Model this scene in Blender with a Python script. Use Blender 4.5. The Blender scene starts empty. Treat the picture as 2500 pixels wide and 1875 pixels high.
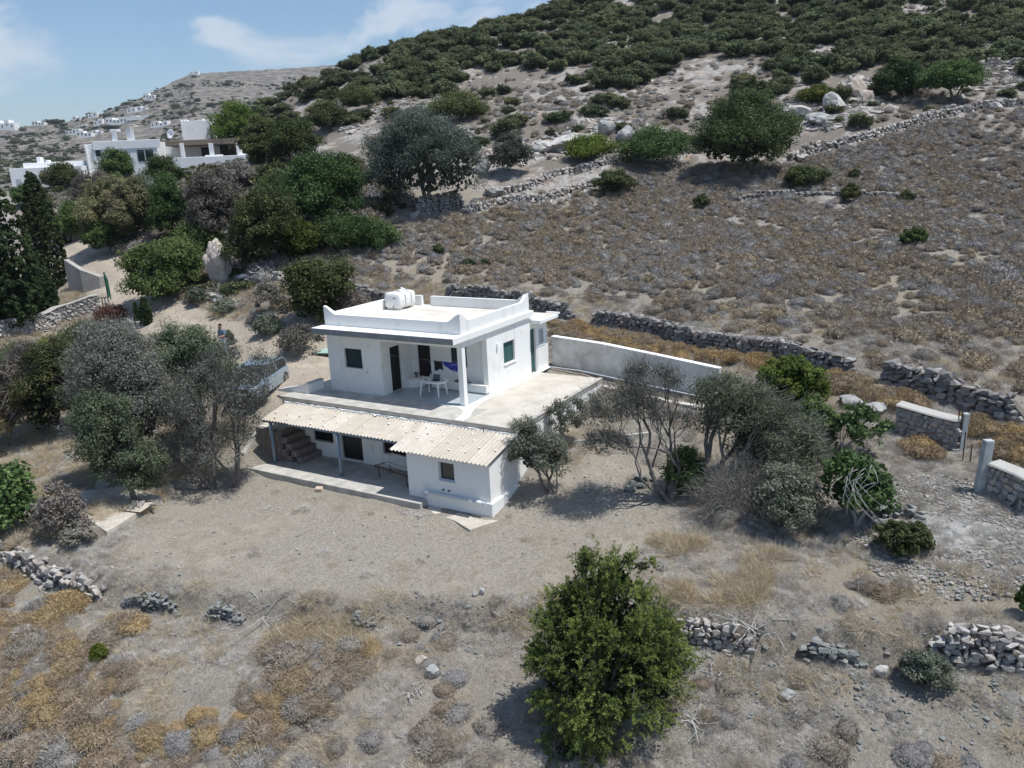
import bpy, bmesh, math, random
import numpy as np
from mathutils import Vector, Matrix

CLOUD = (1.37, 5.6, 1.33)
SC = bpy.context.scene
COL = SC.collection
rad = math.radians

# ------------------------------------------------------------------ camera
PITCH, YAW, ROLL, FPX = .2634, -.5373, -.0456, 1938.25
CAM = np.array([18.02, -26.33, 9.479])
_cy, _sy, _cp, _sp = math.cos(YAW), math.sin(YAW), math.cos(PITCH), math.sin(PITCH)
FWD = np.array([_sy * _cp, _cy * _cp, -_sp]); _r = np.array([_cy, -_sy, 0.0]); _u = np.cross(_r, FWD)
RIGHT = math.cos(ROLL) * _r + math.sin(ROLL) * _u
UP = -math.sin(ROLL) * _r + math.cos(ROLL) * _u
cd = bpy.data.cameras.new('camera'); cam = bpy.data.objects.new('camera', cd); COL.objects.link(cam)
m = Matrix.Identity(4)
for i in range(3):
    m[i][0], m[i][1], m[i][2], m[i][3] = RIGHT[i], UP[i], -FWD[i], CAM[i]
cam.matrix_world = m
cd.sensor_width = 36; cd.lens = FPX / 2500 * 36; cd.clip_start = .5; cd.clip_end = 9000
SC.camera = cam

# ------------------------------------------------------------------ world, sun, exposure
SUN = Vector((0.372, 0.075, 0.925)).normalized()
w = bpy.data.worlds.new('World'); SC.world = w; w.use_nodes = True
nt = w.node_tree; N = nt.nodes; L = nt.links
bg = N['Background']; bg.inputs['Strength'].default_value = .105
sky = N.new('ShaderNodeTexSky'); sky.sky_type = 'NISHITA'; sky.sun_disc = False
sky.sun_elevation = math.asin(SUN.z); sky.sun_rotation = math.atan2(SUN.x, SUN.y)
sky.altitude = 50; sky.air_density = 1.0; sky.dust_density = .5; sky.ozone_density = 2.2
tc = N.new('ShaderNodeTexCoord')
def _cl(scale, loc, sc3, lo, hi, det=8):
    mp = N.new('ShaderNodeMapping'); mp.inputs['Scale'].default_value = sc3; mp.inputs['Location'].default_value = loc
    L.new(tc.outputs['Generated'], mp.inputs['Vector']); nz = N.new('ShaderNodeTexNoise'); nz.inputs['Scale'].default_value = scale
    nz.inputs['Detail'].default_value = det; nz.inputs['Roughness'].default_value = .55; nz.inputs['Distortion'].default_value = .3; L.new(mp.outputs[0], nz.inputs['Vector'])
    mr = N.new('ShaderNodeMapRange'); mr.interpolation_type = 'SMOOTHSTEP'; mr.inputs['From Min'].default_value = lo; mr.inputs['From Max'].default_value = hi; L.new(nz.outputs['Fac'], mr.inputs['Value']); return mr.outputs[0]
c1 = _cl(6.5, CLOUD, (1, 1, 1.9), .53, .68, 10)
mulc = N.new('ShaderNodeMath'); mulc.operation = 'MULTIPLY'; mulc.inputs[1].default_value = .58; L.new(c1, mulc.inputs[0])
mixs = N.new('ShaderNodeMixRGB'); mixs.inputs['Color2'].default_value = (6.6, 6.9, 7.3, 1)
hsv = N.new('ShaderNodeHueSaturation'); hsv.inputs['Saturation'].default_value = 1.12; L.new(sky.outputs[0], hsv.inputs['Color'])
L.new(mulc.outputs[0], mixs.inputs['Fac']); L.new(hsv.outputs[0], mixs.inputs['Color1']); L.new(mixs.outputs[0], bg.inputs['Color'])

sl = bpy.data.lights.new('sun', 'SUN'); sl.energy = 4.2; sl.angle = rad(.5); sl.color = (1, .99, .955)
so = bpy.data.objects.new('sun', sl); COL.objects.link(so); so.location = (30, 10, 60)
so.rotation_euler = SUN.to_track_quat('Z', 'Y').to_euler()
SC.view_settings.view_transform = 'Standard'; SC.view_settings.look = 'None'
SC.view_settings.exposure = .32; SC.view_settings.gamma = 1; SC.view_settings.use_curve_mapping = False
SC.render.resolution_x = 1024; SC.render.resolution_y = 768
try: SC.cycles.transparent_max_bounces = 8
except Exception: pass

# ------------------------------------------------------------------ numpy noise
def _hash(ix, iy, s):
    h = (ix.astype(np.int64) * 374761393 + iy.astype(np.int64) * 668265263 + s * 974711) & 0xffffffff
    h = ((h ^ (h >> 13)) * 1274126177) & 0xffffffff
    return ((h ^ (h >> 16)) & 0xffff) / 65535.0
def vnoise(x, y, s=0):
    x = np.asarray(x, float); y = np.asarray(y, float)
    ix = np.floor(x); iy = np.floor(y); fx = x - ix; fy = y - iy
    fx = fx * fx * (3 - 2 * fx); fy = fy * fy * (3 - 2 * fy)
    a = _hash(ix, iy, s); b = _hash(ix + 1, iy, s); c = _hash(ix, iy + 1, s); d = _hash(ix + 1, iy + 1, s)
    return (a * (1 - fx) + b * fx) * (1 - fy) + (c * (1 - fx) + d * fx) * fy
def fbm(x, y, s=0, o=4):
    t = 0; a = .5; n = 0
    for k in range(o):
        t = t + a * vnoise(x * 2 ** k, y * 2 ** k, s + k * 17); n += a; a *= .5
    return t / n
def smooth(t): t = np.clip(t, 0, 1); return t * t * (3 - 2 * t)

# ------------------------------------------------------------------ terrain
def pray(px, py): return FWD + (px - 1250) / FPX * RIGHT - (py - 937.5) / FPX * UP
def onz(px, py, z): d = pray(px, py); return CAM + d * (z - CAM[2]) / d[2]
def atD(px, py, D): return CAM + pray(px, py) * D
def topx(P):
    d = np.asarray(P, float) - CAM; z = d @ FWD
    return 1250 + FPX * (d @ RIGHT) / z, 937.5 - FPX * (d @ UP) / z, z
W=[(-9.2,-4.5,-2.66),(-6.5,-4.5,-2.67),(-4,-4.5,-2.68),(-1.7,-4.5,-2.70),(.5,-4.5,-2.72),(3.5,-4.6,-2.82),(3.6,-2.5,-2.5),(3.6,-1,-1.8),(3.6,.5,-1.35),(3.6,3.2,-.85),(3.6,6,-.45),(2,7.0,-.08),(-4,7,-.12),(-8.9,4,-.15),(-9.3,0,-.2),
(-4,-2,-3.2),(0,-2,-3.2),(-7.5,-2.5,-3.0),(-4,3,-1.4),(0,3,-1.4),(-9.3,-1.7,-.55),(-9.7,-3,-1.4),(-10.6,-4.6,-2.35),(-11,-.5,-.35),(-12.5,-3,-.62),(-10.5,-2.6,-.6),(-14,-5.2,-1.9),(-13,-8,-2.45)]
Zc=[(400,1225,-2.7),(700,1300,-2.76),(1000,1400,-2.85),(1250,1400,-2.92),(1330,1200,-2.35),(1600,1300,-2.55),(1650,1180,-2.15),(1500,1080,-1.55),(1600,1000,-.8),(1740,965,-.25),
(1800,1130,-1.7),(1950,1200,-1.9),(1950,1330,-2.45),(2150,1330,-2.3),(2100,1150,-1.35),(2200,1100,-1.0),(2330,1100,-1.0),(2385,1195,-1.4),(2300,1300,-1.9),(2490,1300,-1.75),(2490,1190,-1.2),(2200,1430,-2.6),(1900,1450,-2.8),(1700,1430,-2.85),(2460,1440,-2.3),
(1750,1620,-3.9),(2000,1660,-3.9),(2400,1690,-3.8),(2490,1860,-4.5),(2100,1860,-4.7),(1700,1860,-4.9),(1250,1860,-4.8),(1250,1600,-3.85),(900,1650,-3.9),(900,1860,-4.8),(600,1600,-3.75),(300,1600,-3.7),(300,1850,-4.8),(0,1860,-4.8),(0,1600,-3.7),
(100,1270,-2.6),(350,1390,-2.75),(650,1430,-2.85),(900,1430,-2.9),(1150,1440,-3.0),(250,1150,-2.45),(100,1100,-2.3),(20,1200,-2.6),(60,1000,-1.9),(20,900,-1.5),(300,900,-.6),(150,840,-.9)]
Dc=[(545,868,45),(500,830,48),(400,770,53),(300,700,60),(230,640,68),(190,595,76),(540,738,53),(650,740,50),(650,680,54),(600,640,58),(690,840,43.5),(780,745,47.5),(900,738,50),(1200,735,47),
(1500,800,43),(1600,815,41.5),(1700,850,38.5),(1900,875,36),(2080,905,34),(1600,850,39.5),(1850,930,34.5),
(2140,925,33),(2300,975,31),(2460,1020,29.5),
(1090,700,51.5),(1200,690,50.5),(1200,600,57),(1200,520,62),(1500,730,46),(1500,600,55),(1500,500,62),(1800,770,41),(1800,650,48.5),(1800,500,60),(2100,800,38.5),(2100,650,47.5),(2100,500,57),(2450,880,34.5),(2450,700,42.5),(2450,550,52),(2450,400,61),(2450,270,69),(900,640,55),(950,560,59),(1000,510,62),
(1100,480,65),(1400,450,66.5),(1700,440,66),(1750,330,75),(2000,300,74),(2200,260,75),(1400,385,71),(1400,300,79),(1100,400,73),(1100,300,86),(1600,250,86),(1900,200,88),(2200,180,86),(2450,150,86),(800,300,100),(900,230,110),(1200,200,102),(1500,120,110),(1800,100,107),(2100,80,105),(2400,60,102),(2490,0,113),(2100,0,121),(1800,0,127),(1500,34,132),(1380,26,140),(1100,106,142),(930,164,142),(700,240,135),(640,278,128),
(1800,-200,160),(2490,-200,155),(1450,-40,155),
(420,570,72),(300,510,86),(300,445,110),(30,470,110),(600,425,108),(700,480,74),(750,400,84),(670,345,116),(560,430,109),(500,432,109),(60,790,56),(150,700,66),(60,620,82),(250,755,57.5),(20,810,54)]
# beyond ridge, in world
W += [(-100,120,2),(-140,110,-6),(-130,60,4),(-165,60,-8),(-110,-10,-4),(-60,-25,-5),(-60,-60,-9),(10,-45,-11),(50,-20,-6),(60,20,1),(60,80,15),(60,160,42),(-20,-60,-14),(-110,150,8),(-165,160,-12),(-45,190,58),(-95,165,22),(-170,0,-8),(60,200,58)]
# steps: polyline (x,y) , height, half width -- upper side on the left of the direction of travel
STEPS = [([(-12.6,-12.6),(-9.2,-13.6),(-4.6,-13.0),(-2,-12.4),(1,-11.2),(4,-9.6),(7.5,-8.3),(11,-6.6),(14,-6.1),(17.5,-4.9),(22,-3.6)], .8, .35)]
def seg_dist(x, y, pl):
    best = np.full(np.shape(x), 1e9); sg = np.zeros(np.shape(x)); tt = np.zeros(np.shape(x)); acc = 0
    for (x0, y0), (x1, y1) in zip(pl[:-1], pl[1:]):
        dx, dy = x1 - x0, y1 - y0; l2 = dx * dx + dy * dy; l = math.sqrt(l2)
        t = np.clip(((x - x0) * dx + (y - y0) * dy) / l2, 0, 1)
        d = np.hypot(x - x0 - t * dx, y - y0 - t * dy)
        s = np.sign(dx * (y - y0) - dy * (x - x0))
        k = d < best; best = np.where(k, d, best); sg = np.where(k, s, sg); tt = np.where(k, acc + t * l, tt); acc += l
    return best, sg, tt, acc
def stepf(x, y):
    z = 0
    for pl, h, wd in STEPS:
        d, s, t, tot = seg_dist(x, y, pl)
        wob = .25 * (vnoise(t * .8, t * 0, 5) - .5)
        u = smooth((s * d + wob + wd) / (2 * wd))
        far = np.clip(1 - (d - 2.0) / 3.0, 0, 1)
        z = z + h * (u - .5) * far * smooth(t / 2) * smooth((tot - t) / 2)
    return z
CP = [tuple(p) for p in W] + [tuple(onz(*a)) for a in Zc] + [tuple(atD(*a)) for a in Dc]
CP = np.array(CP, float)
def _phi(r2): return .5 * r2 * np.log(r2 + 1e-9)
def _fit():
    X = CP[:, :2]; n = len(X)
    r2 = ((X[:, None] - X[None]) ** 2).sum(-1)
    K = _phi(r2) + np.eye(n) * 2.0
    P = np.c_[np.ones(n), X]
    A = np.zeros((n + 3, n + 3)); A[:n, :n] = K; A[:n, n:] = P; A[n:, :n] = P.T
    b = np.r_[CP[:, 2] - stepf(CP[:, 0], CP[:, 1]), 0, 0, 0]
    return np.linalg.solve(A, b)
COEF = _fit()
def T(x, y, detail=False):
    x = np.asarray(x, float); y = np.asarray(y, float); sh = x.shape; xf = x.ravel(); yf = y.ravel()
    out = np.zeros(len(xf))
    for i in range(0, len(xf), 20000):
        a = xf[i:i + 20000]; b = yf[i:i + 20000]
        r2 = (a[:, None] - CP[None, :, 0]) ** 2 + (b[:, None] - CP[None, :, 1]) ** 2
        out[i:i + 20000] = _phi(r2) @ COEF[:-3] + COEF[-3] + COEF[-2] * a + COEF[-1] * b
    out = out.reshape(sh) + stepf(x, y)
    hill = smooth((y - .15 * x - 26) / 30)
    out = out + hill * .9 * (fbm(x * .16, y * .16, 3, 3) - .5) + (.10 + .14 * smooth((np.hypot(x, y) - 14) / 20)) * (fbm(x * .7, y * .7, 9, 3) - .5)
    return out
def Tz(x, y): return float(T(np.array([x]), np.array([y]))[0])
_DS = np.r_[np.arange(14, 60, .25), np.arange(60, 260, .8)]
def at(px, py):
    d = pray(px, py); P = CAM[None] + _DS[:, None] * d[None]
    g = P[:, 2] - T(P[:, 0], P[:, 1])
    k = np.where(g < 0)[0]
    if len(k) == 0: D = 150.0
    else:
        k = k[0]; D = _DS[k] if k == 0 else _DS[k - 1] + (_DS[k] - _DS[k - 1]) * g[k - 1] / (g[k - 1] - g[k] + 1e-9)
    p = CAM + d * D
    return Vector((p[0], p[1], Tz(p[0], p[1]))), float(D)

# ------------------------------------------------------------------ object helpers
def tag(o, label=None, cat=None, group=None, kind=None):
    if label: o['label'] = label
    if cat: o['category'] = cat
    if group: o['group'] = group
    if kind: o['kind'] = kind
    return o
def empty(name, loc, label=None, cat=None, group=None, rz=0):
    o = bpy.data.objects.new(name, None); COL.objects.link(o); o.location = loc; o.rotation_euler.z = rz
    o.empty_display_size = .3
    return tag(o, label, cat, group)
def root_loc(o):
    v = Vector((0, 0, 0))
    while o is not None: v = v + Vector(o.location); o = o.parent
    return v
class MB:
    def __init__(s): s.v = []; s.f = []; s.mi = []
    def add(s, vs, fs, mi=0):
        b = len(s.v); s.v += [tuple(v) for v in vs]; s.f += [tuple(b + i for i in f) for f in fs]; s.mi += [mi] * len(fs); return s
    def box(s, x0, x1, y0, y1, z0, z1, mi=0):
        v = [(x0,y0,z0),(x1,y0,z0),(x1,y1,z0),(x0,y1,z0),(x0,y0,z1),(x1,y0,z1),(x1,y1,z1),(x0,y1,z1)]
        return s.add(v, [(0,3,2,1),(4,5,6,7),(0,1,5,4),(1,2,6,5),(2,3,7,6),(3,0,4,7)], mi)
    def obox(s, c, ax, ay, az, mi=0):          # oriented box: centre and three half-axis vectors
        c, ax, ay, az = map(Vector, (c, ax, ay, az))
        v = [c + i * ax + j * ay + k * az for k in (-1, 1) for i, j in ((-1,-1),(1,-1),(1,1),(-1,1))]
        return s.add(v, [(0,3,2,1),(4,5,6,7),(0,1,5,4),(1,2,6,5),(2,3,7,6),(3,0,4,7)], mi)
    def prism(s, poly, axis, a0, a1, mi=0):    # poly in the two other axes
        n = len(poly); put = {'x': lambda p, a: (a, p[0], p[1]), 'y': lambda p, a: (p[0], a, p[1]), 'z': lambda p, a: (p[0], p[1], a)}[axis]
        v = [put(p, a0) for p in poly] + [put(p, a1) for p in poly]
        return s.add(v, [tuple(range(n))[::-1], tuple(range(n, 2 * n))] + [(i, (i + 1) % n, n + (i + 1) % n, n + i) for i in range(n)], mi)
    def tube(s, pts, rs, n=6, mi=0, cap=True):
        pts = [Vector(p) for p in pts]; 
        if not hasattr(rs, '__len__'): rs = [rs] * len(pts)
        b = len(s.v); ref = None
        for i, p in enumerate(pts):
            d = (pts[min(i + 1, len(pts) - 1)] - pts[max(i - 1, 0)]).normalized()
            a = d.orthogonal().normalized() if ref is None else (ref - d * ref.dot(d)).normalized()
            ref = a; c = d.cross(a)
            for k in range(n):
                t = 2 * math.pi * k / n; s.v.append(tuple(p + (a * math.cos(t) + c * math.sin(t)) * rs[i]))
        for i in range(len(pts) - 1):
            for k in range(n):
                s.f.append((b + i*n + k, b + i*n + (k+1) % n, b + (i+1)*n + (k+1) % n, b + (i+1)*n + k)); s.mi.append(mi)
        if cap:
            s.f.append(tuple(b + k for k in range(n))[::-1]); s.f.append(tuple(b + (len(pts)-1)*n + k for k in range(n))); s.mi += [mi, mi]
        return s
    def mesh(s, name, mats, off=Vector((0,0,0)), sm=False):
        me = bpy.data.meshes.new(name)
        me.from_pydata([(v[0]-off[0], v[1]-off[1], v[2]-off[2]) for v in s.v], [], s.f)
        if not isinstance(mats, (list, tuple)): mats = [mats]
        for q in mats: me.materials.append(q)
        if any(s.mi): me.polygons.foreach_set('material_index', s.mi)
        if sm: me.polygons.foreach_set('use_smooth', [True] * len(s.f))
        bm = bmesh.new(); bm.from_mesh(me); bmesh.ops.recalc_face_normals(bm, faces=bm.faces); bm.to_mesh(me); bm.free()
        return me
    def build(s, name, mats, parent=None, sm=False, bevel=0, **k):
        """vertices are world coordinates; a child is stored relative to its thing"""
        off = root_loc(parent) if parent is not None else Vector(s.v[0]) * 0
        if parent is None:
            a = np.array(s.v); off = Vector((a[:,0].mean(), a[:,1].mean(), a[:,2].min()))
        o = bpy.data.objects.new(name, s.mesh(name, mats, off, sm)); COL.objects.link(o)
        if parent is not None: o.parent = parent
        else: o.location = off
        if bevel:
            bv = o.modifiers.new('edge', 'BEVEL'); bv.width = bevel; bv.segments = 2; bv.limit_method = 'ANGLE'
        return tag(o, **k)
def np_mesh(name, V, F, mat, sm=False, attrs=None):
    me = bpy.data.meshes.new(name); V = np.asarray(V, np.float32); F = np.asarray(F, np.int32); k = F.shape[1]
    me.vertices.add(len(V)); me.vertices.foreach_set('co', V.ravel())
    me.loops.add(F.size); me.loops.foreach_set('vertex_index', F.ravel())
    me.polygons.add(len(F)); me.polygons.foreach_set('loop_start', np.arange(len(F), dtype=np.int32) * k)
    if sm: me.polygons.foreach_set('use_smooth', np.ones(len(F), bool))
    for q in (mat if isinstance(mat, (list, tuple)) else [mat]): me.materials.append(q)
    for nm, A in (attrs or {}).items():
        A = np.asarray(A, np.float32)
        if A.ndim == 1: at_ = me.attributes.new(nm, 'FLOAT', 'POINT'); at_.data.foreach_set('value', A)
        else: at_ = me.attributes.new(nm, 'FLOAT_COLOR', 'POINT'); at_.data.foreach_set('color', A.ravel())
    me.update(calc_edges=True); return me
def copy_tree(o, parent=None):
    c = o.copy(); COL.objects.link(c)
    if parent is not None: c.parent = parent
    for ch in list(o.children): copy_tree(ch, c)
    return c

# ------------------------------------------------------------------ materials
def mat(name, col, rough=.8, c2=None, scale=4.0, lo=.35, hi=.65, bump=0, bscale=None, c3=None, s3=1.0, lo3=.55, hi3=.7, metal=0, spec=.3, coord='Object', detail=6, rnd=None, attr=None, streak=None):
    m = bpy.data.materials.new(name); m.use_nodes = True; nt = m.node_tree; N = nt.nodes; L = nt.links
    p = N['Principled BSDF']; p.inputs['Roughness'].default_value = rough; p.inputs['Metallic'].default_value = metal
    p.inputs['Specular IOR Level'].default_value = spec
    p.inputs['Base Color'].default_value = (*col, 1)
    if coord == 'World':
        g = N.new('ShaderNodeNewGeometry'); src = g.outputs['Position']
    else:
        t = N.new('ShaderNodeTexCoord'); src = t.outputs['Object']
    cur = None
    def noise(sc, d=detail):
        n = N.new('ShaderNodeTexNoise'); n.inputs['Scale'].default_value = sc; n.inputs['Detail'].default_value = d; n.inputs['Roughness'].default_value = .62
        L.new(src, n.inputs['Vector']); return n
    def ramp(fac, a, b):
        r = N.new('ShaderNodeMapRange'); r.inputs['From Min'].default_value = a; r.inputs['From Max'].default_value = b; L.new(fac, r.inputs['Value']); return r.outputs[0]
    def mix(fac, a, b):
        x = N.new('ShaderNodeMixRGB')
        L.new(fac, x.inputs['Fac'])
        for s_, v in (('Color1', a), ('Color2', b)):
            if isinstance(v, tuple): x.inputs[s_].default_value = (*v, 1)
            else: L.new(v, x.inputs[s_])
        return x.outputs[0]
    cur = col
    if rnd:      # per-object random colours
        oi = N.new('ShaderNodeObjectInfo'); rr = N.new('ShaderNodeValToRGB'); rr.color_ramp.interpolation = 'LINEAR'
        els = rr.color_ramp.elements; k = len(rnd)
        els[0].position = 0; els[0].color = (*rnd[0], 1); els[1].position = 1; els[1].color = (*rnd[-1], 1)
        for i in range(1, k - 1):
            e = els.new(i / (k - 1)); e.color = (*rnd[i], 1)
        L.new(oi.outputs['Random'], rr.inputs['Fac']); cur = rr.outputs['Color']
    if c2 is not None: cur = mix(ramp(noise(scale).outputs['Fac'], lo, hi), cur, c2)
    if c3 is not None: cur = mix(ramp(noise(s3).outputs['Fac'], lo3, hi3), cur, c3)
    if streak:   # rain streaks and dirt running down walls
        mpp = N.new('ShaderNodeMapping'); mpp.inputs['Scale'].default_value = (2.7, 2.7, .22); L.new(src, mpp.inputs['Vector'])
        n_ = N.new('ShaderNodeTexNoise'); n_.inputs['Scale'].default_value = 1; n_.inputs['Detail'].default_value = 7; L.new(mpp.outputs[0], n_.inputs['Vector'])
        cur = mix(ramp(n_.outputs['Fac'], .58, .88), cur, streak)
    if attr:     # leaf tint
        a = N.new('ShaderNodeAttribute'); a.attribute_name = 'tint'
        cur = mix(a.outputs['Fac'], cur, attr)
    if not isinstance(cur, tuple): L.new(cur, p.inputs['Base Color'])
    if bump:
        b = N.new('ShaderNodeBump'); b.inputs['Strength'].default_value = 1; b.inputs['Distance'].default_value = bump
        L.new(noise(bscale or scale * 4).outputs['Fac'], b.inputs['Height']); L.new(b.outputs[0], p.inputs['Normal'])
    return m
# ================================================================= GROUND
def pip(px, py, poly):
    ins = np.zeros(np.shape(px), bool); n = len(poly); j = n - 1
    for i in range(n):
        xi, yi = poly[i]; xj, yj = poly[j]
        c = ((yi > py) != (yj > py)) & (px < (xj - xi) * (py - yi) / (yj - yi + 1e-9) + xi)
        ins ^= c; j = i
    return ins
TRACK = [tuple(at(*q)[0][:2]) for q in [(165,603),(215,625),(262,668),(300,705),(345,745),(400,785),(470,822),(560,850),(640,880)]] + [(-11.5,3.2)]
PARK = [(-13.5,-1.2),(-9.3,-1.9),(-9.2,4),(-7.6,6.4),(-12,8.5),(-17,7.2),(-20,4.5),(-17,.5)]
YARD = [(-9,-9.7),(-6.8,-12.3),(-2,-11.9),(1,-10.7),(4,-9.2),(7.5,-7.6),(10,-5.2),(9.5,-1),(6,1.6),(4.4,-1),(3.6,-3.9),(-9,-4.3),(-10.6,-6.2)]
def soft_poly(x, y, poly, wd):
    ins = pip(x, y, poly); d = seg_dist(x, y, poly + [poly[0]])[0]
    return smooth(.5 + np.where(ins, d, -d) / wd)
def ground_masks(x, y, z):
    n1 = fbm(x * .5, y * .5, 40, 4) - .5; n2 = fbm(x * 1.6, y * 1.6, 41, 3) - .5
    d, s, t, _ = seg_dist(x, y, TRACK)
    wid = 2.1 + .6 * n1
    tr = smooth((wid + .6 - d) / .9)
    ruts = smooth(1 - np.abs(np.abs(d) - .75) / .45)
    tr = tr * (.62 + .38 * ruts)
    pk = soft_poly(x + n1 * 2, y + n2 * 2, PARK, 1.6) * .6
    track = np.maximum(tr, pk)
    yard = soft_poly(x + n1 * 2.5, y + n1 * 2.5, YARD, 2.2)
    hill = smooth((y - .1 * x - 29 + 9 * n1) / 6)
    left = smooth((-18 - x + 6 * n1) / 8) * (1 - hill)
    rock = hill * smooth((.55 * fbm(x * .28, y * .28, 77, 4) + .45 * fbm(x * 1.3, y * 1.3, 78, 4) - .50) / .09)
    dry = smooth((fbm(x * .28, y * .28, 50, 4) - .47) / .12)
    dry = np.clip(np.where(x < -8.5, dry + .35, dry * .9), 0, 1)
    near = smooth((-9.5 - y + .35 * x * 0 + n1 * 3) / 2)
    rubble = smooth(1 - np.hypot((x - 18.2) / 2.6, (y + .2) / 3.0))
    return track, yard, rock, dry, rubble, hill
def axis(lo, hi, c0, c1, s0, g):
    a = [c0]
    while a[-1] < hi: a.append(a[-1] + (s0 if a[-1] < c1 else s0 + g * (a[-1] - c1)))
    b = [c0]
    while b[-1] > lo: b.append(b[-1] - (s0 + g * (c0 - b[-1])))
    return np.array(b[:0:-1] + a)
gx = axis(-168, 62, -10, 21, .17, .012); gy = axis(-40, 200, -19, 12, .17, .012)
GX, GY = np.meshgrid(gx, gy)
GZ = T(GX, GY) + .05 * (fbm(GX * 3, GY * 3, 21, 3) - .5)
tr_, yd_, rk_, dr_, rb_, hl_ = ground_masks(GX, GY, GZ)
GZ = GZ - .10 * (np.clip(tr_, 0, 1) - .5) * 0 + rk_ * (.35 * fbm(GX * .9, GY * .9, 61, 3) - .1) + (.06 * (1 - yd_) * (1 - tr_)) * (fbm(GX * 2.2, GY * 2.2, 62, 2) - .5) + rb_ * .12 * fbm(GX * 4, GY * 4, 63, 2)
nx, ny = len(gx), len(gy)
idx = np.arange(nx * ny).reshape(ny, nx)
F = np.stack([idx[:-1, :-1], idx[:-1, 1:], idx[1:, 1:], idx[1:, :-1]], -1).reshape(-1, 4)
V = np.stack([GX, GY, GZ], -1).reshape(-1, 3)
A1 = np.stack([tr_, yd_, rk_, np.ones_like(tr_)], -1).reshape(-1, 4)
A2 = np.stack([dr_, rb_, hl_, np.ones_like(tr_)], -1).reshape(-1, 4)

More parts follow.
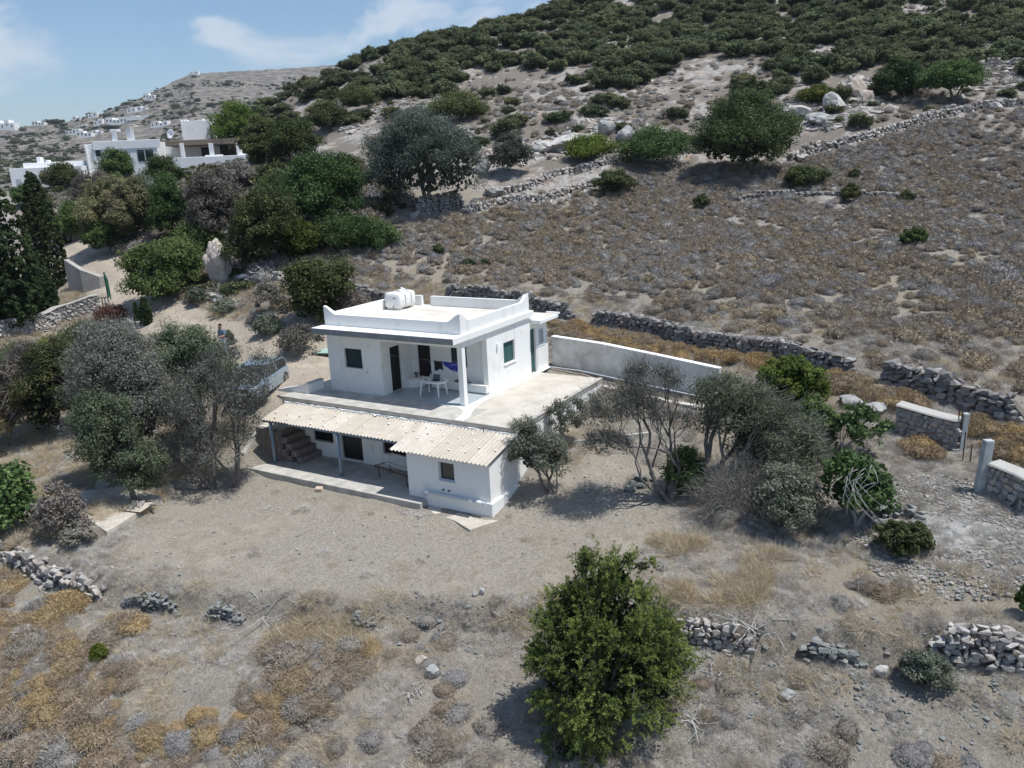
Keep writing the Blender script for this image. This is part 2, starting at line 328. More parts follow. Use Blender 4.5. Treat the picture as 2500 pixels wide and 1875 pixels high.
def ground_material():
    m = bpy.data.materials.new('ground'); m.use_nodes = True; nt = m.node_tree; N = nt.nodes; L = nt.links
    p = N['Principled BSDF']; p.inputs['Roughness'].default_value = .95; p.inputs['Specular IOR Level'].default_value = .1
    g = N.new('ShaderNodeNewGeometry'); pos = g.outputs['Position']
    def noise(sc, d=5, r=.6):
        n = N.new('ShaderNodeTexNoise'); n.inputs['Scale'].default_value = sc; n.inputs['Detail'].default_value = d; n.inputs['Roughness'].default_value = r
        L.new(pos, n.inputs['Vector']); return n.outputs['Fac']
    def rng(f, a, b, c=0, d=1):
        r = N.new('ShaderNodeMapRange'); r.inputs['From Min'].default_value = a; r.inputs['From Max'].default_value = b
        r.inputs['To Min'].default_value = c; r.inputs['To Max'].default_value = d; L.new(f, r.inputs['Value']); return r.outputs[0]
    def mix(f, a, b, mode='MIX'):
        x = N.new('ShaderNodeMixRGB'); x.blend_type = mode
        if isinstance(f, float): x.inputs['Fac'].default_value = f
        else: L.new(f, x.inputs['Fac'])
        for s_, v in (('Color1', a), ('Color2', b)):
            if isinstance(v, tuple): x.inputs[s_].default_value = (*v, 1)
            else: L.new(v, x.inputs[s_])
        return x.outputs[0]
    def mul(a, b):
        x = N.new('ShaderNodeMath'); x.operation = 'MULTIPLY'; L.new(a, x.inputs[0])
        if isinstance(b, float): x.inputs[1].default_value = b
        else: L.new(b, x.inputs[1])
        return x.outputs[0]
    def vor(sc, out='Distance'):
        v = N.new('ShaderNodeTexVoronoi'); v.inputs['Scale'].default_value = sc; L.new(pos, v.inputs['Vector']); return v.outputs[out]
    a1 = N.new('ShaderNodeAttribute'); a1.attribute_name = 'm1'; s1 = N.new('ShaderNodeSeparateColor'); L.new(a1.outputs['Color'], s1.inputs[0])
    a2 = N.new('ShaderNodeAttribute'); a2.attribute_name = 'm2'; s2 = N.new('ShaderNodeSeparateColor'); L.new(a2.outputs['Color'], s2.inputs[0])
    TR, YD, RK = s1.outputs; DR, RB, HL = s2.outputs
    fine = noise(9, 8, .7); med = noise(1.4, 6); big = noise(.25, 4)
    soil = mix(rng(med, .35, .65), (.272, .242, .202), (.365, .332, .282))
    soil = mix(rng(fine, .45, .72), soil, (.150, .134, .115))
    drg = mix(rng(fine, .35, .65), (.265, .222, .165), (.360, .315, .245))
    c = mix(mul(DR, rng(med, .3, .6)), soil, drg)
    yd = mix(rng(fine, .38, .66), (.400, .362, .305), (.260, .230, .186))
    yd = mix(rng(big, .48, .62), yd, mix(rng(med, .4, .6), (.325, .275, .218), (.410, .368, .300)))
    c = mix(YD, c, yd)
    trk = mix(rng(med, .35, .65), (.60, .52, .42), (.50, .42, .325)); trk = mix(rng(fine, .5, .8), trk, (.25, .2, .15))
    c = mix(TR, c, trk)
    rkc = mix(rng(noise(2.2, 8, .7), .36, .56), (.20, .178, .155), (.43, .41, .385)); rkc = mix(rng(noise(.9, 3), .60, .68), rkc, (.38, .22, .13))
    hs = mix(rng(fine, .4, .65), (.215, .188, .16), (.13, .114, .097))
    c = mix(HL, c, hs); c = mix(RK, c, rkc)
    v4 = N.new('ShaderNodeTexVoronoi'); v4.inputs['Scale'].default_value = 20; L.new(pos, v4.inputs['Vector']); s4 = N.new('ShaderNodeSeparateColor'); L.new(v4.outputs['Color'], s4.inputs[0])
    c = mix(mul(rng(s4.outputs[0], .3, 1), .35), c, (.14, .12, .10)); c = mix(mul(mul(rng(v4.outputs['Distance'], .3, .12), rng(s4.outputs[1], .75, .8)), .8), c, (.54, .52, .48))
    blot = noise(.8, 5, .7); c = mix(mul(rng(blot, .55, .68), .5), c, (.20, .155, .11))
    grit = noise(34, 3, .8); c = mix(rng(grit, .50, .70), c, mix(.55, c, (.09, .08, .07))); c = mix(rng(grit, .46, .30), c, mix(.45, c, (.50, .47, .43)))
    # scattered pale chips
    v = N.new('ShaderNodeTexVoronoi'); v.inputs['Scale'].default_value = 9; L.new(pos, v.inputs['Vector'])
    chip = rng(v.outputs['Distance'], .16, .10)
    sp = N.new('ShaderNodeSeparateColor'); L.new(v.outputs['Color'], sp.inputs[0])
    chip = mul(chip, rng(sp.outputs[0], .55, .58))
    c = mix(mul(chip, .8), c, (.52, .50, .47))
    v2 = N.new('ShaderNodeTexVoronoi'); v2.inputs['Scale'].default_value = 4.2; L.new(pos, v2.inputs['Vector'])
    sp2 = N.new('ShaderNodeSeparateColor'); L.new(v2.outputs['Color'], sp2.inputs[0])
    rubc = mix(rng(sp2.outputs[0], .2, .8), (.27, .265, .255), (.48, .465, .44))
    c = mix(mul(RB, .9), c, rubc)
    L.new(c, p.inputs['Base Color'])
    b = N.new('ShaderNodeBump'); b.inputs['Distance'].default_value = .11; L.new(noise(6, 9, .75), b.inputs['Height'])
    b2 = N.new('ShaderNodeBump'); b2.inputs['Distance'].default_value = .03; L.new(chip, b2.inputs['Height']); L.new(b.outputs[0], b2.inputs['Normal'])
    L.new(b2.outputs[0], p.inputs['Normal'])
    return m
M_ground = ground_material()
Fc = V[F].mean(1)
trk_f = (tr_.ravel()[F].mean(1) > .38); yd_f = (yd_.ravel()[F].mean(1) > .5) & ~trk_f
def sub_terrain(name, sel, **k):
    f = F[sel]; u, inv = np.unique(f, return_inverse=True)
    me = np_mesh(name, V[u], inv.reshape(f.shape), M_ground, True, {'m1': A1[u], 'm2': A2[u]})
    o = bpy.data.objects.new(name, me); COL.objects.link(o); o['kind'] = 'structure'; return tag(o, **k)
sub_terrain('dirt_track', trk_f, label='pale dirt track running past the green gate to the parking area beside the house')
sub_terrain('gravel_yard', yd_f, label='bare grey gravel yard in front of the porch')
sub_terrain('ground', ~(trk_f | yd_f), label='dry rocky hillside rising behind the white house')

# ----------------------------------------------------------------- far hills
SKYL = [(-900,330),(-300,322),(0,312),(60,308),(150,298),(230,283),(330,243),(400,210),(440,190),(465,179),(560,174),(700,166),(800,159),(900,143),(960,134),(1200,95),(1500,70),(2500,60),(3600,200)]
def far_build():
    az_s = []; el_s = []
    for q in SKYL:
        d = pray(*q); az_s.append(math.atan2(d[0], d[1])); el_s.append(d[2] / math.hypot(d[0], d[1]))
    a0, a1 = math.atan2(*pray(-200, 300)[:2]), math.atan2(*pray(1500, 100)[:2])
    az = np.r_[np.linspace(a1 - 2*math.pi + .03, a0 - .01, 90), np.linspace(a0, a1, 560)]
    el = np.interp(az, az_s, el_s, left=el_s[0] * .6, right=el_s[-1])
    back = smooth((a0 - az) / .5); el = el * (1 - back) + (-.004) * back
    Ds = np.r_[np.linspace(150, 400, 26), np.geomspace(415, 1500, 120), np.geomspace(1560, 7000, 10)]
    AZ, DD = np.meshgrid(az, Ds); EL = np.broadcast_to(el, AZ.shape)
    Dr = 1150 + 350 * smooth((AZ - a0) / (a1 - a0))
    t = np.clip((DD - 300) / (Dr - 300), 0, 1)
    prof = t ** 1.0 * (.75 + .25 * t)
    zr = CAM[2] + EL * Dr
    z = -22 + prof * (zr + 22)
    X = CAM[0] + DD * np.sin(AZ); Y = CAM[1] + DD * np.cos(AZ)
    inner = smooth(t * 4) * (1 - smooth((t - .9) * 10))
    z = z + inner * 14 * (fbm(X / 160, Y / 160, 5, 4) - .5)
    # cultivated terraces: shallow steps following the contours
    h = 2.6; tz = np.floor(z / h) * h + h * smooth((z / h - np.floor(z / h)) * 3 - 1)
    z = np.where(inner > .2, .45 * z + .55 * tz, z)
    over = np.clip((DD - Dr) / 600, 0, 1); z = np.where(DD > Dr, zr - 150 * over, z)
    z = np.where(DD < 200, -30, z)
    n0, n1 = len(Ds), len(az); ii = np.arange(n0 * n1).reshape(n0, n1)
    F = np.stack([ii[:-1, :-1], ii[:-1, 1:], ii[1:, 1:], ii[1:, :-1]], -1).reshape(-1, 4)[:, ::-1]
    P = np.stack([X, Y, z], -1)
    m = mat('far_hill', (.135, .122, .112), .95, (.225, .200, .176), .10, .46, .56, coord='World', c3=(.062, .070, .045), s3=.09, lo3=.55, hi3=.60, detail=9, spec=.05, bump=2.5, bscale=.06)
    o = bpy.data.objects.new('hills', np_mesh('hills', P.reshape(-1, 3), F, m, True)); COL.objects.link(o)
    tag(o, 'distant terraced brown hillside with small white houses on the horizon', kind='structure')
    return P
FARP = far_build()
def at_far(px, py, mind=0):
    """nearest point of the far hillside seen along a ray"""
    x, y, z = topx(FARP.reshape(-1, 3)); sel = (z > 0); P = FARP.reshape(-1, 3)
    e = np.where(sel & (np.hypot(P[:,0]-CAM[0], P[:,1]-CAM[1]) > mind), (x - px) ** 2 + (y - py) ** 2, 1e12)
    best = np.argsort(e)[:4]; k = best[np.argmin(z[best])]
    return Vector(P[k]), float(z[k])
# ================================================================= MATERIALS
M_white = mat('white_paint', (.80, .80, .775), .75, (.70, .69, .655), 1.3, .56, .72, .004, 30, coord='World', c3=(.60, .585, .54), s3=.5, lo3=.64, hi3=.80, streak=(.60, .59, .56))
M_fascia = mat('grey_fascia', (.27, .28, .285), .8, (.20, .205, .21), 3, coord='World')
M_conc = mat('terrace_concrete', (.53, .485, .42), .9, (.42, .385, .33), .9, .42, .66, .006, 25, c3=(.60, .565, .51), s3=2.3, coord='World')
M_concg = mat('grey_concrete', (.50, .475, .43), .9, (.34, .325, .295), 1.6, .38, .62, .006, 25, c3=(.48, .455, .41), s3=.8, coord='World')
M_roof = mat('roof_screed', (.66, .62, .56), .9, (.50, .45, .385), .8, .45, .68, .004, 20, coord='World')
M_tile = mat('porch_tile', (.40, .45, .47), .35, (.36, .41, .43), 3, coord='World', spec=.5)
M_shut = mat('dark_green_shutter', (.030, .055, .052), .5, (.02, .035, .035), 6, spec=.4)
M_green = mat('green_paint', (.05, .125, .115), .5, (.035, .09, .085), 8, spec=.4)
M_dark = mat('dark_opening', (.012, .013, .016), .4)
M_brown = mat('dark_brown_wood', (.026, .020, .022), .5, (.018, .014, .015), 5)
M_sheet = mat('corrugated_sheet', (.52, .47, .40), .9, (.43, .385, .32), 1.1, .4, .65, .003, 40, c3=(.62, .59, .53), s3=.5, coord='World', rnd=[(.52,.47,.40),(.47,.42,.35),(.56,.515,.45),(.50,.455,.385)])
M_post = mat('blue_grey_paint', (.20, .27, .33), .6, (.16, .21, .26), 6)
M_brick = mat('hollow_block', (.24, .20, .185), .95, (.16, .13, .12), 6, bump=.01)
M_plast = mat('white_plastic', (.82, .82, .82), .35, spec=.5)
M_wseal = mat('white_sealant', (.85, .85, .84), .7)
M_pipe = mat('grey_pipe', (.50, .54, .57), .5)
M_metal = mat('dull_metal', (.30, .30, .30), .45, metal=.8)
M_rust = mat('rust', (.12, .05, .03), .9, (.07, .04, .03), 12)
M_black = mat('black_plastic', (.012, .012, .013), .4, spec=.5)
M_glass = mat('dark_glass', (.02, .028, .032), .08, spec=.8)

# ================================================================= HOUSE
H = empty('white_house', (-2.5, 2, -2.8), 'white flat-roofed house with horned roof parapet, raised terrace and corrugated porch roof', 'house')
def holed(mb, plane, p0, p1, u0, u1, z0, z1, holes):
    """wall slab; plane 'y' runs along x, plane 'x' runs along y; holes (u0,u1,z0,z1)"""
    def bx(a, b, c, d):
        if b - a < 1e-4 or d - c < 1e-4: return
        if plane == 'y': mb.box(a, b, p0, p1, c, d)
        else: mb.box(p0, p1, a, b, c, d)
    cur = u0
    for h in sorted(holes):
        bx(cur, h[0], z0, z1); bx(h[0], h[1], z0, h[2]); bx(h[0], h[1], h[3], z1); cur = h[1]
    bx(cur, u1, z0, z1)
m_ = MB()
m_.box(-7.4, -4.45, .25, 5.8, 0, 2.78)
holed(m_, 'y', 0, .25, -7.4, -4.3, 0, 2.78, [(-6.43, -5.4, 1.15, 2.05)])
holed(m_, 'x', -4.45, -4.3, .25, 2.2, 0, 2.78, [(.62, 1.36, 0.03, 2.08)])
m_.box(-4.45, -.25, 2.35, 5.8, 0, 2.78)
holed(m_, 'y', 2.2, 2.35, -4.45, -.25, 0, 2.78, [(-3.98, -3.25, 0.03, 2.12), (-2.12, -1.25, 1.04, 2.05)])
holed(m_, 'x', -.25, 0, 1.93, 5.8, 0, 2.78, [(3.31, 4.30, 1.04, 2.02)])
m_.box(-.24, -.003, .003, .25, 0, 2.5)                      # corner column
m_.box(-4.3, 0, 0, .25, 2.5, 2.78); m_.box(-.25, 0, .25, 1.93, 2.5, 2.78)
m_.build('wall', M_white, H)
MB().box(-4.3, .0, -.05, 2.2, .0, .034).build('porch_floor', M_tile, H)
b_ = MB().box(-2.95, -.02, 1.75, 2.2, .10, .44); b_.build('bench', M_white, H, bevel=.015)
MB().box(-2.95, -.05, 1.78, 2.2, .034, .10).build('bench_base', M_concg, H)
pl = [(-4.3, 2.2)] + [(-4.3 + .78 * math.cos(a) , 2.2 - .78 * math.sin(a)) for a in np.linspace(0, math.pi/2, 10)]
MB().prism(pl, 'z', .034, .44).build('curved_bench', M_white, H, bevel=.012)
# roof slab, screed, parapet with horns
o = MB().box(-7.53, .12, -.75, 6.0, 2.78, 3.05); o.build('roof_slab', M_white, H, bevel=.01)
MB().box(-7.53, .118, -.762, -.751, 2.785, 3.03).build('fascia', M_fascia, H)
MB().box(-7.24, -.17, .17, 5.62, 3.05, 3.075).build('roof_deck', M_roof, H)
def horn(u, L_, low=.51, hi=.87, r=.68):
    a = max(0, 1 - u / r); b = max(0, 1 - (L_ - u) / r)
    s = lambda t: t * t * (3 - 2 * t) * .75 + .25 * t
    return low + (hi - low) * max(s(a), s(b))
def parapet(x0, x1, y0, y1, along, full=None, off=0):
    mb = MB(); u0, u1 = (x0, x1) if along == 'x' else (y0, y1)
    a, b = full or (u0, u1); us = np.unique(np.r_[np.linspace(u0, u1, 13), np.clip(np.linspace(a, a + .7, 12), u0, u1), np.clip(np.linspace(b - .7, b, 12), u0, u1)])
    poly = [(u, 3.05 + horn(u - a, b - a)) for u in us]; poly = [(u0, 3.05)] + poly + [(u1, 3.05)]
    if along == 'x': mb.prism(poly, 'y', y0, y1)
    else: mb.prism(poly, 'x', x0, x1)
    return mb.build('parapet', M_white, H)
parapet(-7.4, -.003, .003, .16, 'x'); parapet(-.157, 0, .161, 5.62, 'y', (0, 5.78)); parapet(-7.4, -7.243, .161, 5.62, 'y', (0, 5.78))
parapet(-7.4, -6.1, 5.621, 5.78, 'x', (-7.4, 0)); parapet(-5.55, -.003, 5.621, 5.78, 'x', (-7.4, 0))
for x_ in (-6.55, -.75):
    MB().tube([(x_, 0, 3.12), (x_, -.09, 3.11)], .035, 8).build('drain_spout', M_pipe, H)
# shutters and windows
def shutter_pair(plane, p, u0, u1, z0, z1, m, slats=14, sign=-1, frame=True):
    """louvred shutters; plane 'y': panel at y=p facing -y, plane 'x': at x=p facing +x"""
    win = MB()
    def bx(mb, a, b, c, d, q0, q1):
        if plane == 'y': mb.box(a, b, q0, q1, c, d)
        else: mb.box(q0, q1, a, b, c, d)
    q = (p, p + .03) if plane == 'y' else (p - .03, p)
    bx(win, u0, u1, z0, z1, *((p + .05, p + .055) if plane == 'y' else (p - .055, p - .05)))
    w_ = win.build('window', M_dark, H)
    mid = (u0 + u1) / 2
    for a, b in ((u0 + .01, mid - .004), (mid + .004, u1 - .01)):
        f = MB(); t = .05
        bx(f, a, a + t, z0 + .01, z1 - .01, *q); bx(f, b - t, b, z0 + .01, z1 - .01, *q)
        bx(f, a + t, b - t, z0 + .01, z0 + t, *q); bx(f, a + t, b - t, z1 - t, z1 - .01, *q)
        for k in range(slats):
            zc = z0 + t + (k + .5) * (z1 - z0 - 2 * t) / slats; h = (z1 - z0 - 2 * t) / slats
            if plane == 'y': f.obox(((a+b)/2, p + .02, zc), ((b-a)/2 - t, 0, 0), (0, .012, .4*h), (0, .003, -.002))
            else: f.obox((p - .02, (a+b)/2, zc), (0, (b-a)/2 - t, 0), (-.012, 0, .4*h), (.003, 0, .002))
        s = f.build('shutter', m, w_)
shutter_pair('y', .10, -6.43, -5.4, 1.15, 2.05, M_shut)
shutter_pair('y', 2.26, -2.12, -1.25, 1.04, 2.05, M_shut)
shutter_pair('x', -.09, 3.31, 4.30, 1.04, 2.02, M_green)
MB().box(-6.47, -5.36, -.03, .1, 1.10, 1.149).build('window_sill', M_white, H)
MB().box(-.09, .05, 3.27, 4.36, .985, 1.039).build('window_sill', M_white, H)
MB().box(-2.16, -1.21, 2.15, 2.26, .995, 1.039).build('window_sill', M_white, H)
def door(plane, p, u0, u1, z0, z1, m, panels=2):
    d = MB()
    def bx(mb, a, b, c, e, q0, q1):
        if plane == 'y': mb.box(a, b, q0, q1, c, e)
        else: mb.box(q0, q1, a, b, c, e)
    s = 1 if plane == 'y' else -1
    def fr(q): return (p + q[0], p + q[1]) if plane == 'y' else (p - q[1], p - q[0])
    bx(d, u0, u1, z0, z1, *fr((0, .04)))
    o = d.build('door', m, H); g = MB(); t = .09; hh = (z1 - z0 - t) / panels
    for k in range(panels):
        a, b, c, e = u0 + t, u1 - t, z0 + t + k * hh, z0 + k * hh + hh
        bx(g, a, b, c, c + .03, *fr((-.012, -.001))); bx(g, a, b, e - .03, e, *fr((-.012, -.001)))
        bx(g, a, a + .03, c, e, *fr((-.012, -.001))); bx(g, b - .03, b, c, e, *fr((-.012, -.001)))
    g.build('door_panel', m, o)
    hmb = MB(); bx(hmb, u1 - .07, u1 - .05, z0 + 1.0, z0 + 1.12, *fr((-.05, -.0121))); hmb.build('handle', M_metal, o)
    return o
door('x', -4.38, .62, 1.36, .034, 2.08, M_brown); door('y', 2.28, -3.98, -3.25, .034, 2.12, M_brown, 3)
# back extension with second door
m_ = MB(); m_.box(-3, -.2, 5.8, 7.45, -.3, 2.45); m_.box(-.2, 0, 6.32, 7.45, -.3, 2.45); m_.box(-.2, 0, 5.8, 6.32, 2.15, 2.45)
m_.build('extension_wall', M_white, H)
MB().box(0, .045, 6.40, 7.49, -.3, 1.2).build('extension_plinth', M_white, H)
MB().box(-3, .55, 5.83, 7.72, 2.45, 2.62).build('extension_roof', M_white, H, bevel=.012)
MB().box(-2.9, .47, 6.02, 7.64, 2.62, 2.632).build('extension_deck', M_roof, H)
MB().tube([(-.1, 7.70, 2.66), (.62, 7.70, 2.66)], .05, 8).build('gutter', M_white, H)
door('x', -.10, 5.81, 6.31, .06, 2.12, M_green, 2)
mm = MB().box(0, .035, 6.62, 7.06, 1.32, 2.0); mb_ = mm.build('meter_box', M_pipe, H)
MB().box(.0351, .04, 6.66, 7.02, 1.36, 1.96).build('meter_door', mat('meter_grey', (.42, .43, .43), .6, (.25, .26, .26), 9), mb_)
MB().box(.0, .07, 6.45, 7.12, 1.20, 1.25).build('ledge', M_white, H)
lm = MB().tube([(0, 2.76, 2.10), (.09, 2.76, 2.13)], .03, 8).tube([(.09, 2.76, 2.16), (.09, 2.76, 2.06)], [.05, .075], 10).build('wall_lamp', M_plast, H)
lm2 = MB().tube([(-4.95, 0, 2.18), (-4.95, -.08, 2.2)], .03, 8).tube([(-4.95, -.08, 2.24), (-4.95, -.08, 2.14)], [.05, .07], 10).build('wall_lamp', M_plast, H)
for (x_, z_) in ((-6.62, 1.1), (-5.15, 1.05)): MB().box(x_ - .03, x_ + .03, -.02, 0, z_ - .045, z_ + .045).build('shutter_catch', M_pipe, H)
MB().box(-6.50, -6.40, -.05, 0, 1.13, 1.27).build('switch_box', M_plast, H)
MB().box(.0, .02, 2.02, 2.07, 1.62, 1.68).build('switch_box', M_plast, H)
# --- terrace block
m_ = MB(); holed(m_, 'y', -1.75, -1.55, -8.85, 3.45, -3.0, -.12, [(-7.15, -5.95, -1.87, -1.0), (-5.5, -4.3, -2.5, -.62), (-3.15, -1.9, -1.92, -1.0)])
m_.box(-8.85, 3.45, -1.55, 6.2, -3.0, -.12); m_.build('terrace_wall', M_white, H)
MB().box(-8.9, 3.50, -1.83, 6.22, -.12, -.0).build('terrace_floor', M_conc, H)
MB().box(-8.9, 1.1, -1.82, -.02, .0, .006).build('front_walk', M_concg, H)
MB().box(3.36, 3.53, -1.80, 6.2, .0, .05).build('kerb', M_concg, H)
MB().box(-8.9, 3.36, -1.84, -1.70, .006, .035).build('terrace_edge', M_concg, H)
bd = [(0.004, 7.4), (0.004, .0), (-.25, -.02), (-1.2, -.06), (-1.2, -.16), (-.2, -.2), (.25, -.5), (.52, -1.0), (.6, -1.69), (1.02, -1.69), (.95, -1.1), (.62, -.35), (.38, .3), (.30, 1.2), (.28, 3), (.26, 5.6), (.24, 7.4)]
MB().prism([(x, y) for x, y in bd][::-1], 'z', .0065, .012).build('painted_band', M_wseal, H)
MB().box(3.40, 3.46, 2.45, 2.75, .05, .12).build('drain_stone', M_brick, H)
# low stub wall at the terrace's left end
MB().box(-8.12, -7.92, -1.0, .05, 0, .45).build('stub_wall', M_white, H)
MB().box(-8.15, -7.88, -1.02, .07, .45, .475).build('stub_cap', M_concg, H)
MB().prism([(-9.9, -.05), (-8.121, -.05), (-8.121, .42), (-9.8, .04)], 'y', -1.0, -.82).build('ramp_wall', M_white, H)
# --- lower openings
shutter_pair('y', -1.64, -7.15, -5.95, -1.87, -1.0, M_dark, 8); shutter_pair('y', -1.64, -3.15, -1.9, -1.92, -1.0, M_dark, 8)
door('y', -1.63, -5.5, -4.3, -2.49, -.62, M_black, 1)
MB().box(-7.2, -5.9, -1.79, -1.64, -1.92, -1.871).build('window_sill', M_white, H)
MB().box(-3.2, -1.85, -1.79, -1.64, -1.97, -1.921).build('window_sill', M_white, H)
MB().tube([(-5.62, -1.80, -2.54), (-5.62, -1.80, -.5)], .035, 8).build('downpipe', M_pipe, H)
MB().tube([(-3.72, -1.77, -1.2), (-3.71, -1.77, -1.85)], .008, 5).build('cable', M_pipe, H)
MB().box(-3.76, -3.68, -1.79, -1.75, -1.93, -1.85).build('switch_box', M_plast, H)
# --- lower porch floor and platform
MB().box(-9.3, .62, -4.30, -1.752, -3.0, -2.55).build('platform', M_concg, H, bevel=.02)
# --- annex room
m_ = MB(); 
ZT = lambda y: -.78 + (y + 3.75) * .165
holed(m_, 'y', -3.75, -3.55, -.3, 3.447, -3.1, -.80, [(1.17, 1.89, -1.69, -.95)])
m_.prism([(-3.75, -.80), (-3.75, ZT(-3.75)), (-1.752, ZT(-1.75)), (-1.752, -3.1), (-3.55, -3.1), (-3.55, -.80)], 'x', -.3, 3.447)
m_.build('annex_wall', M_white, H)
m_ = MB().box(.48, 3.55, -3.85, -3.7501, -3.1, -2.22).box(3.4471, 3.55, -3.75, -1.0, -3.1, -2.22); m_.build('annex_plinth', M_white, H, bevel=.015)
wn = MB().box(1.17, 1.89, -3.60, -3.59, -1.69, -.95).build('window', M_glass, H)
m_ = MB().box(1.17, 1.21, -3.66, -3.61, -1.69, -.95).box(1.85, 1.89, -3.66, -3.61, -1.69, -.95).box(1.21, 1.85, -3.66, -3.61, -1.69, -1.65).box(1.21, 1.85, -3.66, -3.61, -.99, -.95)
m_.build('window_frame', M_pipe, wn)
MB().box(1.12, 1.94, -3.80, -3.60, -1.73, -1.691).build('window_sill', M_white, H)
MB().tube([(.55, -3.93, -2.42), (.55, -3.93, -2.20), (.62, -3.93, -2.19), (2.5, -3.93, -2.19), (2.5, -3.93, -2.19), (3.35, -3.93, -2.20)], .055, 9).build('waste_pipe', M_pipe, H)
for x_ in (.62, 2.62, 3.0): MB().tube([(x_, -3.93, -2.192), (x_ + .16, -3.93, -2.192)], .068, 9).build('pipe_collar', M_plast, H)
for x_ in (1.35, 1.62): MB().tube([(x_, -3.75, -2.05), (x_, -3.80, -2.05)], .035, 8).build('vent_cap', M_dark, H)
MB().prism([(2.4, -4.6), (3.3, -5.0), (3.75, -4.1), (4.15, -3.2), (3.56, -2.9), (3.56, -3.86), (.7, -3.86), (.9, -4.3)], 'z', -3.2, -2.77).build('foundation_apron', M_conc, H)
# --- corrugated porch roof
def sheet(x0, x1, y0, z0, y1, z1, lift):
    per = .177; k = int(round((x1 - x0) / per * 8)); xs = np.linspace(x0, x1, k + 1); mb = MB(); n = len(xs)
    sl = math.hypot(y1 - y0, z1 - z0); t = .009
    rows = [0, .5, 1]; sag = -.008 + .01 * random.random()
    for s_ in (0, 1):
        for r_ in rows:
            for x in xs:
                c = .026 * math.sin(2 * math.pi * x / per) - s_ * t + lift + (sag if r_ == .5 else 0)
                mb.v.append((x, y0 + (y1 - y0) * r_, z0 + (z1 - z0) * r_ + c))
    R = len(rows)
    for r_ in range(R - 1):
        for i in range(n - 1):
            a = r_ * n + i; b = a + R * n
            mb.f.append((a, a + n, a + n + 1, a + 1)); mb.f.append((b, b + 1, b + n + 1, b + n)); mb.mi += [0, 0]
    for i in range(n - 1):
        a = i; b = a + R * n; mb.f.append((a, a + 1, b + 1, b)); mb.mi.append(0)
        a = (R - 1) * n + i; b = a + R * n; mb.f.append((a, b, b + 1, a + 1)); mb.mi.append(0)
    mb.f += [(0, R*n, R*n + n, n), (n, R*n + n, R*n + 2*n, 2*n), (n-1, 2*n-1, R*n + 2*n - 1, R*n + n - 1), (2*n-1, 3*n-1, R*n + 3*n - 1, R*n + 2*n - 1)]; mb.mi += [0]*4
    return mb.build('roof_sheet', M_sheet, H, sm=False)
random.seed(4)
zb, zf = -.21, -.56
xs_ = np.linspace(-8.52, -.86, 10)
for i in range(9): sheet(xs_[i] - .03, xs_[i+1] + .03, -1.76 - .02 * random.random(), zb, -3.42 - .03 * random.random(), zf - .01, .012 * (i % 2))
xs2 = np.linspace(-.86, 3.52, 6)
for i in range(5): sheet(xs2[i] - .03, xs2[i+1] + .03, -1.76, zb + .002, -4.02 - .03 * random.random(), -.69, .02 + .012 * (i % 2))
def zroof(x, y): return zb + (y + 1.76) * ((zf - zb) / (-3.42 + 1.76) if x < -.86 else (-.69 - zb) / (-4.02 + 1.76))
m_ = MB(); rr = random.Random(3)
for row, off in ((-1.98, 0), (-2.35, .35), (-2.78, .1), (-3.2, .45)):
    x = -8.3 + off
    while x < 3.4:
        if rr.random() < .86:
            s = rr.uniform(.04, .075); a = rr.uniform(0, 6); y = row + rr.uniform(-.03, .03) - (.25 if x > -.8 else 0)
            poly = [(x + s * (1 if k % 2 else .45) * math.cos(a + k * 1.05) * 1.15, y + s * (1 if k % 2 else .45) * math.sin(a + k * 1.05)) for k in range(6)]
            z = zroof(x, y) + .042; m_.prism(poly, 'z', z, z + .02)
        x += .72
m_.build('sealant_patch', M_wseal, H, kind='stuff')
m_ = MB(); x = -8.45; rr = random.Random(8)
while x < 3.45:
    h = rr.uniform(.02, .05); w2 = .10; y0 = -1.76 - rr.uniform(.07, .16)
    m_.prism([(x - w2, -1.755), (x + w2, -1.755), (x + w2 * .8, y0), (x - w2 * .7, y0 - .03)], 'z', zb - .03, zb + .02 + h); x += .177
m_.build('sealant_strip', M_wseal, H, kind='stuff')
for x_ in (-8.02, -4.16):
    MB().tube([(x_, -3.33, -2.56), (x_, -3.33, -.64)], .075, 12).build('porch_post', M_post, H, sm=True)
MB().box(-8.45, -.31, -3.40, -3.28, -.68, -.605).build('porch_beam', M_post, H)
m_ = MB().tube([(2.15, -1.98, -.2), (2.17, -1.99, -.05), (2.3, -2.0, -.02)], .012, 5); m_.build('bent_wire', M_rust, H)
# --- stairs of hollow blocks
for k in range(5):
    zt = -2.55 + .275 * (k + 1); x1 = -6.72 - .30 * k
    MB().box(x1 - .32 if k < 4 else -9.25, x1, -2.98, -1.756, zt - .275 if k else -2.55, zt - .002 * k).build('step', M_brick, H, bevel=.012)
    if k: MB().box(-9.25, x1 - .301, -2.979 + .001 * k, -1.757, zt - .275 - .28, zt - .277).build('step_block', M_brick, H)
MB().prism([(-9.25, -2.6), (-7.9, -2.6), (-7.9, -1.18), (-9.25, -1.10)], 'y', -3.12, -2.981).build('stair_flank', M_brick, H)
MB().prism([(-3.9, -2.9), (-1.3, -2.9), (-1.3, -.75), (-2.6, -1.2), (-3.9, -2.1)], 'x', -9.55, -9.30).build('flank_wall', M_concg, H, bevel=.03)
MB().box(-9.29, -7.98, -2.9, -1.75, -1.185, -1.13).build('landing', M_conc, H)

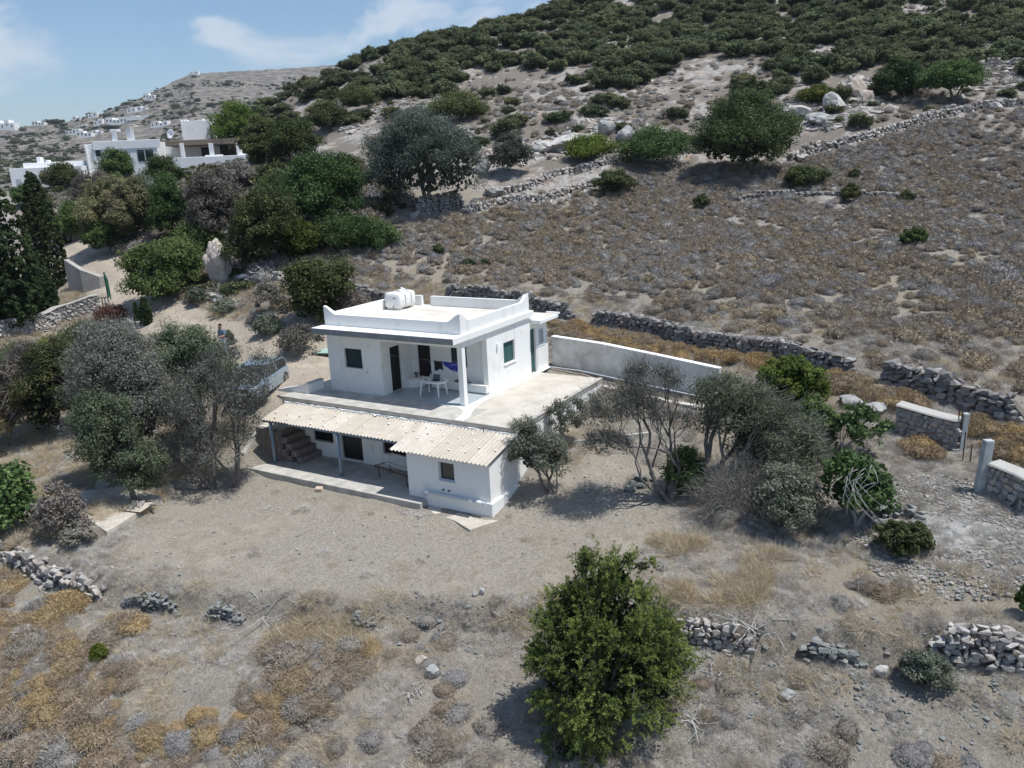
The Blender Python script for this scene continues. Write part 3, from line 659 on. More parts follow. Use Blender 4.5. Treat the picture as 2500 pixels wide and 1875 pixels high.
# ================================================================= THINGS ON THE HOUSE
# roof tank
tk = empty('water_tank', (-6.68, 4.65, 3.075), 'scuffed white plastic water tank strapped down on the flat roof', 'water tank')
M_tank = mat('tank_plastic', (.80, .80, .78), .45, (.70, .70, .68), 3, c3=(.06, .06, .06), s3=5.5, lo3=.60, hi3=.64)
mb = MB(); n = 20; st = [(-.66, .60), (-.64, .85), (-.60, .94), (-.50, 1), (-.30, 1), (-.27, .96), (-.22, .96), (-.19, 1), (.19, 1), (.22, .96), (.27, .96), (.30, 1), (.50, 1), (.60, .94), (.64, .85), (.66, .60)]
for (y, s) in st:
    for k in range(n):
        t = 2 * math.pi * k / n; c, d = math.cos(t), math.sin(t)
        mb.v.append((-6.68 + .52 * s * math.copysign(abs(c) ** .42, c), 4.65 + y, 3.075 + .46 + .40 * s * math.copysign(abs(d) ** .42, d)))
for i in range(len(st) - 1):
    for k in range(n): mb.f.append((i*n + k, i*n + (k+1) % n, (i+1)*n + (k+1) % n, (i+1)*n + k)); mb.mi.append(0)
mb.f += [tuple(range(n)), tuple((len(st)-1)*n + k for k in range(n))]; mb.mi += [0, 0]
mb.build('tank_body', M_tank, tk, sm=True)
for y in (4.20, 5.10): MB().box(-7.1, -6.26, y - .1, y + .1, 3.075, 3.16).build('foot', M_tank, tk, bevel=.02)
for y in (4.42, 4.9):
    m_ = MB(); pts = [(-6.68 + .535 * math.copysign(abs(math.cos(t)) ** .6, math.cos(t)), y, 3.535 + .413 * math.copysign(abs(math.sin(t)) ** .6, math.sin(t))) for t in np.linspace(-.4, math.pi + .4, 22)]
    m_.tube(pts, .012, 5); m_.build('strap', M_metal, tk)
MB().tube([(-6.68, 4.65, 3.93), (-6.68, 4.65, 3.99)], .13, 14).build('tank_lid', M_tank, tk)
# table
tb = empty('plastic_table', (-2.2, .86, .034), 'white oval plastic garden table standing in the porch', 'table')
pts = [(.70 * math.copysign(abs(math.cos(t)) ** .55, math.cos(t)) - 2.2, .44 * math.copysign(abs(math.sin(t)) ** .55, math.sin(t)) + .86) for t in np.linspace(0, 2 * math.pi, 33)[:-1]]
MB().prism(pts, 'z', .715, .745).build('tabletop', M_plast, tb, bevel=.01)
MB().prism([(-2.2 + (x + 2.2) * .93, .86 + (y - .86) * .93) for x, y in pts], 'z', .67, .715).build('apron', M_plast, tb)
for sx in (-1, 1):
    for sy in (-1, 1):
        MB().tube([(-2.2 + sx * .42, .86 + sy * .25, .70), (-2.2 + sx * .5, .86 + sy * .34, .034)], [.045, .032], 6).build('leg', M_plast, tb)
lp = empty('laptop', (-2.05, .84, .745), 'open black laptop on the white plastic table', 'laptop')
MB().obox((-2.0, .80, .756), (.17, .02, 0), (-.014, .12, 0), (0, 0, .009)).build('keyboard_base', M_black, lp)
MB().obox((-2.08, .97, .865), (.17, .02, 0), (0, .035, .105), (.0, .006, -.002)).build('screen', mat('laptop_grey', (.10, .11, .12), .4), lp)
bt = MB().tube([(-2.38, .95, .746), (-2.38, .95, .93), (-2.38, .95, .965), (-2.38, .95, .99)], [.04, .04, .018, .018], 10)
bt.build('water_bottle', mat('pale_blue_plastic', (.42, .52, .58), .2, spec=.6), None, sm=True, label='clear water bottle beside the laptop on the porch table', cat='bottle')
c_ = MB().tube([(-2.66, .80, .746), (-2.66, .80, .83)], .05, 10).tube([(-2.66, .80, .83), (-2.66, .80, .90)], [.03, .03], 8)
c_.build('drink_carton', mat('red_white_pack', (.65, .12, .10), .5, (.75, .7, .68), 16, .45, .5), None, label='small red and white drink pack at the left end of the porch table', cat='pack')
MB().obox((-2.50, .74, .752), (.07, .01, 0), (-.005, .04, 0), (0, 0, .006)).build('phone', M_black, None, label='black phone lying flat left of the laptop', cat='phone')
MB().obox((-1.72, .92, .754), (.045, .01, 0), (-.005, .03, 0), (0, 0, .008)).build('phone', M_black, None, label='small dark gadget lying at the right end of the porch table', cat='gadget')
MB().tube([(-1.9, 1.06, .746), (-1.9, 1.06, .80), (-1.9, 1.06, .83)], [.02, .035, .038], 10).build('drinking_glass', mat('clear_plastic', (.55, .6, .62), .15), None, label='small clear cup behind the laptop on the table', cat='cup')
# cushion + cable on bench
cu = MB(); rr = random.Random(5)
for (x, y, sx, sy, h, r_) in ((-1.55, 1.97, .30, .17, .04, .1), (-1.45, 2.0, .2, .14, .09, -.2), (-1.33, 1.95, .12, .1, .13, .3)):
    poly = [(x + sx * math.cos(a + r_) * rr.uniform(.85, 1.1), y + sy * math.sin(a + r_) * rr.uniform(.85, 1.1)) for a in np.linspace(0, 6.28, 13)[:-1]]
    cu.prism(poly, 'z', .441, .441 + h)
cu.build('folded_jacket', mat('khaki_cloth', (.20, .18, .13), .95, (.13, .12, .09), 9), None, bevel=.015, label='crumpled khaki jacket lying on the porch bench', cat='jacket')
MB().tube([(-1.02 + .09 * math.cos(a), 1.95 + .07 * math.sin(a), .455 + .01 * (k % 3)) for k, a in enumerate(np.linspace(0, 11, 22))], .012, 5).build('cable_coil', M_black, None, label='small black coil of cable on the bench beside the jacket', cat='cable')
# plant on the curved bench
pp = empty('potted_plant', (-3.93, 1.93, .44), 'tiny dark green potted plant on the curved corner bench', 'plant')
MB().tube([(-3.93, 1.93, .44), (-3.93, 1.93, .53)], [.05, .07], 10).build('pot', M_brick, pp)
m_ = MB(); rr = random.Random(2)
for k in range(46):
    a, e, r_ = rr.uniform(0, 6.28), rr.uniform(.1, 1.4), rr.uniform(.06, .15)
    c = Vector((-3.93 + r_ * math.cos(a) * math.cos(e), 1.93 + r_ * math.sin(a) * math.cos(e), .54 + r_ * math.sin(e)))
    u = Vector((rr.gauss(0, 1), rr.gauss(0, 1), rr.gauss(0, 1))).normalized() * .03; v = u.orthogonal() * .6
    m_.add([c - u, c + v, c + u, c - v], [(0, 1, 2, 3)])
m_.build('leaves', mat('houseplant', (.03, .07, .02), .6), pp)
# clothes line
MB().tube([(-4.298, .12, 1.90), (-3.2, .12, 1.86), (-2.1, .12, 1.84), (-1.3, .12, 1.83), (-.7, .12, 1.84), (-.25, .12, 1.90)], .006, 5).build('clothes_line', M_metal, None, label='thin washing line strung across the porch opening', cat='washing line')
def cloth(x0, x1, zt, prof, y, nm, m, **k):
    mb = MB(); nx_ = 14; nz = 8
    for s_ in (0, 1):
        for j in range(nz + 1):
            for i in range(nx_ + 1):
                u = i / nx_; dz = prof(u) * j / nz
                mb.v.append((x0 + (x1 - x0) * u, y + .02 * math.sin(u * 17 + j * .4) * (j / nz) + s_ * .006, zt - .02 * math.sin(u * 3.14) - dz))
    n = nx_ + 1; B = n * (nz + 1)
    for j in range(nz):
        for i in range(nx_):
            a = j * n + i; mb.f.append((a, a + 1, a + n + 1, a + n)); mb.f.append((B + a, B + a + n, B + a + n + 1, B + a + 1)); mb.mi += [0, 0]
    return mb.build(nm, m, None, sm=True, **k)
cloth(-1.52, -1.08, 1.845, lambda u: .38 + .05 * math.sin(u * 7), .105, 'hanging_shirt', mat('black_cloth', (.012, .012, .014), .9), label='black garment hanging on the porch washing line', cat='shirt')
cloth(-1.06, -.27, 1.845, lambda u: .12 + .26 * math.sin(min(1, u * 1.15) * 1.6) , .105, 'beach_towel', mat('blue_towel', (.025, .03, .22), .9, (.6, .65, .75), 9, .60, .64), label='blue and white patterned towel hanging on the porch washing line', cat='towel')
# bed frames in the lower porch
bf = empty('rusty_bed_frame', (-1.75, -2.65, -2.55), 'old rusty metal bed frame standing in the shaded lower porch', 'bed frame')
m_ = MB()
for a, b in (((-2.85, -2.75), (-.7, -3.2)), ((-2.65, -2.2), (-.5, -2.65)), ((-2.85, -2.75), (-2.65, -2.2)), ((-.7, -3.2), (-.5, -2.65))): m_.tube([(*a, -2.1), (*b, -2.1)], .022, 6)
for k in range(1, 14):
    t = k / 14; m_.tube([(-2.85 + 2.15 * t, -2.75 - .45 * t, -2.1), (-2.65 + 2.15 * t, -2.2 - .45 * t, -2.1)], .008, 4)
m_.build('bed_rail', M_rust, bf)
for x, y in ((-2.6, -2.8), (-.9, -3.15), (-2.45, -2.25), (-.7, -2.6)): MB().tube([(x, y, -2.1), (x + .05, y, -2.55)], .02, 6).build('leg', M_rust, bf)
wf = empty('bedstead', (-1.8, -2.3, -2.08), 'white metal bedstead leaning on the rusty bed in the lower porch', 'frame')
m_ = MB(); q = [(-2.55, -2.35, -2.05), (-.95, -2.7, -2.05), (-.95, -2.35, -1.75), (-2.5, -2.0, -1.75)]
m_.tube(q + [q[0]], .025, 6).tube([q[0], (-2.57, -2.35, -1.72)], .02, 6).tube([q[1], (-.95, -2.7, -1.72)], .02, 6)
m_.build('frame_tube', M_plast, wf)
# ================================================================= VEGETATION TOOLS
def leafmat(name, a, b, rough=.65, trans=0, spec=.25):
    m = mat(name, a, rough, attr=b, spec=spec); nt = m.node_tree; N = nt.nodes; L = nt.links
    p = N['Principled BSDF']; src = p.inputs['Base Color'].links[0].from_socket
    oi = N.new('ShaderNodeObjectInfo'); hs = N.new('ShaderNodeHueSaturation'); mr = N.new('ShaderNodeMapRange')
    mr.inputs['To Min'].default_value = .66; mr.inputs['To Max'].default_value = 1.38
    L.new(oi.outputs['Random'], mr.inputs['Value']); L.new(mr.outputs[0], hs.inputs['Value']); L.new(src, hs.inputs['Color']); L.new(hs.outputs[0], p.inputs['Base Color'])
    tr = N.new('ShaderNodeBsdfTranslucent'); mx = N.new('ShaderNodeMixShader'); mx.inputs[0].default_value = .36; L.new(hs.outputs[0], tr.inputs['Color']); L.new(p.outputs[0], mx.inputs[1]); L.new(tr.outputs[0], mx.inputs[2]); L.new(mx.outputs[0], N['Material Output'].inputs['Surface'])
    hu = N.new('ShaderNodeMapRange'); hu.inputs['To Min'].default_value = .466; hu.inputs['To Max'].default_value = .515; mu = N.new('ShaderNodeMath'); mu.operation = 'FRACT'; m7 = N.new('ShaderNodeMath'); m7.operation = 'MULTIPLY'; m7.inputs[1].default_value = 7.3; L.new(oi.outputs['Random'], m7.inputs[0]); L.new(m7.outputs[0], mu.inputs[0]); L.new(mu.outputs[0], hu.inputs['Value']); L.new(hu.outputs[0], hs.inputs['Hue'])
    return m
L_olb = leafmat('blue_olive_leaf', (.048, .064, .050), (.135, .160, .132))
L_olm = leafmat('green_olive_leaf', (.075, .102, .056), (.205, .245, .150))
L_red = leafmat('red_leaf', (.10, .05, .04), (.24, .13, .10))
L_jun = leafmat('juniper_leaf', (.060, .100, .024), (.235, .275, .075))
L_olv = leafmat('olive_leaf', (.085, .104, .072), (.230, .255, .195))
L_olvg = leafmat('dry_olive_leaf', (.120, .130, .105), (.275, .290, .250))
L_dark = leafmat('lentisk_leaf', (.040, .060, .023), (.140, .170, .060))
L_mid = leafmat('carob_leaf', (.036, .074, .022), (.115, .170, .052))
L_brt = leafmat('bright_leaf', (.055, .095, .014), (.17, .215, .04))
L_fig = leafmat('fig_leaf', (.036, .070, .022), (.125, .175, .060))
L_cyp = leafmat('cypress_leaf', (.022, .042, .018), (.072, .105, .036))
L_maq = leafmat('maquis_leaf', (.060, .078, .040), (.190, .210, .105))
L_reed = leafmat('reed_leaf', (.10, .11, .05), (.26, .23, .13))
L_dry = leafmat('dry_twig', (.11, .10, .085), (.27, .245, .21))
L_twg = leafmat('olive_twig', (.13, .125, .112), (.25, .245, .225))
L_cact = leafmat('cactus_pad', (.07, .10, .04), (.26, .27, .12))
M_bark = mat('bark', (.11, .095, .08), .95, (.20, .185, .165), 6, bump=.01)
M_pbark = mat('pale_bark', (.30, .29, .27), .9, (.42, .41, .39), 6)
M_gbark = mat('grey_twig', (.10, .094, .086), .95, (.20, .19, .175), 3)

def leaves(rng, C, R, n, size, aspect=1.8, up=.35, clump_tint=None, normal_from=None, tri=False):
    """n leaf quads gathered round clump centres C (k,3) with radii R"""
    k = len(C); ci = rng.integers(0, k, n)
    off = rng.normal(0, 1, (n, 3)); off /= np.linalg.norm(off, axis=1)[:, None] + 1e-9
    off *= (rng.random((n, 1)) ** .45); P = C[ci] + off * R[ci][:, None] * np.array([1, 1, .8])
    nrm = off + rng.normal(0, .55, (n, 3)) + np.array([0, 0, up])
    nrm /= np.linalg.norm(nrm, axis=1)[:, None] + 1e-9
    a = np.cross(nrm, rng.normal(0, 1, (n, 3))); a /= np.linalg.norm(a, axis=1)[:, None] + 1e-9
    b = np.cross(nrm, a); s = size * rng.uniform(.6, 1.35, (n, 1))
    A = a * s * aspect * .5; B = b * s * .5
    tint = np.clip((clump_tint[ci] if clump_tint is not None else .5) + rng.normal(0, .22, n), 0, 1)
    if tri:
        V = np.stack([P - A - B * .6, P + A, P - A * .2 + B * 1.1], 1).reshape(-1, 3); F = np.arange(n * 3).reshape(n, 3); return V, F, np.repeat(tint, 3)
    V = np.stack([P - A, P + B, P + A, P - B], 1).reshape(-1, 3)
    return V, np.arange(n * 4).reshape(n, 4), np.repeat(tint, 4)
def clumps(rng, blobs, k, shell=.72, lo=-.35):
    w = np.array([b[3] * b[4] + b[4] * b[5] + b[3] * b[5] for b in blobs]); bi = rng.choice(len(blobs), k, p=w / w.sum())
    B = np.array(blobs)[bi]; d = rng.normal(0, 1, (k, 3)); d[:, 2] = np.where(d[:, 2] < lo, -d[:, 2], d[:, 2]); d /= np.linalg.norm(d, axis=1)[:, None]
    r = shell + (1 - shell) * rng.random((k, 1)) ** .6 + rng.normal(0, .05, (k, 1))
    return B[:, :3] + d * B[:, 3:6] * r
def limb_mesh(mb, rng, base, r0, tips, rmin=.012, n=5, depth=0, wob=.10):
    base = np.array(base, float); tips = np.asarray(tips)
    if len(tips) == 1 or depth > 7:
        for t in tips[:3]:
            mid = base * .5 + t * .5 + rng.normal(0, wob * .6, 3) * np.linalg.norm(t - base) ; mb.tube([base, mid, t], [r0, max(rmin, r0 * .6), rmin * .6], n if r0 > .03 else 3, cap=False)
        return
    k = 2 if len(tips) < 5 or rng.random() < .6 else 3
    s = tips[rng.choice(len(tips), k, replace=False)]
    for _ in range(3):
        lab = np.argmin(((tips[:, None] - s[None]) ** 2).sum(-1), 1)
        s = np.array([tips[lab == j].mean(0) if (lab == j).any() else s[j] for j in range(k)])
    for j in range(k):
        g = tips[lab == j]
        if len(g) == 0: continue
        c = g.mean(0); f = rng.uniform(.36, .5); nd = base + (c - base) * f; nd = nd + rng.normal(0, wob, 3) * np.linalg.norm(c - base) * .5
        r1 = max(rmin, r0 * math.sqrt(len(g) / len(tips)) * .93)
        mid = (base + nd) / 2 + rng.normal(0, wob * .4, 3) * np.linalg.norm(nd - base)
        mb.tube([base, mid, nd], [r0 if depth else r0, (r0 + r1) / 2, r1], n if r1 > .03 else 3, cap=False)
        limb_mesh(mb, rng, nd, r1, g, rmin, n, depth + 1, wob)
def crown_obj(name, V, F, t, m, parent):
    off = np.array(root_loc(parent)) if parent is not None else np.zeros(3)
    me = np_mesh(name, V - off, F, m, False, {'tint': t}); o = bpy.data.objects.new(name, me); COL.objects.link(o)
    if parent is not None: o.parent = parent
    return o
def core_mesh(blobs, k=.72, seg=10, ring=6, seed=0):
    """inner foliage: broad leaf sprays filling a crown against daylight, coloured dark to paint its inner shade"""
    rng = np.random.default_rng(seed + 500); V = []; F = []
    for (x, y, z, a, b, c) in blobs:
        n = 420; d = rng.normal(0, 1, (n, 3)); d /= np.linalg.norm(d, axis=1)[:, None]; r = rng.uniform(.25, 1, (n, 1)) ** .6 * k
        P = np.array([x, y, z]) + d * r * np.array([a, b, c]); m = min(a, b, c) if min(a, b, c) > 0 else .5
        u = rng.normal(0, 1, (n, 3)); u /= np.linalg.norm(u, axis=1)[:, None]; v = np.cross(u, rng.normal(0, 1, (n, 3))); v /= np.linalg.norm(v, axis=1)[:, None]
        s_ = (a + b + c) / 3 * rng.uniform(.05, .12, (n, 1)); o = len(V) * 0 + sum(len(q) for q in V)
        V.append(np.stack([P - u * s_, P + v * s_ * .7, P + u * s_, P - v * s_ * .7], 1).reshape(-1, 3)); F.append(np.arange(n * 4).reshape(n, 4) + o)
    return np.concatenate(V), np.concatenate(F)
def _h01(i, j, s): return ((i * 7349 + j * 9151 + s * 3571) * 2654435761 % 4294967296) / 4294967296
def px_blobs(base, D, x0, x1, y0, y1, blobs, depth=.85):
    """blobs given in the crown's own box: u across 0..1, v up 0..1, w depth -1..1, radii in the same units"""
    c = (x0 + x1) / 2; W = (x1 - x0) * D / FPX; Hh = (y1 - y0) * D / FPX / math.cos(.2)
    r = np.array([RIGHT[0], RIGHT[1], 0]); r /= np.linalg.norm(r); f = np.array([FWD[0], FWD[1], 0]); f /= np.linalg.norm(f)
    # left/bottom corner of the crown box, in a vertical plane through the base
    d = pray(c, y1); t = (np.array(base) - CAM) @ f / (d @ f); P0 = CAM + d * t
    out = []
    for (u, v, w_, ru, rv) in blobs:
        p = P0 + r * (u - .5) * W + np.array([0, 0, 1]) * v * Hh + f * w_ * W * .5 * depth
        out.append((p[0], p[1], p[2], ru * W, ru * W * depth, rv * Hh))
    return out, W, Hh
DEF_BL = [(.5, .5, 0, .36, .42), (.26, .42, .1, .24, .32), (.75, .42, -.1, .24, .34), (.5, .72, .2, .28, .26), (.45, .35, -.5, .3, .3)]
def plant(name, label, cat, bpx, box, leaf, nleaf, lsize, blobs=None, k=60, cr=.16, trunk=None, trunk_mat=None, seed=1, group=None, core=True, asp=1.8, tri=False, twig=None, up=.35, shell=.7, dz=0, rmin=.012, lo=-.35, depth=.85, corek=.7, tipn=26, wob=.1, child=True):
    rng = np.random.default_rng(seed); base, D = at(*bpx); base = base + Vector((0, 0, dz))
    bl, W, Hh = px_blobs(base, D, *box, blobs or DEF_BL, depth)
    root = empty(name, base, label, cat, group) if child else None
    C = clumps(rng, bl, k, shell, lo); gz = T(C[:, 0], C[:, 1]); C[:, 2] = np.maximum(C[:, 2], gz + .08)
    R = cr * W * rng.uniform(.6, 1.3, k)
    ct = np.clip(rng.normal(.45, .2, k) , 0, 1)
    V, F, t = leaves(rng, C, R, int(nleaf * 1.5), lsize * .86, asp, up, ct, tri=tri)
    Vs, Fs, ts = [V], [F], [t]
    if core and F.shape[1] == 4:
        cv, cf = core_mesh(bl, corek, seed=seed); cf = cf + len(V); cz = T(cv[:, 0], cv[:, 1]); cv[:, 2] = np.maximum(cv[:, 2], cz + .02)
        Vs.append(cv); Fs.append(cf); ts.append(np.zeros(len(cv)))  # zero tint puts the crown's inner shade into the colour of these leaves
    V = np.concatenate(Vs); F = np.concatenate(Fs); t = np.concatenate(ts)
    co = crown_obj('crown' if child else name, V, F, t, leaf, root)
    if trunk:
        mb = MB(); tips = C[rng.choice(k, min(k, tipn), replace=False)]
        for (dx, dy, r0) in trunk:
            b = np.array([base[0] + dx, base[1] + dy, 0]); b[2] = Tz(b[0], b[1]) - .1
            sub = tips[np.argsort(((tips[:, :2] - b[:2]) ** 2).sum(1) + rng.random(len(tips)) * 3)[:max(3, int(len(tips) / len(trunk) * 1.2))]]
            limb_mesh(mb, rng, b, r0, sub, rmin, 6, wob=wob)
        mb.build('trunk', trunk_mat or M_bark, root, sm=True)
    if twig:       # bare fine twigs
        nT, ln, th, tm = twig; P = C[rng.integers(0, k, nT)] + rng.normal(0, 1, (nT, 3)) * R.mean() * .55
        ctr = np.array(base) + np.array([0, 0, Hh * .25]); d = P - ctr; d /= np.linalg.norm(d, axis=1)[:, None]; d = d + rng.normal(0, .45, (nT, 3)); d /= np.linalg.norm(d, axis=1)[:, None]
        s = np.cross(d, rng.normal(0, 1, (nT, 3))); s /= np.linalg.norm(s, axis=1)[:, None]; l = ln * rng.uniform(.5, 1.4, (nT, 1))
        V2 = np.stack([P - s * th, P + s * th, P + d * l], 1).reshape(-1, 3)
        crown_obj('twigs', V2, np.arange(nT * 3).reshape(nT, 3), np.repeat(rng.random(nT), 3), tm, root)
    return root if child else co

# ---- the tree nearest the camera
def near_juniper():
    rng = np.random.default_rng(7); base, D = at(1450, 1775)
    root = empty('juniper_tree', base, 'bushy bright green juniper tree, nearest to the camera at bottom centre', 'tree')
    bl, W, Hh = px_blobs(base, D, 1282, 1672, 1305, 1835, [
        (.50,.36,0,.40,.34),(.28,.40,.05,.24,.20),(.75,.38,-.05,.26,.26),(.58,.62,.1,.30,.22),(.36,.58,.1,.22,.16),(.80,.56,0,.19,.15),(.47,.80,.15,.14,.13),(.60,.82,.1,.15,.12),(.30,.74,.1,.10,.07),(.10,.52,0,.09,.06),(.42,.94,.1,.045,.06),(.66,.95,.1,.05,.05),(.74,.92,.05,.07,.025),(.17,.66,.05,.09,.045),(.9,.45,0,.1,.12),(.3,.12,-.3,.2,.12),(.93,.62,0,.05,.03)], .9)
    k = 420; C = clumps(rng, bl, k, .80, -.6); g = T(C[:, 0], C[:, 1]); C[:, 2] = np.maximum(C[:, 2], g + .06)
    # sprays: each clump is a leaning tuft of small scale-leaf sprigs
    ctr = np.array([base[0], base[1], base[2] + Hh * .35]); Vs = []; ts = []
    for c in C:
        out = c - ctr; out /= np.linalg.norm(out); out = out + rng.normal(0, .25, 3) + np.array([0, 0, .25]); out /= np.linalg.norm(out)
        ct = np.clip(rng.normal(.5, .22), 0, 1); nsp = 7
        for q in range(nsp):
            d = out + rng.normal(0, .5, 3); d /= np.linalg.norm(d); l = rng.uniform(.16, .40); n = 46
            tt = rng.random(n) ** .8; p = c + rng.normal(0, .10, 3) + d * (tt * l)[:, None] + rng.normal(0, .030, (n, 3)) * (1.15 - tt * .6)[:, None]
            a = d + rng.normal(0, .7, (n, 3)); a /= np.linalg.norm(a, axis=1)[:, None]; b = np.cross(a, rng.normal(0, 1, (n, 3))); b /= np.linalg.norm(b, axis=1)[:, None]
            s = rng.uniform(.018, .036, (n, 1)); Vs.append(np.stack([p - b * s * .5, p + b * s * .5, p + a * s * 1.5], 1).reshape(-1, 3)); ts.append(np.repeat(np.clip(ct + .35 * (tt - .5) + rng.normal(0, .12, n), 0, 1), 3))
    V = np.concatenate(Vs); crown_obj('crown', V, np.arange(len(V)).reshape(-1, 3), np.concatenate(ts), L_jun, root)
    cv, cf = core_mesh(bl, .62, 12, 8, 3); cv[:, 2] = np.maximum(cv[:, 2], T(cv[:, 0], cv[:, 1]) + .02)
    V2, F2, t2 = leaves(rng, C, np.full(k, .3), 9000, .06, 1.8, 0, np.zeros(k)); crown_obj('inner_foliage', np.concatenate([V2, cv]), np.concatenate([F2, cf + len(V2)]), np.concatenate([t2 * .3, np.zeros(len(cv))]), L_dark, root)  # inner leaves get a darker leaf colour, painting in the shade inside the crown
    mb = MB(); tips = C[rng.choice(k, 60, replace=False)]; limb_mesh(mb, rng, (base[0], base[1], base[2] - .1), .16, tips, .012, 6); mb.build('trunk', M_bark, root, sm=True)
near_juniper()

# ---- left foreground group
OB = [(.5,.5,0,.34,.40),(.25,.45,.1,.24,.34),(.76,.45,-.1,.22,.34),(.42,.78,.1,.24,.20),(.62,.74,.2,.22,.2),(.5,.25,-.4,.32,.24)]
plant('lentisk_bush', 'dark green lentisk bush between the dry reeds and the grey olive trees', 'bush', (150, 1062), (45, 258, 825, 1065), L_dark, 13000, .085, k=90, cr=.13, seed=11, trunk=[(0, 0, .08)])
plant('olive_tree', 'grey half-dry olive tree with a dense crown, left of the greener olive', 'tree', (350, 1190), (190, 460, 790, 1190), L_olvg, 24000, .06, blobs=[(.5,.62,0,.36,.34),(.25,.5,.1,.22,.3),(.6,.8,.1,.26,.18),(.42,.82,.1,.2,.17),(.7,.5,-.1,.26,.32)], k=120, cr=.13, seed=12, trunk=[(0, 0, .13), (.4, .2, .1)], twig=(6000, .34, .006, L_twg), corek=.6)
plant('olive_tree', 'greener rounded olive crown low at the left, over the concrete pad', 'tree', (335, 1232), (205, 420, 930, 1235), L_olm, 19000, .06, blobs=[(.5,.5,0,.36,.42),(.75,.3,-.2,.24,.26),(.3,.6,0,.26,.34)], k=90, cr=.14, seed=13, trunk=[(0, 0, .11)], twig=(2500, .25, .005, L_dry), corek=.55)
plant('olive_tree', 'green-topped olive tree whose crown hides the man on the track', 'tree', (480, 1130), (395, 605, 790, 1120), L_olm, 17000, .06, blobs=[(.45,.78,0,.38,.20),(.3,.9,0,.16,.1),(.7,.62,.1,.28,.26),(.4,.4,0,.4,.36)], k=100, cr=.14, seed=14, trunk=[(0, 0, .12)], twig=(3500, .28, .005, L_dry), corek=.5)
plant('olive_tree', 'sparse twisted olive with bare twigs and a leaning trunk beside the porch platform', 'tree', (520, 1192), (392, 705, 850, 1140), L_olvg, 9500, .06, blobs=[(.4,.5,0,.34,.36),(.2,.35,0,.18,.26),(.70,.55,.05,.20,.24),(.86,.74,.1,.13,.2),(.5,.2,-.2,.3,.2),(.6,.85,.2,.12,.12)], k=110, cr=.10, seed=15, trunk=[(0, 0, .15), (.9, .5, .09)], trunk_mat=M_bark, twig=(8000, .34, .006, L_twg), core=False, tipn=90, rmin=.012)
plant('fig_bush', 'leafy green fig bush at the left edge of the picture', 'bush', (30, 1300), (-70, 118, 1135, 1300), L_fig, 3200, .14, k=60, cr=.16, seed=16, asp=1.3, trunk=[(0, 0, .05)], trunk_mat=M_pbark)
# ---- right group
plant('olive_tree', 'small bushy olive tree growing against the right side of the annex', 'tree', (1340, 1205), (1238, 1395, 1010, 1190), L_olv, 6500, .055, blobs=[(.4,.45,0,.34,.34),(.7,.4,0,.28,.3),(.3,.75,0,.2,.18)], k=70, cr=.13, seed=21, trunk=[(0, 0, .07), (.25, .1, .05)], twig=(2500, .24, .005, L_dry), corek=.5, tipn=40)
plant('olive_sapling', 'thin upright olive sapling in front of the terrace side wall', 'tree', (1362, 1080), (1325, 1440, 965, 1075), L_olv, 2600, .055, blobs=[(.25,.6,0,.2,.3),(.7,.6,0,.25,.3),(.5,.3,0,.3,.25)], k=40, cr=.13, seed=22, trunk=[(0, 0, .045)], twig=(1200, .22, .005, L_dry), core=False)
plant('olive_tree', 'tall sparse olive with bare spreading limbs, nearest the terrace', 'tree', (1640, 1228), (1440, 1700, 885, 1150), L_olvg, 3600, .06, blobs=[(.25,.62,0,.24,.18),(.58,.80,.1,.24,.17),(.12,.5,0,.12,.12),(.45,.55,.1,.2,.16),(.2,.25,-.1,.2,.14),(.8,.4,.2,.16,.14)], k=110, cr=.10, seed=23, trunk=[(0, 0, .10), (-.3, .2, .06)], trunk_mat=M_gbark, twig=(7000, .34, .006, L_twg), core=False, tipn=110, rmin=.011, wob=.16)
plant('olive_tree', 'large grey-green olive with a leaning dark trunk under the bright round bush', 'tree', (1665, 1225), (1700, 2010, 905, 1215), L_olm, 17000, .06, blobs=[(.40,.60,.1,.32,.26),(.18,.80,.1,.20,.17),(.72,.42,.1,.26,.28),(.6,.3,-.1,.34,.26)], k=140, cr=.11, seed=24, trunk=[(0, 0, .17), (1.6, .8, .11)], trunk_mat=M_gbark, twig=(6000, .34, .006, L_twg), corek=.6, tipn=70, wob=.12)
plant('dead_branches', 'tangle of fallen grey dead branches between the leaning olive and the fig', 'branches', (1800, 1260), (1690, 1930, 1130, 1270), L_olvg, 500, .05, k=70, cr=.14, seed=25, trunk=[(-.8, 0, .06), (.6, .2, .05), (1.4, -.2, .05)], trunk_mat=M_gbark, twig=(6000, .36, .006, L_twg), core=False, tipn=70)
plant('olive_bush', 'low green olive regrowth behind the forked olive trunks', 'bush', (1660, 1215), (1615, 1728, 1085, 1220), L_mid, 4500, .06, k=50, cr=.16, seed=26)
plant('olive_bush', 'dusty olive regrowth between the dead branches and the dark fig', 'bush', (1920, 1290), (1830, 2010, 1130, 1290), L_olv, 8000, .055, k=70, cr=.13, seed=27, twig=(2500, .25, .005, L_dry))
plant('round_bush', 'bright yellow-green domed bush behind the olives at the end of the white garden wall', 'bush', (1940, 1000), (1842, 2018, 862, 1000), L_brt, 12000, .075, blobs=[(.5,.42,0,.46,.50),(.3,.45,0,.26,.44),(.72,.32,0,.28,.42)], k=150, cr=.085, seed=28, corek=.82, up=.8)
plant('carob_bush', 'dark green bush hanging below the bright domed bush', 'bush', (2010, 1080), (1925, 2050, 970, 1090), L_mid, 5500, .075, k=60, cr=.14, seed=29)
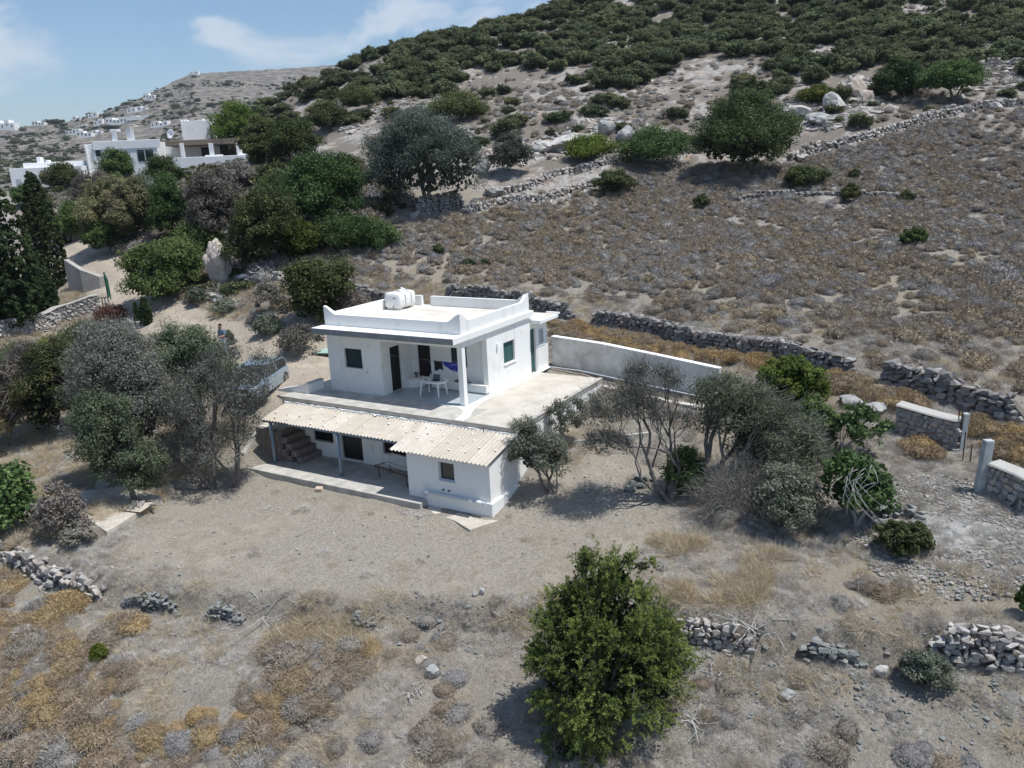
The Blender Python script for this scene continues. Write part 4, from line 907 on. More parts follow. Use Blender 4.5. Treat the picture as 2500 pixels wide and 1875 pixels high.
plant('fig_tree', 'small open fig tree with pale branches left of the mortared stone wall', 'tree', (2062, 1122), (2025, 2165, 985, 1110), L_fig, 900, .14, k=60, cr=.10, seed=30, asp=1.3, core=False, trunk=[(0, 0, .06)], trunk_mat=M_pbark, tipn=60)
plant('fig_tree', 'dense dark fig tree with pale drooping branches, right of the olives', 'tree', (2090, 1285), (1985, 2180, 1100, 1285), L_fig, 3300, .13, blobs=[(.45,.5,.0,.38,.42),(.7,.4,0,.26,.34),(.4,.8,0,.26,.2)], k=80, cr=.13, seed=31, asp=1.3, trunk=[(0, 0, .09)], trunk_mat=M_pbark, corek=.62)
def drooping(cx, cy, n, seed, par):
    rng = np.random.default_rng(seed); mb = MB(); base, D = at(2090, 1285); D -= 1.6
    for i in range(n):
        p = atD(cx + rng.normal(0, 28), cy + rng.normal(0, 18), D); q = p + np.array([rng.normal(0, .25), -.2, -.35]); s = p + np.array([rng.normal(.1, .35), -.3, -rng.uniform(.7, 1.15)])
        mb.tube([p, (p + q) / 2 + np.array([0, 0, .08]), q, (q + s) / 2 - np.array([.05, 0, 0]), s], [.014, .012, .011, .009, .005], 4)
    return mb
dm = drooping(2105, 1165, 12, 5, None)
dm.build('pale_twigs', M_pbark, [o for o in COL.objects if o.name.startswith('fig_tree')][-1], kind='stuff')
plant('low_bush', 'low spreading dark green bush below the small stone terrace at right', 'bush', (2205, 1345), (2138, 2270, 1262, 1350), L_dark, 6000, .06, blobs=[(.5,.3,0,.46,.5),(.3,.5,0,.3,.4),(.7,.4,0,.28,.44)], k=80, cr=.10, seed=32)
plant('grey_bush', 'green-grey thorny bush left of the lower right stone wall', 'bush', (2270, 1665), (2200, 2330, 1570, 1670), L_olv, 5000, .045, blobs=[(.5,.3,0,.46,.5),(.3,.4,0,.3,.5)], k=80, cr=.10, seed=33)
# ---- behind the house and along the track
plant('lentisk_bush', 'large dark green lentisk bush on the bank behind the left corner of the house', 'bush', (770, 785), (685, 880, 622, 785), L_dark, 9000, .10, k=100, cr=.13, seed=41, blobs=[(.5,.4,0,.42,.46),(.3,.3,0,.28,.34),(.72,.55,0,.26,.34),(.4,.6,0,.3,.3)])
plant('round_bush', 'broad green bush bordering the track beside the tall boulder', 'bush', (410, 728), (303, 512, 582, 728), L_mid, 11000, .12, k=120, cr=.12, seed=42, blobs=[(.3,.42,0,.30,.44),(.6,.45,0,.34,.46),(.8,.5,0,.2,.42),(.45,.2,-.3,.36,.26)])
plant('juniper_bush', 'large dark olive-brown juniper behind the tall boulder', 'bush', (635, 672), (562, 740, 470, 668), L_dark, 12000, .11, k=120, cr=.12, seed=43, blobs=[(.5,.5,0,.4,.46),(.3,.3,-.1,.3,.3),(.7,.6,0,.28,.36)])
plant('carob_tree', 'leafy bright green tree left of the big grey olive', 'tree', (790, 575), (672, 915, 378, 560), L_mid, 14000, .13, k=140, cr=.11, seed=44, trunk=[(0, 0, .15)])
plant('round_bush', 'bright green shrub right of the dark juniper behind the boulder', 'bush', (720, 640), (655, 790, 528, 640), L_brt, 7000, .10, k=70, cr=.14, seed=45, blobs=[(.5,.4,0,.45,.48),(.75,.4,0,.25,.4)])
plant('low_bush', 'wide low green shrub at the left end of the scrub field', 'bush', (860, 610), (760, 955, 522, 610), L_mid, 7000, .10, k=80, cr=.12, seed=46, blobs=[(.5,.4,0,.46,.48),(.25,.4,0,.25,.4)])
plant('olive_tree', 'big rounded blue-grey olive tree on the rock terrace above the field', 'tree', (1030, 515), (888, 1178, 290, 500), L_olb, 44000, .085, blobs=[(.55,.5,0,.38,.46),(.25,.42,.1,.25,.40),(.8,.40,0,.22,.36),(.5,.72,.1,.3,.28)], k=200, cr=.10, seed=47, trunk=[(-1.9, 0, .14), (.4, .2, .2)], twig=(5000, .35, .008, L_dry), corek=.78)
plant('tall_reeds', 'tall tan and green reeds above the bend of the track', 'reeds', (300, 600), (205, 385, 430, 600), L_reed, 9000, .10, k=110, cr=.13, seed=48, asp=7, up=.1)
plant('tamarisk_bush', 'soft grey-green feathery bush between the reeds and the dry shrubs', 'bush', (420, 600), (368, 482, 420, 598), L_mid, 7000, .08, k=80, cr=.14, seed=49, asp=3)
plant('dry_shrub', 'tall dry brown leafless shrub thicket behind the green trackside bush', 'shrub', (530, 610), (465, 615, 420, 600), L_dry, 9000, .09, k=90, cr=.14, seed=50, asp=6)
plant('tamarisk_bush', 'dark green bush overhanging the track bend by the small stone wall', 'bush', (260, 622), (205, 300, 530, 622), L_mid, 4500, .10, k=50, cr=.15, seed=51, asp=3)
plant('round_bush', 'green shrubs on the bank above the pale track bend', 'bush', (190, 585), (135, 255, 490, 585), L_mid, 5000, .12, k=60, cr=.14, seed=52)
plant('dry_shrub', 'brown dry shrub on the bank below the low white villa wing', 'shrub', (240, 520), (170, 300, 425, 520), L_dry, 5000, .12, k=60, cr=.14, seed=53, asp=4)
plant('citrus_tree', 'bushy green garden tree in front of the main block of the white villa', 'tree', (300, 462), (240, 345, 365, 458), L_mid, 5500, .15, k=70, cr=.13, seed=54, trunk=[(0, 0, .15)])
plant('oleander_bush', 'wide dark green oleander in front of the low white villa wing', 'bush', (160, 462), (98, 215, 402, 465), L_dark, 5000, .15, k=60, cr=.13, seed=55)
plant('garden_hedge', 'short green hedge below the villa door at far left', 'bush', (70, 505), (25, 98, 452, 505), L_mid, 3000, .14, k=40, cr=.15, seed=56)
plant('pine_tree', 'bright yellow-green pine tree right of the white villa tower', 'tree', (580, 372), (512, 652, 256, 370), L_brt, 9000, .16, k=90, cr=.12, seed=57, trunk=[(0, 0, .16)])
plant('garden_tree', 'dark green garden tree at the right end of the villa pergola', 'tree', (620, 420), (590, 700, 285, 420), L_dark, 9000, .15, k=90, cr=.13, seed=58, trunk=[(0, 0, .15)])
plant('garden_tree', 'mid green tree between the villa garden and the rocky hill', 'tree', (720, 410), (640, 800, 300, 400), L_mid, 9000, .14, k=90, cr=.13, seed=59, trunk=[(0, 0, .15)])
plant('round_bush', 'dark domed bush on the white rocks above the villa garden', 'bush', (803, 318), (748, 862, 256, 318), L_dark, 6000, .14, k=70, cr=.13, seed=60)
plant('garden_tree', 'slim dark green shrub between citrus and cactus in the villa garden', 'tree', (395, 470), (345, 460, 385, 475), L_mid, 5500, .14, k=60, cr=.14, seed=61)
for i, (b, bx, lf, n, asp, nm, lb) in enumerate([
 ((340,600),(270,400,440,598),L_reed,8000,7,'tall_reeds','dense tan reeds right of the tallest reed clump above the track'),
 ((455,640),(405,560,545,650),L_mid,6000,2,'round_bush','green bush between the feathery bush and the dry brown thicket'),
 ((690,520),(620,760,425,520),L_dark,6500,2,'garden_tree','dark green tree below the prickly pear thicket'),
 ((590,480),(520,640,400,485),L_dry,4500,5,'dry_shrub','brown dry shrubs left of the prickly pear thicket'),
 ((350,500),(320,400,430,505),L_olv,4500,3,'tamarisk_bush','grey-green bush under the slim villa garden shrub'),
 ((900,600),(850,985,545,612),L_mid,4500,2,'low_bush','low green shrub tapering into the scrub field left edge'),
 ((560,475),(500,620,425,475),L_mid,4500,2,'round_bush','green bush against the stone wall beneath the villa terrace'),
 ((110,600),(60,170,490,600),L_dark,4500,2,'round_bush','dark bush between the two big cypresses'),
 ((860,480),(800,920,380,500),L_dark,5500,2,'round_bush','dark bush behind the left trunk of the big grey olive'),
 ((1100,300),(1050,1190,225,300),L_dark,6500,2,'lentisk_bush','dark pair of maquis bushes on the pale rocks above the big olive'),
 ((870,275),(820,930,215,272),L_dark,5000,2,'lentisk_bush','dark maquis bush at the left end of the pale rock slope'),
 ((1010,400),(960,1050,300,380),L_olv,3500,3,'tamarisk_bush','grey bush half hidden behind the top of the big olive'),
 ((230,560),(180,300,470,565),L_reed,5000,7,'tall_reeds','short yellow reeds at the left of the reed bank'),
 ((640,600),(590,700,560,640),L_mid,3500,2,'round_bush','green shrub squeezed between the dark juniper and the bright shrub'),
 ((960,455),(1,2,1,2),None,0,0,'','')]):
    if n: plant(nm, lb, 'tree' if 'tree' in nm else ('reeds' if 'reed' in nm else 'bush'), b, bx, lf, n, .10, k=70, cr=.14, seed=400 + i, asp=asp)
def cactus(label, bpx, box, n, seed):
    rng = np.random.default_rng(seed); base, D = at(*bpx); root = empty('prickly_pear', base, label, 'cactus')
    bl, W, Hh = px_blobs(base, D, *box, DEF_BL, .7); mb = MB(); C = clumps(rng, bl, n, .6)
    Vs = []; ts = []
    for c in C:
        u = np.array([rng.normal(0, .6), rng.normal(0, .6), 1]); u /= np.linalg.norm(u); a = np.cross(u, rng.normal(0, 1, 3)); a /= np.linalg.norm(a); s = rng.uniform(.20, .34); nn = np.cross(u, a) * .03
        ring = [c + u * s * math.cos(t) + a * s * .62 * math.sin(t) for t in np.linspace(0, 2*math.pi, 9)[:-1]]
        Vs.append((ring, nn)); ts.append(rng.random())
    V = []; F = []; tt = []
    for (ring, nn), t in zip(Vs, ts):
        o = len(V); V += [p + nn for p in ring] + [p - nn for p in ring]; tt += [t] * 16
        F += [(o, o+1, o+2, o+3), (o, o+3, o+4, o+7), (o+4, o+5, o+6, o+7), (o+8, o+11, o+10, o+9), (o+8, o+15, o+12, o+11), (o+12, o+15, o+14, o+13)] + [(o + i, o + (i+1) % 8, o + 8 + (i+1) % 8, o + 8 + i) for i in range(8)]
    o = crown_obj('pads', np.array(V), np.array(F), np.array(tt), L_cact, root); o['kind'] = 'stuff'
cactus('prickly pear thicket below the villa terrace wall, right of the garden trees', (670, 480), (610, 750, 400, 480), 420, 3)
cactus('smaller prickly pear clump below the villa garden citrus tree', (285, 490), (240, 330, 430, 490), 130, 4)
cactus('prickly pear clump in the middle of the reeds below the villa', (500, 480), (450, 570, 405, 480), 200, 6)
# cypresses
def cypress(label, bpx, x0, x1, ytop, n, seed, lean=0):
    rng = np.random.default_rng(seed); base, D = at(*bpx); root = empty('cypress_tree', base, label, 'tree', 'cypresses at the left')
    W = (x1 - x0) * D / FPX; Hh = (bpx[1] - ytop) * D / FPX / .97; k = 600
    h = rng.random(k) ** .95; a = rng.uniform(0, 6.28, k); prof = np.minimum(1, (1.03 - h) * 2.1) ** .7 * np.minimum(1, .55 + h * 3); r = W * .45 * prof * rng.uniform(.86, 1.0, k)
    C = np.stack([base[0] + r * np.cos(a), base[1] + r * np.sin(a), base[2] + h * Hh], 1)
    R = .035 * W + min(.07, .12 * W) + 0 * h; ct = np.clip(rng.normal(.4, .22, k), 0, 1)
    V, F, t = leaves(rng, C, R * (1.1 - .5 * h), int(n * 3.6), .085, 2.4, .1, ct)
    V[:, 2] += 0
    bl = [(base[0], base[1], base[2] + Hh * z, W * .42 * q, W * .42 * q, Hh * .10) for z, q in ((.06, .8), (.14, .95), (.23, 1), (.32, 1), (.41, 1), (.5, .95), (.59, .85), (.68, .70), (.77, .52), (.86, .34), (.93, .2))]
    cv, cf = core_mesh(bl, .9, 8, 5, seed); crown_obj('crown', np.concatenate([V, cv]), np.concatenate([F, cf + len(V)]), np.r_[t, np.zeros(len(cv))], L_cyp, root)  # core leaves at the darkest tint: shade inside the cypress put into colour
    MB().tube([(base[0], base[1], base[2] - .2), (base[0], base[1], base[2] + Hh * .5)], [.16, .08], 7).build('trunk', M_bark, root)
cypress('broad dark cypress cut by the left edge of the picture', (25, 800), -75, 105, 425, 9000, 1)
cypress('tall slim dark cypress right of the edge one, beside the track parapet', (128, 705), 82, 172, 438, 7500, 2)
cypress('low young cypress in front of the tall slim one', (105, 765), 55, 140, 640, 3600, 3)
cypress('pointed low cypress directly above the white-capped garden wall', (30, 800), -15, 70, 610, 3600, 4)
cypress('tiny slim cypress seedling at the edge of the track', (337, 792), 331, 343, 740, 500, 5)
cypress('tiny wider cypress seedling next to the slim seedling by the track', (360, 792), 349, 376, 728, 800, 6)

# ---- single bushes on the slope: (base px, box, leaf, n, label)
SL = [((1818,428),(1688,1945,232,430),'juniper_tree','tree','huge dark round juniper tree standing at the foot of the rock terraces','d',24000,.11,180),
((2205,242),(2128,2262,150,240),'carob_tree','tree','left one of the two spreading trees on the slope at upper right','m',8000,.12,80),
((2330,246),(2245,2402,152,232),'carob_tree','tree','right one of the two spreading trees on the slope at upper right','m',9000,.12,80),
((1240,428),(1195,1302,328,426),'olive_bush','bush','upright grey-green bush right of the big grey olive','o',7000,.09,70),
((1600,402),(1505,1690,318,402),'carob_bush','bush','wide green bush in front of the cave, left of the huge juniper','m',9000,.11,90),
((1500,474),(1448,1556,415,474),'olive_bush','bush','low green bush at the right end of the lower field wall','d',5000,.09,60),
((1420,392),(1365,1510,335,392),'broom_bush','bush','feathery broom bushes under the pale boulders of the cave','b',4500,.10,60),
((1960,456),(1902,2022,408,455),'juniper_bush','bush','flat dark juniper bush on the field below the huge juniper','d',4500,.10,50),
((2076,492),(2045,2106,450,492),'juniper_bush','bush','small juniper growing through the short field wall','d',2500,.09,30),
((2085,440),(2068,2100,412,440),'juniper_bush','bush','tiny juniper just above the short field wall','d',900,.09,16),
((1711,508),(1688,1736,474,508),'juniper_bush','bush','little dark juniper left of the short field wall','d',1800,.08,30),
((2218,492),(2192,2242,468,494),'juniper_bush','bush','little juniper at the right end of the short field wall','d',1400,.09,24),
((2231,604),(2196,2266,554,604),'round_bush','bush','single bright green round bush out in the right of the scrub field','m',3500,.08,40),
((1070,622),(1052,1092,594,622),'juniper_bush','bush','small dark juniper at the left of the scrub field behind the house','d',1400,.08,24),
((1140,652),(1120,1162,632,652),'juniper_bush','bush','low green juniper tuft left of a twin in the field above the roof','d',1200,.07,20),
((1184,650),(1172,1198,630,650),'juniper_bush','bush','low green juniper tuft right of its twin in the field above the roof','d',900,.07,16),
((1990,256),(1945,2042,212,256),'lentisk_bush','bush','yellow-green lentisk on top of the white rock ledge','b',4500,.11,60)]
LM = {'d': L_dark, 'm': L_mid, 'o': L_olv, 'b': L_brt}
for i, (b, bx, nm, ct, lb, lf, n, s, k) in enumerate(SL):
    if n: plant(nm, lb, ct, b, bx, LM[lf], n, s, k=k, cr=.12, seed=200 + i, trunk=[(0, 0, .12)] if ct == 'tree' else None, corek=.78 if ct == 'bush' else .74)

# ================================================================= SHRUB PROTOTYPES AND FIELDS
def dome_mesh(name, m, seed, n, twig=.16, wid=.022, flat=.74, lumps=7, core=.78, coremat=None, spiky=.62):
    rng = np.random.default_rng(seed)
    d = rng.normal(0, 1, (n, 3)); d[:, 2] = np.abs(d[:, 2]); d /= np.linalg.norm(d, axis=1)[:, None]
    ld = rng.normal(0, 1, (lumps, 3)); ld[:, 2] = np.abs(ld[:, 2]); ld /= np.linalg.norm(ld, axis=1)[:, None]
    def rad_(d): return .70 + .34 * np.exp(-((1 - d @ ld.T) * 7)).sum(1).clip(0, 1)
    r = rad_(d) * rng.uniform(.86, 1.02, n)
    sc = np.array([1, 1, flat]); P = d * r[:, None] * sc
    o = d + rng.normal(0, spiky, (n, 3)); o /= np.linalg.norm(o, axis=1)[:, None]; s = np.cross(o, rng.normal(0, 1, (n, 3))); s /= np.linalg.norm(s, axis=1)[:, None]
    l = twig * rng.uniform(.5, 1.9, (n, 1)); w_ = wid * rng.uniform(.6, 1.4, (n, 1))
    V = np.stack([P - s * w_, P + s * w_, P + o * l], 1).reshape(-1, 3); F = np.arange(3 * n).reshape(n, 3); t = np.repeat(rng.random(n), 3)
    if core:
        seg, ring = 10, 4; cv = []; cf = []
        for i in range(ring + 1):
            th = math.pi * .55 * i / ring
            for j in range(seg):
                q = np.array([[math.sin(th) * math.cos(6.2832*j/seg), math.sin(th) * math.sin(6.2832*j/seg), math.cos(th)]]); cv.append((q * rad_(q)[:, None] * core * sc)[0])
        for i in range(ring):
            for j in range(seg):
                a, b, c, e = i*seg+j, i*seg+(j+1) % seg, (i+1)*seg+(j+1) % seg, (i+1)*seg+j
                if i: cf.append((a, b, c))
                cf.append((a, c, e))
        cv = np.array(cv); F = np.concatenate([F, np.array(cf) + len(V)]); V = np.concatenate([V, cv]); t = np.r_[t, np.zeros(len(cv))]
    return np_mesh(name, V, F, m, False, {'tint': t})
def scrubmat(name, cols, twig):
    m = mat(name, cols[0], .95, rnd=cols, spec=.05); nt = m.node_tree; N = nt.nodes; L = nt.links
    p = N['Principled BSDF']; src = p.inputs['Base Color'].links[0].from_socket
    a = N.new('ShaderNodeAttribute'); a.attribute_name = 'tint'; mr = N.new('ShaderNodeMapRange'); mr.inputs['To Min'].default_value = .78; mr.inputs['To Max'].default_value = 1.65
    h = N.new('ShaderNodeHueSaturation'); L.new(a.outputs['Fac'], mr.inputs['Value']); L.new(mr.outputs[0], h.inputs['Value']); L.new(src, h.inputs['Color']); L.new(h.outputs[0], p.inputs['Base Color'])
    return m
C_lil, C_gry, C_brn, C_och, C_org = (.238,.232,.230), (.290,.270,.245), (.245,.198,.152), (.275,.218,.145), (.350,.250,.125)
S_grey = scrubmat('grey_scrub', [C_lil, C_gry, C_brn, C_brn, C_gry, C_lil, C_brn, (.225,.205,.18), (.27,.235,.19)], 0)
S_och = scrubmat('ochre_scrub', [C_och, C_brn, C_org, C_och, (.26,.20,.125), C_org], 0)
S_pale = scrubmat('pale_tuft', [(.38,.355,.32), (.50,.48,.45), (.30,.265,.23), (.40,.35,.28)], 0)
S_straw = scrubmat('straw', [(.40,.33,.22), (.34,.275,.18), (.46,.39,.28)], 0)
PG = [dome_mesh('scrub_dome', S_grey, s, 1500, .15, .016) for s in (1, 2, 3)]
PO = [dome_mesh('ochre_dome', S_och, s, 1700, .13, .016, .7, 6) for s in (4, 5, 6)]
S_brn = scrubmat('brown_scrub', [(.235,.195,.15), (.21,.18,.145), (.27,.215,.145), (.225,.19,.16), (.25,.205,.14)], 0)
PGf = [dome_mesh('scrub_dome_far', S_grey, s, 520, .17, .03) for s in (7, 8, 9)]
POf = [dome_mesh('ochre_dome_far', S_brn, s, 520, .16, .03) for s in (10, 11)]
PT = [dome_mesh('dry_tuft', S_pale, s, 420, .60, .010, .5, 3, 0, None, .6) for s in (12, 13, 14)]
PS = [dome_mesh('straw_tuft', S_straw, s, 260, .85, .010, .4, 3, 0, None, .55) for s in (15, 16)]
def maquis_mesh(seed, n, lsz=.085, leaf=None, kc=60):
    rng = np.random.default_rng(seed)
    bl = [(0, 0, .30, .78, .78, .48)] + [(rng.uniform(-.5, .5), rng.uniform(-.5, .5), rng.uniform(.3, .55), rng.uniform(.35, .5), rng.uniform(.35, .5), rng.uniform(.28, .4)) for _ in range(5)]
    C = clumps(rng, bl, kc, .8, -.1); C[:, 2] = np.maximum(C[:, 2], .02)
    V, F, t = leaves(rng, C, rng.uniform(.12, .24, kc), n, lsz, 1.6, .45, np.clip(rng.normal(.45, .22, kc), 0, 1))
    cv, cf = core_mesh(bl, .84, 9, 5, seed); return np_mesh('maquis', np.concatenate([V, cv]), np.concatenate([F, cf + len(V)]), leaf or L_maq, False, {'tint': np.r_[t, np.zeros(len(cv))]})  # darkest tint on the core leaves paints the bush's inner shade
PM = [maquis_mesh(s, 2600, .062) for s in (1, 2, 3, 4)]
PMf = [maquis_mesh(s, 1100, .085, None, 45) for s in (5, 6, 7)]
# stones
def stone_mesh(seed, m, flat=.6, name='stone'):
    rng = np.random.default_rng(seed); bm = bmesh.new()
    for _ in range(13):
        d = rng.normal(0, 1, 3); d /= np.abs(d).max() ** .5 * np.linalg.norm(d) ** .5; d = np.sign(d) * np.abs(d) ** .75
        bm.verts.new((d[0] * .5, d[1] * .42, d[2] * .5 * flat))
    bmesh.ops.convex_hull(bm, input=bm.verts); loose = [v for v in bm.verts if not v.link_faces]; bmesh.ops.delete(bm, geom=loose, context='VERTS')
    me = bpy.data.meshes.new(name); bm.to_mesh(me); bm.free(); me.materials.append(m); return me
M_stg = mat('grey_stone', (.2,.2,.2), .9, rnd=[(.17,.165,.16),(.30,.285,.27),(.12,.12,.118),(.38,.36,.34),(.22,.205,.19),(.27,.25,.235),(.155,.15,.15),(.34,.30,.27)], c2=(.14,.13,.12), scale=5, lo=.5, hi=.75, bump=.02)
M_stp = mat('pale_stone', (.4,.4,.4), .9, rnd=[(.36,.335,.31),(.48,.45,.42),(.28,.265,.25),(.52,.50,.475),(.42,.36,.31),(.33,.31,.29),(.50,.44,.385)], c2=(.24,.22,.20), scale=5, lo=.5, hi=.75, bump=.02)
M_sts = mat('schist', (.2,.2,.2), .85, rnd=[(.16,.175,.165),(.25,.26,.25),(.20,.21,.20),(.31,.31,.295),(.145,.155,.15)], c2=(.12,.12,.11), scale=5, lo=.5, hi=.75, bump=.02)
M_core = mat('wall_fill', (.16, .14, .12), .95, (.10, .09, .08), 4, bump=.03)
STG = [stone_mesh(s, M_stg) for s in range(20, 30)]; STP = [stone_mesh(s, M_stp) for s in range(30, 40)]; STS = [stone_mesh(s, M_sts, .45) for s in range(40, 48)]

def scatter(name, pts, scl, protos, label, cat=None, rng=None, zs=None, rot=None):
    """one 'stuff' object: prototypes instanced on points by geometry nodes"""
    rng = rng or np.random.default_rng(3); n = len(pts)
    hid = bpy.data.collections.new(name + '_kinds')
    for k, me in enumerate(protos):
        o = bpy.data.objects.new('%s_kind' % name, me); hid.objects.link(o)
    me = bpy.data.meshes.new(name); base = np.asarray(pts).mean(0); me.vertices.add(n); me.vertices.foreach_set('co', (np.asarray(pts) - base).astype(np.float32).ravel())
    def at_(nm, ty, a, key):
        A = me.attributes.new(nm, ty, 'POINT'); A.data.foreach_set(key, np.asarray(a).ravel())
    S = np.asarray(scl, np.float32); S = S if S.ndim == 2 else np.stack([S, S, S * (zs if zs is not None else 1)], 1)
    at_('scl', 'FLOAT_VECTOR', S.astype(np.float32), 'vector')
    R = rot if rot is not None else np.stack([rng.normal(0, .08, n), rng.normal(0, .08, n), rng.uniform(0, 6.28, n)], 1)
    at_('rot', 'FLOAT_VECTOR', R.astype(np.float32), 'vector'); at_('pick', 'INT', rng.integers(0, len(protos), n).astype(np.int32), 'value')
    o = bpy.data.objects.new(name, me); o.location = base; COL.objects.link(o)
    g = bpy.data.node_groups.new(name, 'GeometryNodeTree'); g.interface.new_socket('Geometry', in_out='INPUT', socket_type='NodeSocketGeometry'); g.interface.new_socket('Geometry', in_out='OUTPUT', socket_type='NodeSocketGeometry')
    N = g.nodes; L = g.links; gi = N.new('NodeGroupInput'); go = N.new('NodeGroupOutput'); ip = N.new('GeometryNodeInstanceOnPoints'); ci = N.new('GeometryNodeCollectionInfo')
    ci.inputs['Collection'].default_value = hid; ci.inputs['Separate Children'].default_value = True; ci.inputs['Reset Children'].default_value = True
    def na(nm, ty):
        x = N.new('GeometryNodeInputNamedAttribute'); x.data_type = ty; x.inputs['Name'].default_value = nm; return x.outputs['Attribute']
    L.new(gi.outputs[0], ip.inputs['Points']); L.new(ci.outputs[0], ip.inputs['Instance']); ip.inputs['Pick Instance'].default_value = True
    L.new(na('pick', 'INT'), ip.inputs['Instance Index']); L.new(na('scl', 'FLOAT_VECTOR'), ip.inputs['Scale'])
    e2r = N.new('FunctionNodeEulerToRotation'); L.new(na('rot', 'FLOAT_VECTOR'), e2r.inputs[0]); L.new(e2r.outputs[0], ip.inputs['Rotation'])
    L.new(ip.outputs[0], go.inputs[0]); md = o.modifiers.new('scatter', 'NODES'); md.node_group = g
    o['kind'] = 'stuff'; return tag(o, label, cat)
RNG = np.random.default_rng(99)
def world_candidates(x0, x1, y0, y1, n, seed, mind=0):
    r = np.random.default_rng(seed); x = r.uniform(x0, x1, n); y = r.uniform(y0, y1, n); z = T(x, y)
    px, py, D = topx(np.stack([x, y, z], 1)); ok = (D > 3) & (px > -150) & (px < 2650) & (py > -60) & (py < 1950)
    return x[ok], y[ok], z[ok], px[ok], py[ok], D[ok]
HOUSE_P = [(-10.4, -4.8), (4.0, -4.8), (4.2, 6.6), (3, 8.2), (-8.2, 7.6), (-9.5, 1)]
def clear_of(x, y, wall=.5):
    tr, yd, rk, dr, rb, hl = ground_masks(x, y, None)
    c = (tr < .25) & ~pip(x, y, HOUSE_P) & (yd < .3)
    for pl in WALLS_XY:
        c &= seg_dist(x, y, pl)[0] > wall
    return c
def individuals(name, meshes, pts, scl, labelf, cat, group, rng, tilt=.08, zs=1):
    for i, (p, s) in enumerate(zip(pts, scl)):
        o = bpy.data.objects.new(name, meshes[int(rng.integers(len(meshes)))]); COL.objects.link(o); o.location = p
        o.rotation_euler = (rng.normal(0, tilt), rng.normal(0, tilt), rng.uniform(0, 6.28)); o.scale = (s * rng.uniform(.85, 1.2), s * rng.uniform(.85, 1.2), s * zs * rng.uniform(.8, 1.15))
        tag(o, labelf, cat, group)
# ================================================================= DRY STONE WALLS
def wpts(px): return [at(*q)[0] for q in px]
WALL_SPECS = [
 # label, base pixels, heights, stones, stone size, ragged, name
 ('dry stone wall just behind the roof tank, left of its gap', [(846,724),(900,732),(962,748)], .95, STG, (.34,.20), .2),
 ('dry stone wall directly behind the roof parapet of the house', [(1088,728),(1180,735),(1290,752),(1396,782)], .95, STG, (.34,.20), .2),
 ('longest dry stone wall, running above the white garden wall', [(1442,792),(1500,802),(1600,818),(1700,850),(1800,864),(1900,876),(2000,905),(2088,914)], 1.0, STG, (.34,.19), .2),
 ('dry stone wall at the right edge above the mortared wall', [(2148,928),(2250,962),(2350,994),(2495,1040)], 1.1, STG, (.36,.20), .15),
 ('upper dry stone wall right of the big olive, climbing towards the cave', [(1180,480),(1290,465),(1340,436),(1440,414),(1530,392)], .85, STP, (.38,.24), .3),
 ('lower dry stone wall at the upper edge of the scrub field', [(1130,524),(1250,494),(1330,494),(1400,470),(1484,450)], .75, STP, (.38,.24), .35),
 ('short low dark stone wall in the scrub field below the huge juniper', [(1798,492),(1900,480),(2000,477),(2100,480),(2236,484)], .55, STG, (.36,.2), .35),
 ('long pale stone wall climbing right from behind the huge juniper', [(1925,394),(2000,372),(2100,346),(2180,322),(2300,287),(2400,264),(2510,258)], .95, STP, (.42,.26), .3),
 ('pale tumbled stone wall highest on the slope at the right edge', [(2215,152),(2350,150),(2510,164)], 1.0, STP, (.5,.3), .5),
 ('stone retaining wall under the big blue-grey olive', [(1012,522),(1070,518),(1130,506)], 1.5, STG, (.38,.24), .15),
 ('small pale stone terrace wall among the maquis near the top right', [(1870,112),(1940,104),(2010,98)], .9, STP, (.5,.3), .5),
 ('small stone wall beside the dark bush at the track bend', [(265,600),(300,596),(345,588)], 1.3, STG, (.36,.22), .2),
 ('collapsed pale stone wall at the left edge below the fig bush', [(-25,1352),(45,1372),(100,1405),(170,1432),(250,1462)], 1.1, STP, (.28,.17), .7),
 ('dark slate retaining wall patch, leftmost of the three small ones', [(298,1470),(360,1480),(440,1500)], .7, STS, (.19,.10), .4),
 ('dark slate retaining wall patch in the middle of the three small ones', [(497,1512),(545,1520),(592,1524)], .75, STS, (.18,.10), .3),
 ('dark slate retaining wall patch, rightmost of the three small ones', [(842,1528),(880,1536),(912,1538)], .7, STS, (.19,.10), .35),
 ('pale topped stone wall just right of the bright green juniper', [(1640,1560),(1720,1572),(1832,1590)], 1.0, STP, (.22,.14), .3),
 ('broken slate terrace wall between the two pale walls at lower right', [(1945,1612),(2020,1620),(2108,1628)], .75, STS, (.24,.12), .4),
 ('thick pale stone retaining wall at the lower right edge', [(2262,1618),(2350,1628),(2420,1634),(2520,1640)], 1.2, STP, (.25,.155), .15),
 ('tiny curved slate terrace above the low dark bush at right', [(2140,1268),(2200,1262),(2270,1272)], .45, STS, (.28,.15), .3),
 ('small stone heap wall under the forked olive trunks', [(1528,1215),(1560,1190),(1590,1165)], .45, STS, (.30,.16), .5),
 ('tumbled stone edging where the track passes the green gate', [(262,745),(300,775),(345,800)], .5, STP, (.34,.2), .6),
 ('rough stone pile below the tall boulder', [(498,735),(530,742),(570,748)], .9, STP, (.36,.24), .6),
 ('low stone outcrop wall between the boulder and the dark lentisk', [(650,690),(700,695),(735,700)], .8, STP, (.4,.28), .6),
 ('stone wall beneath the villa terrace at upper left', [(430,438),(520,434),(620,425)], 1.1, STG, (.5,.3), .1),
]
WALLS_XY = []
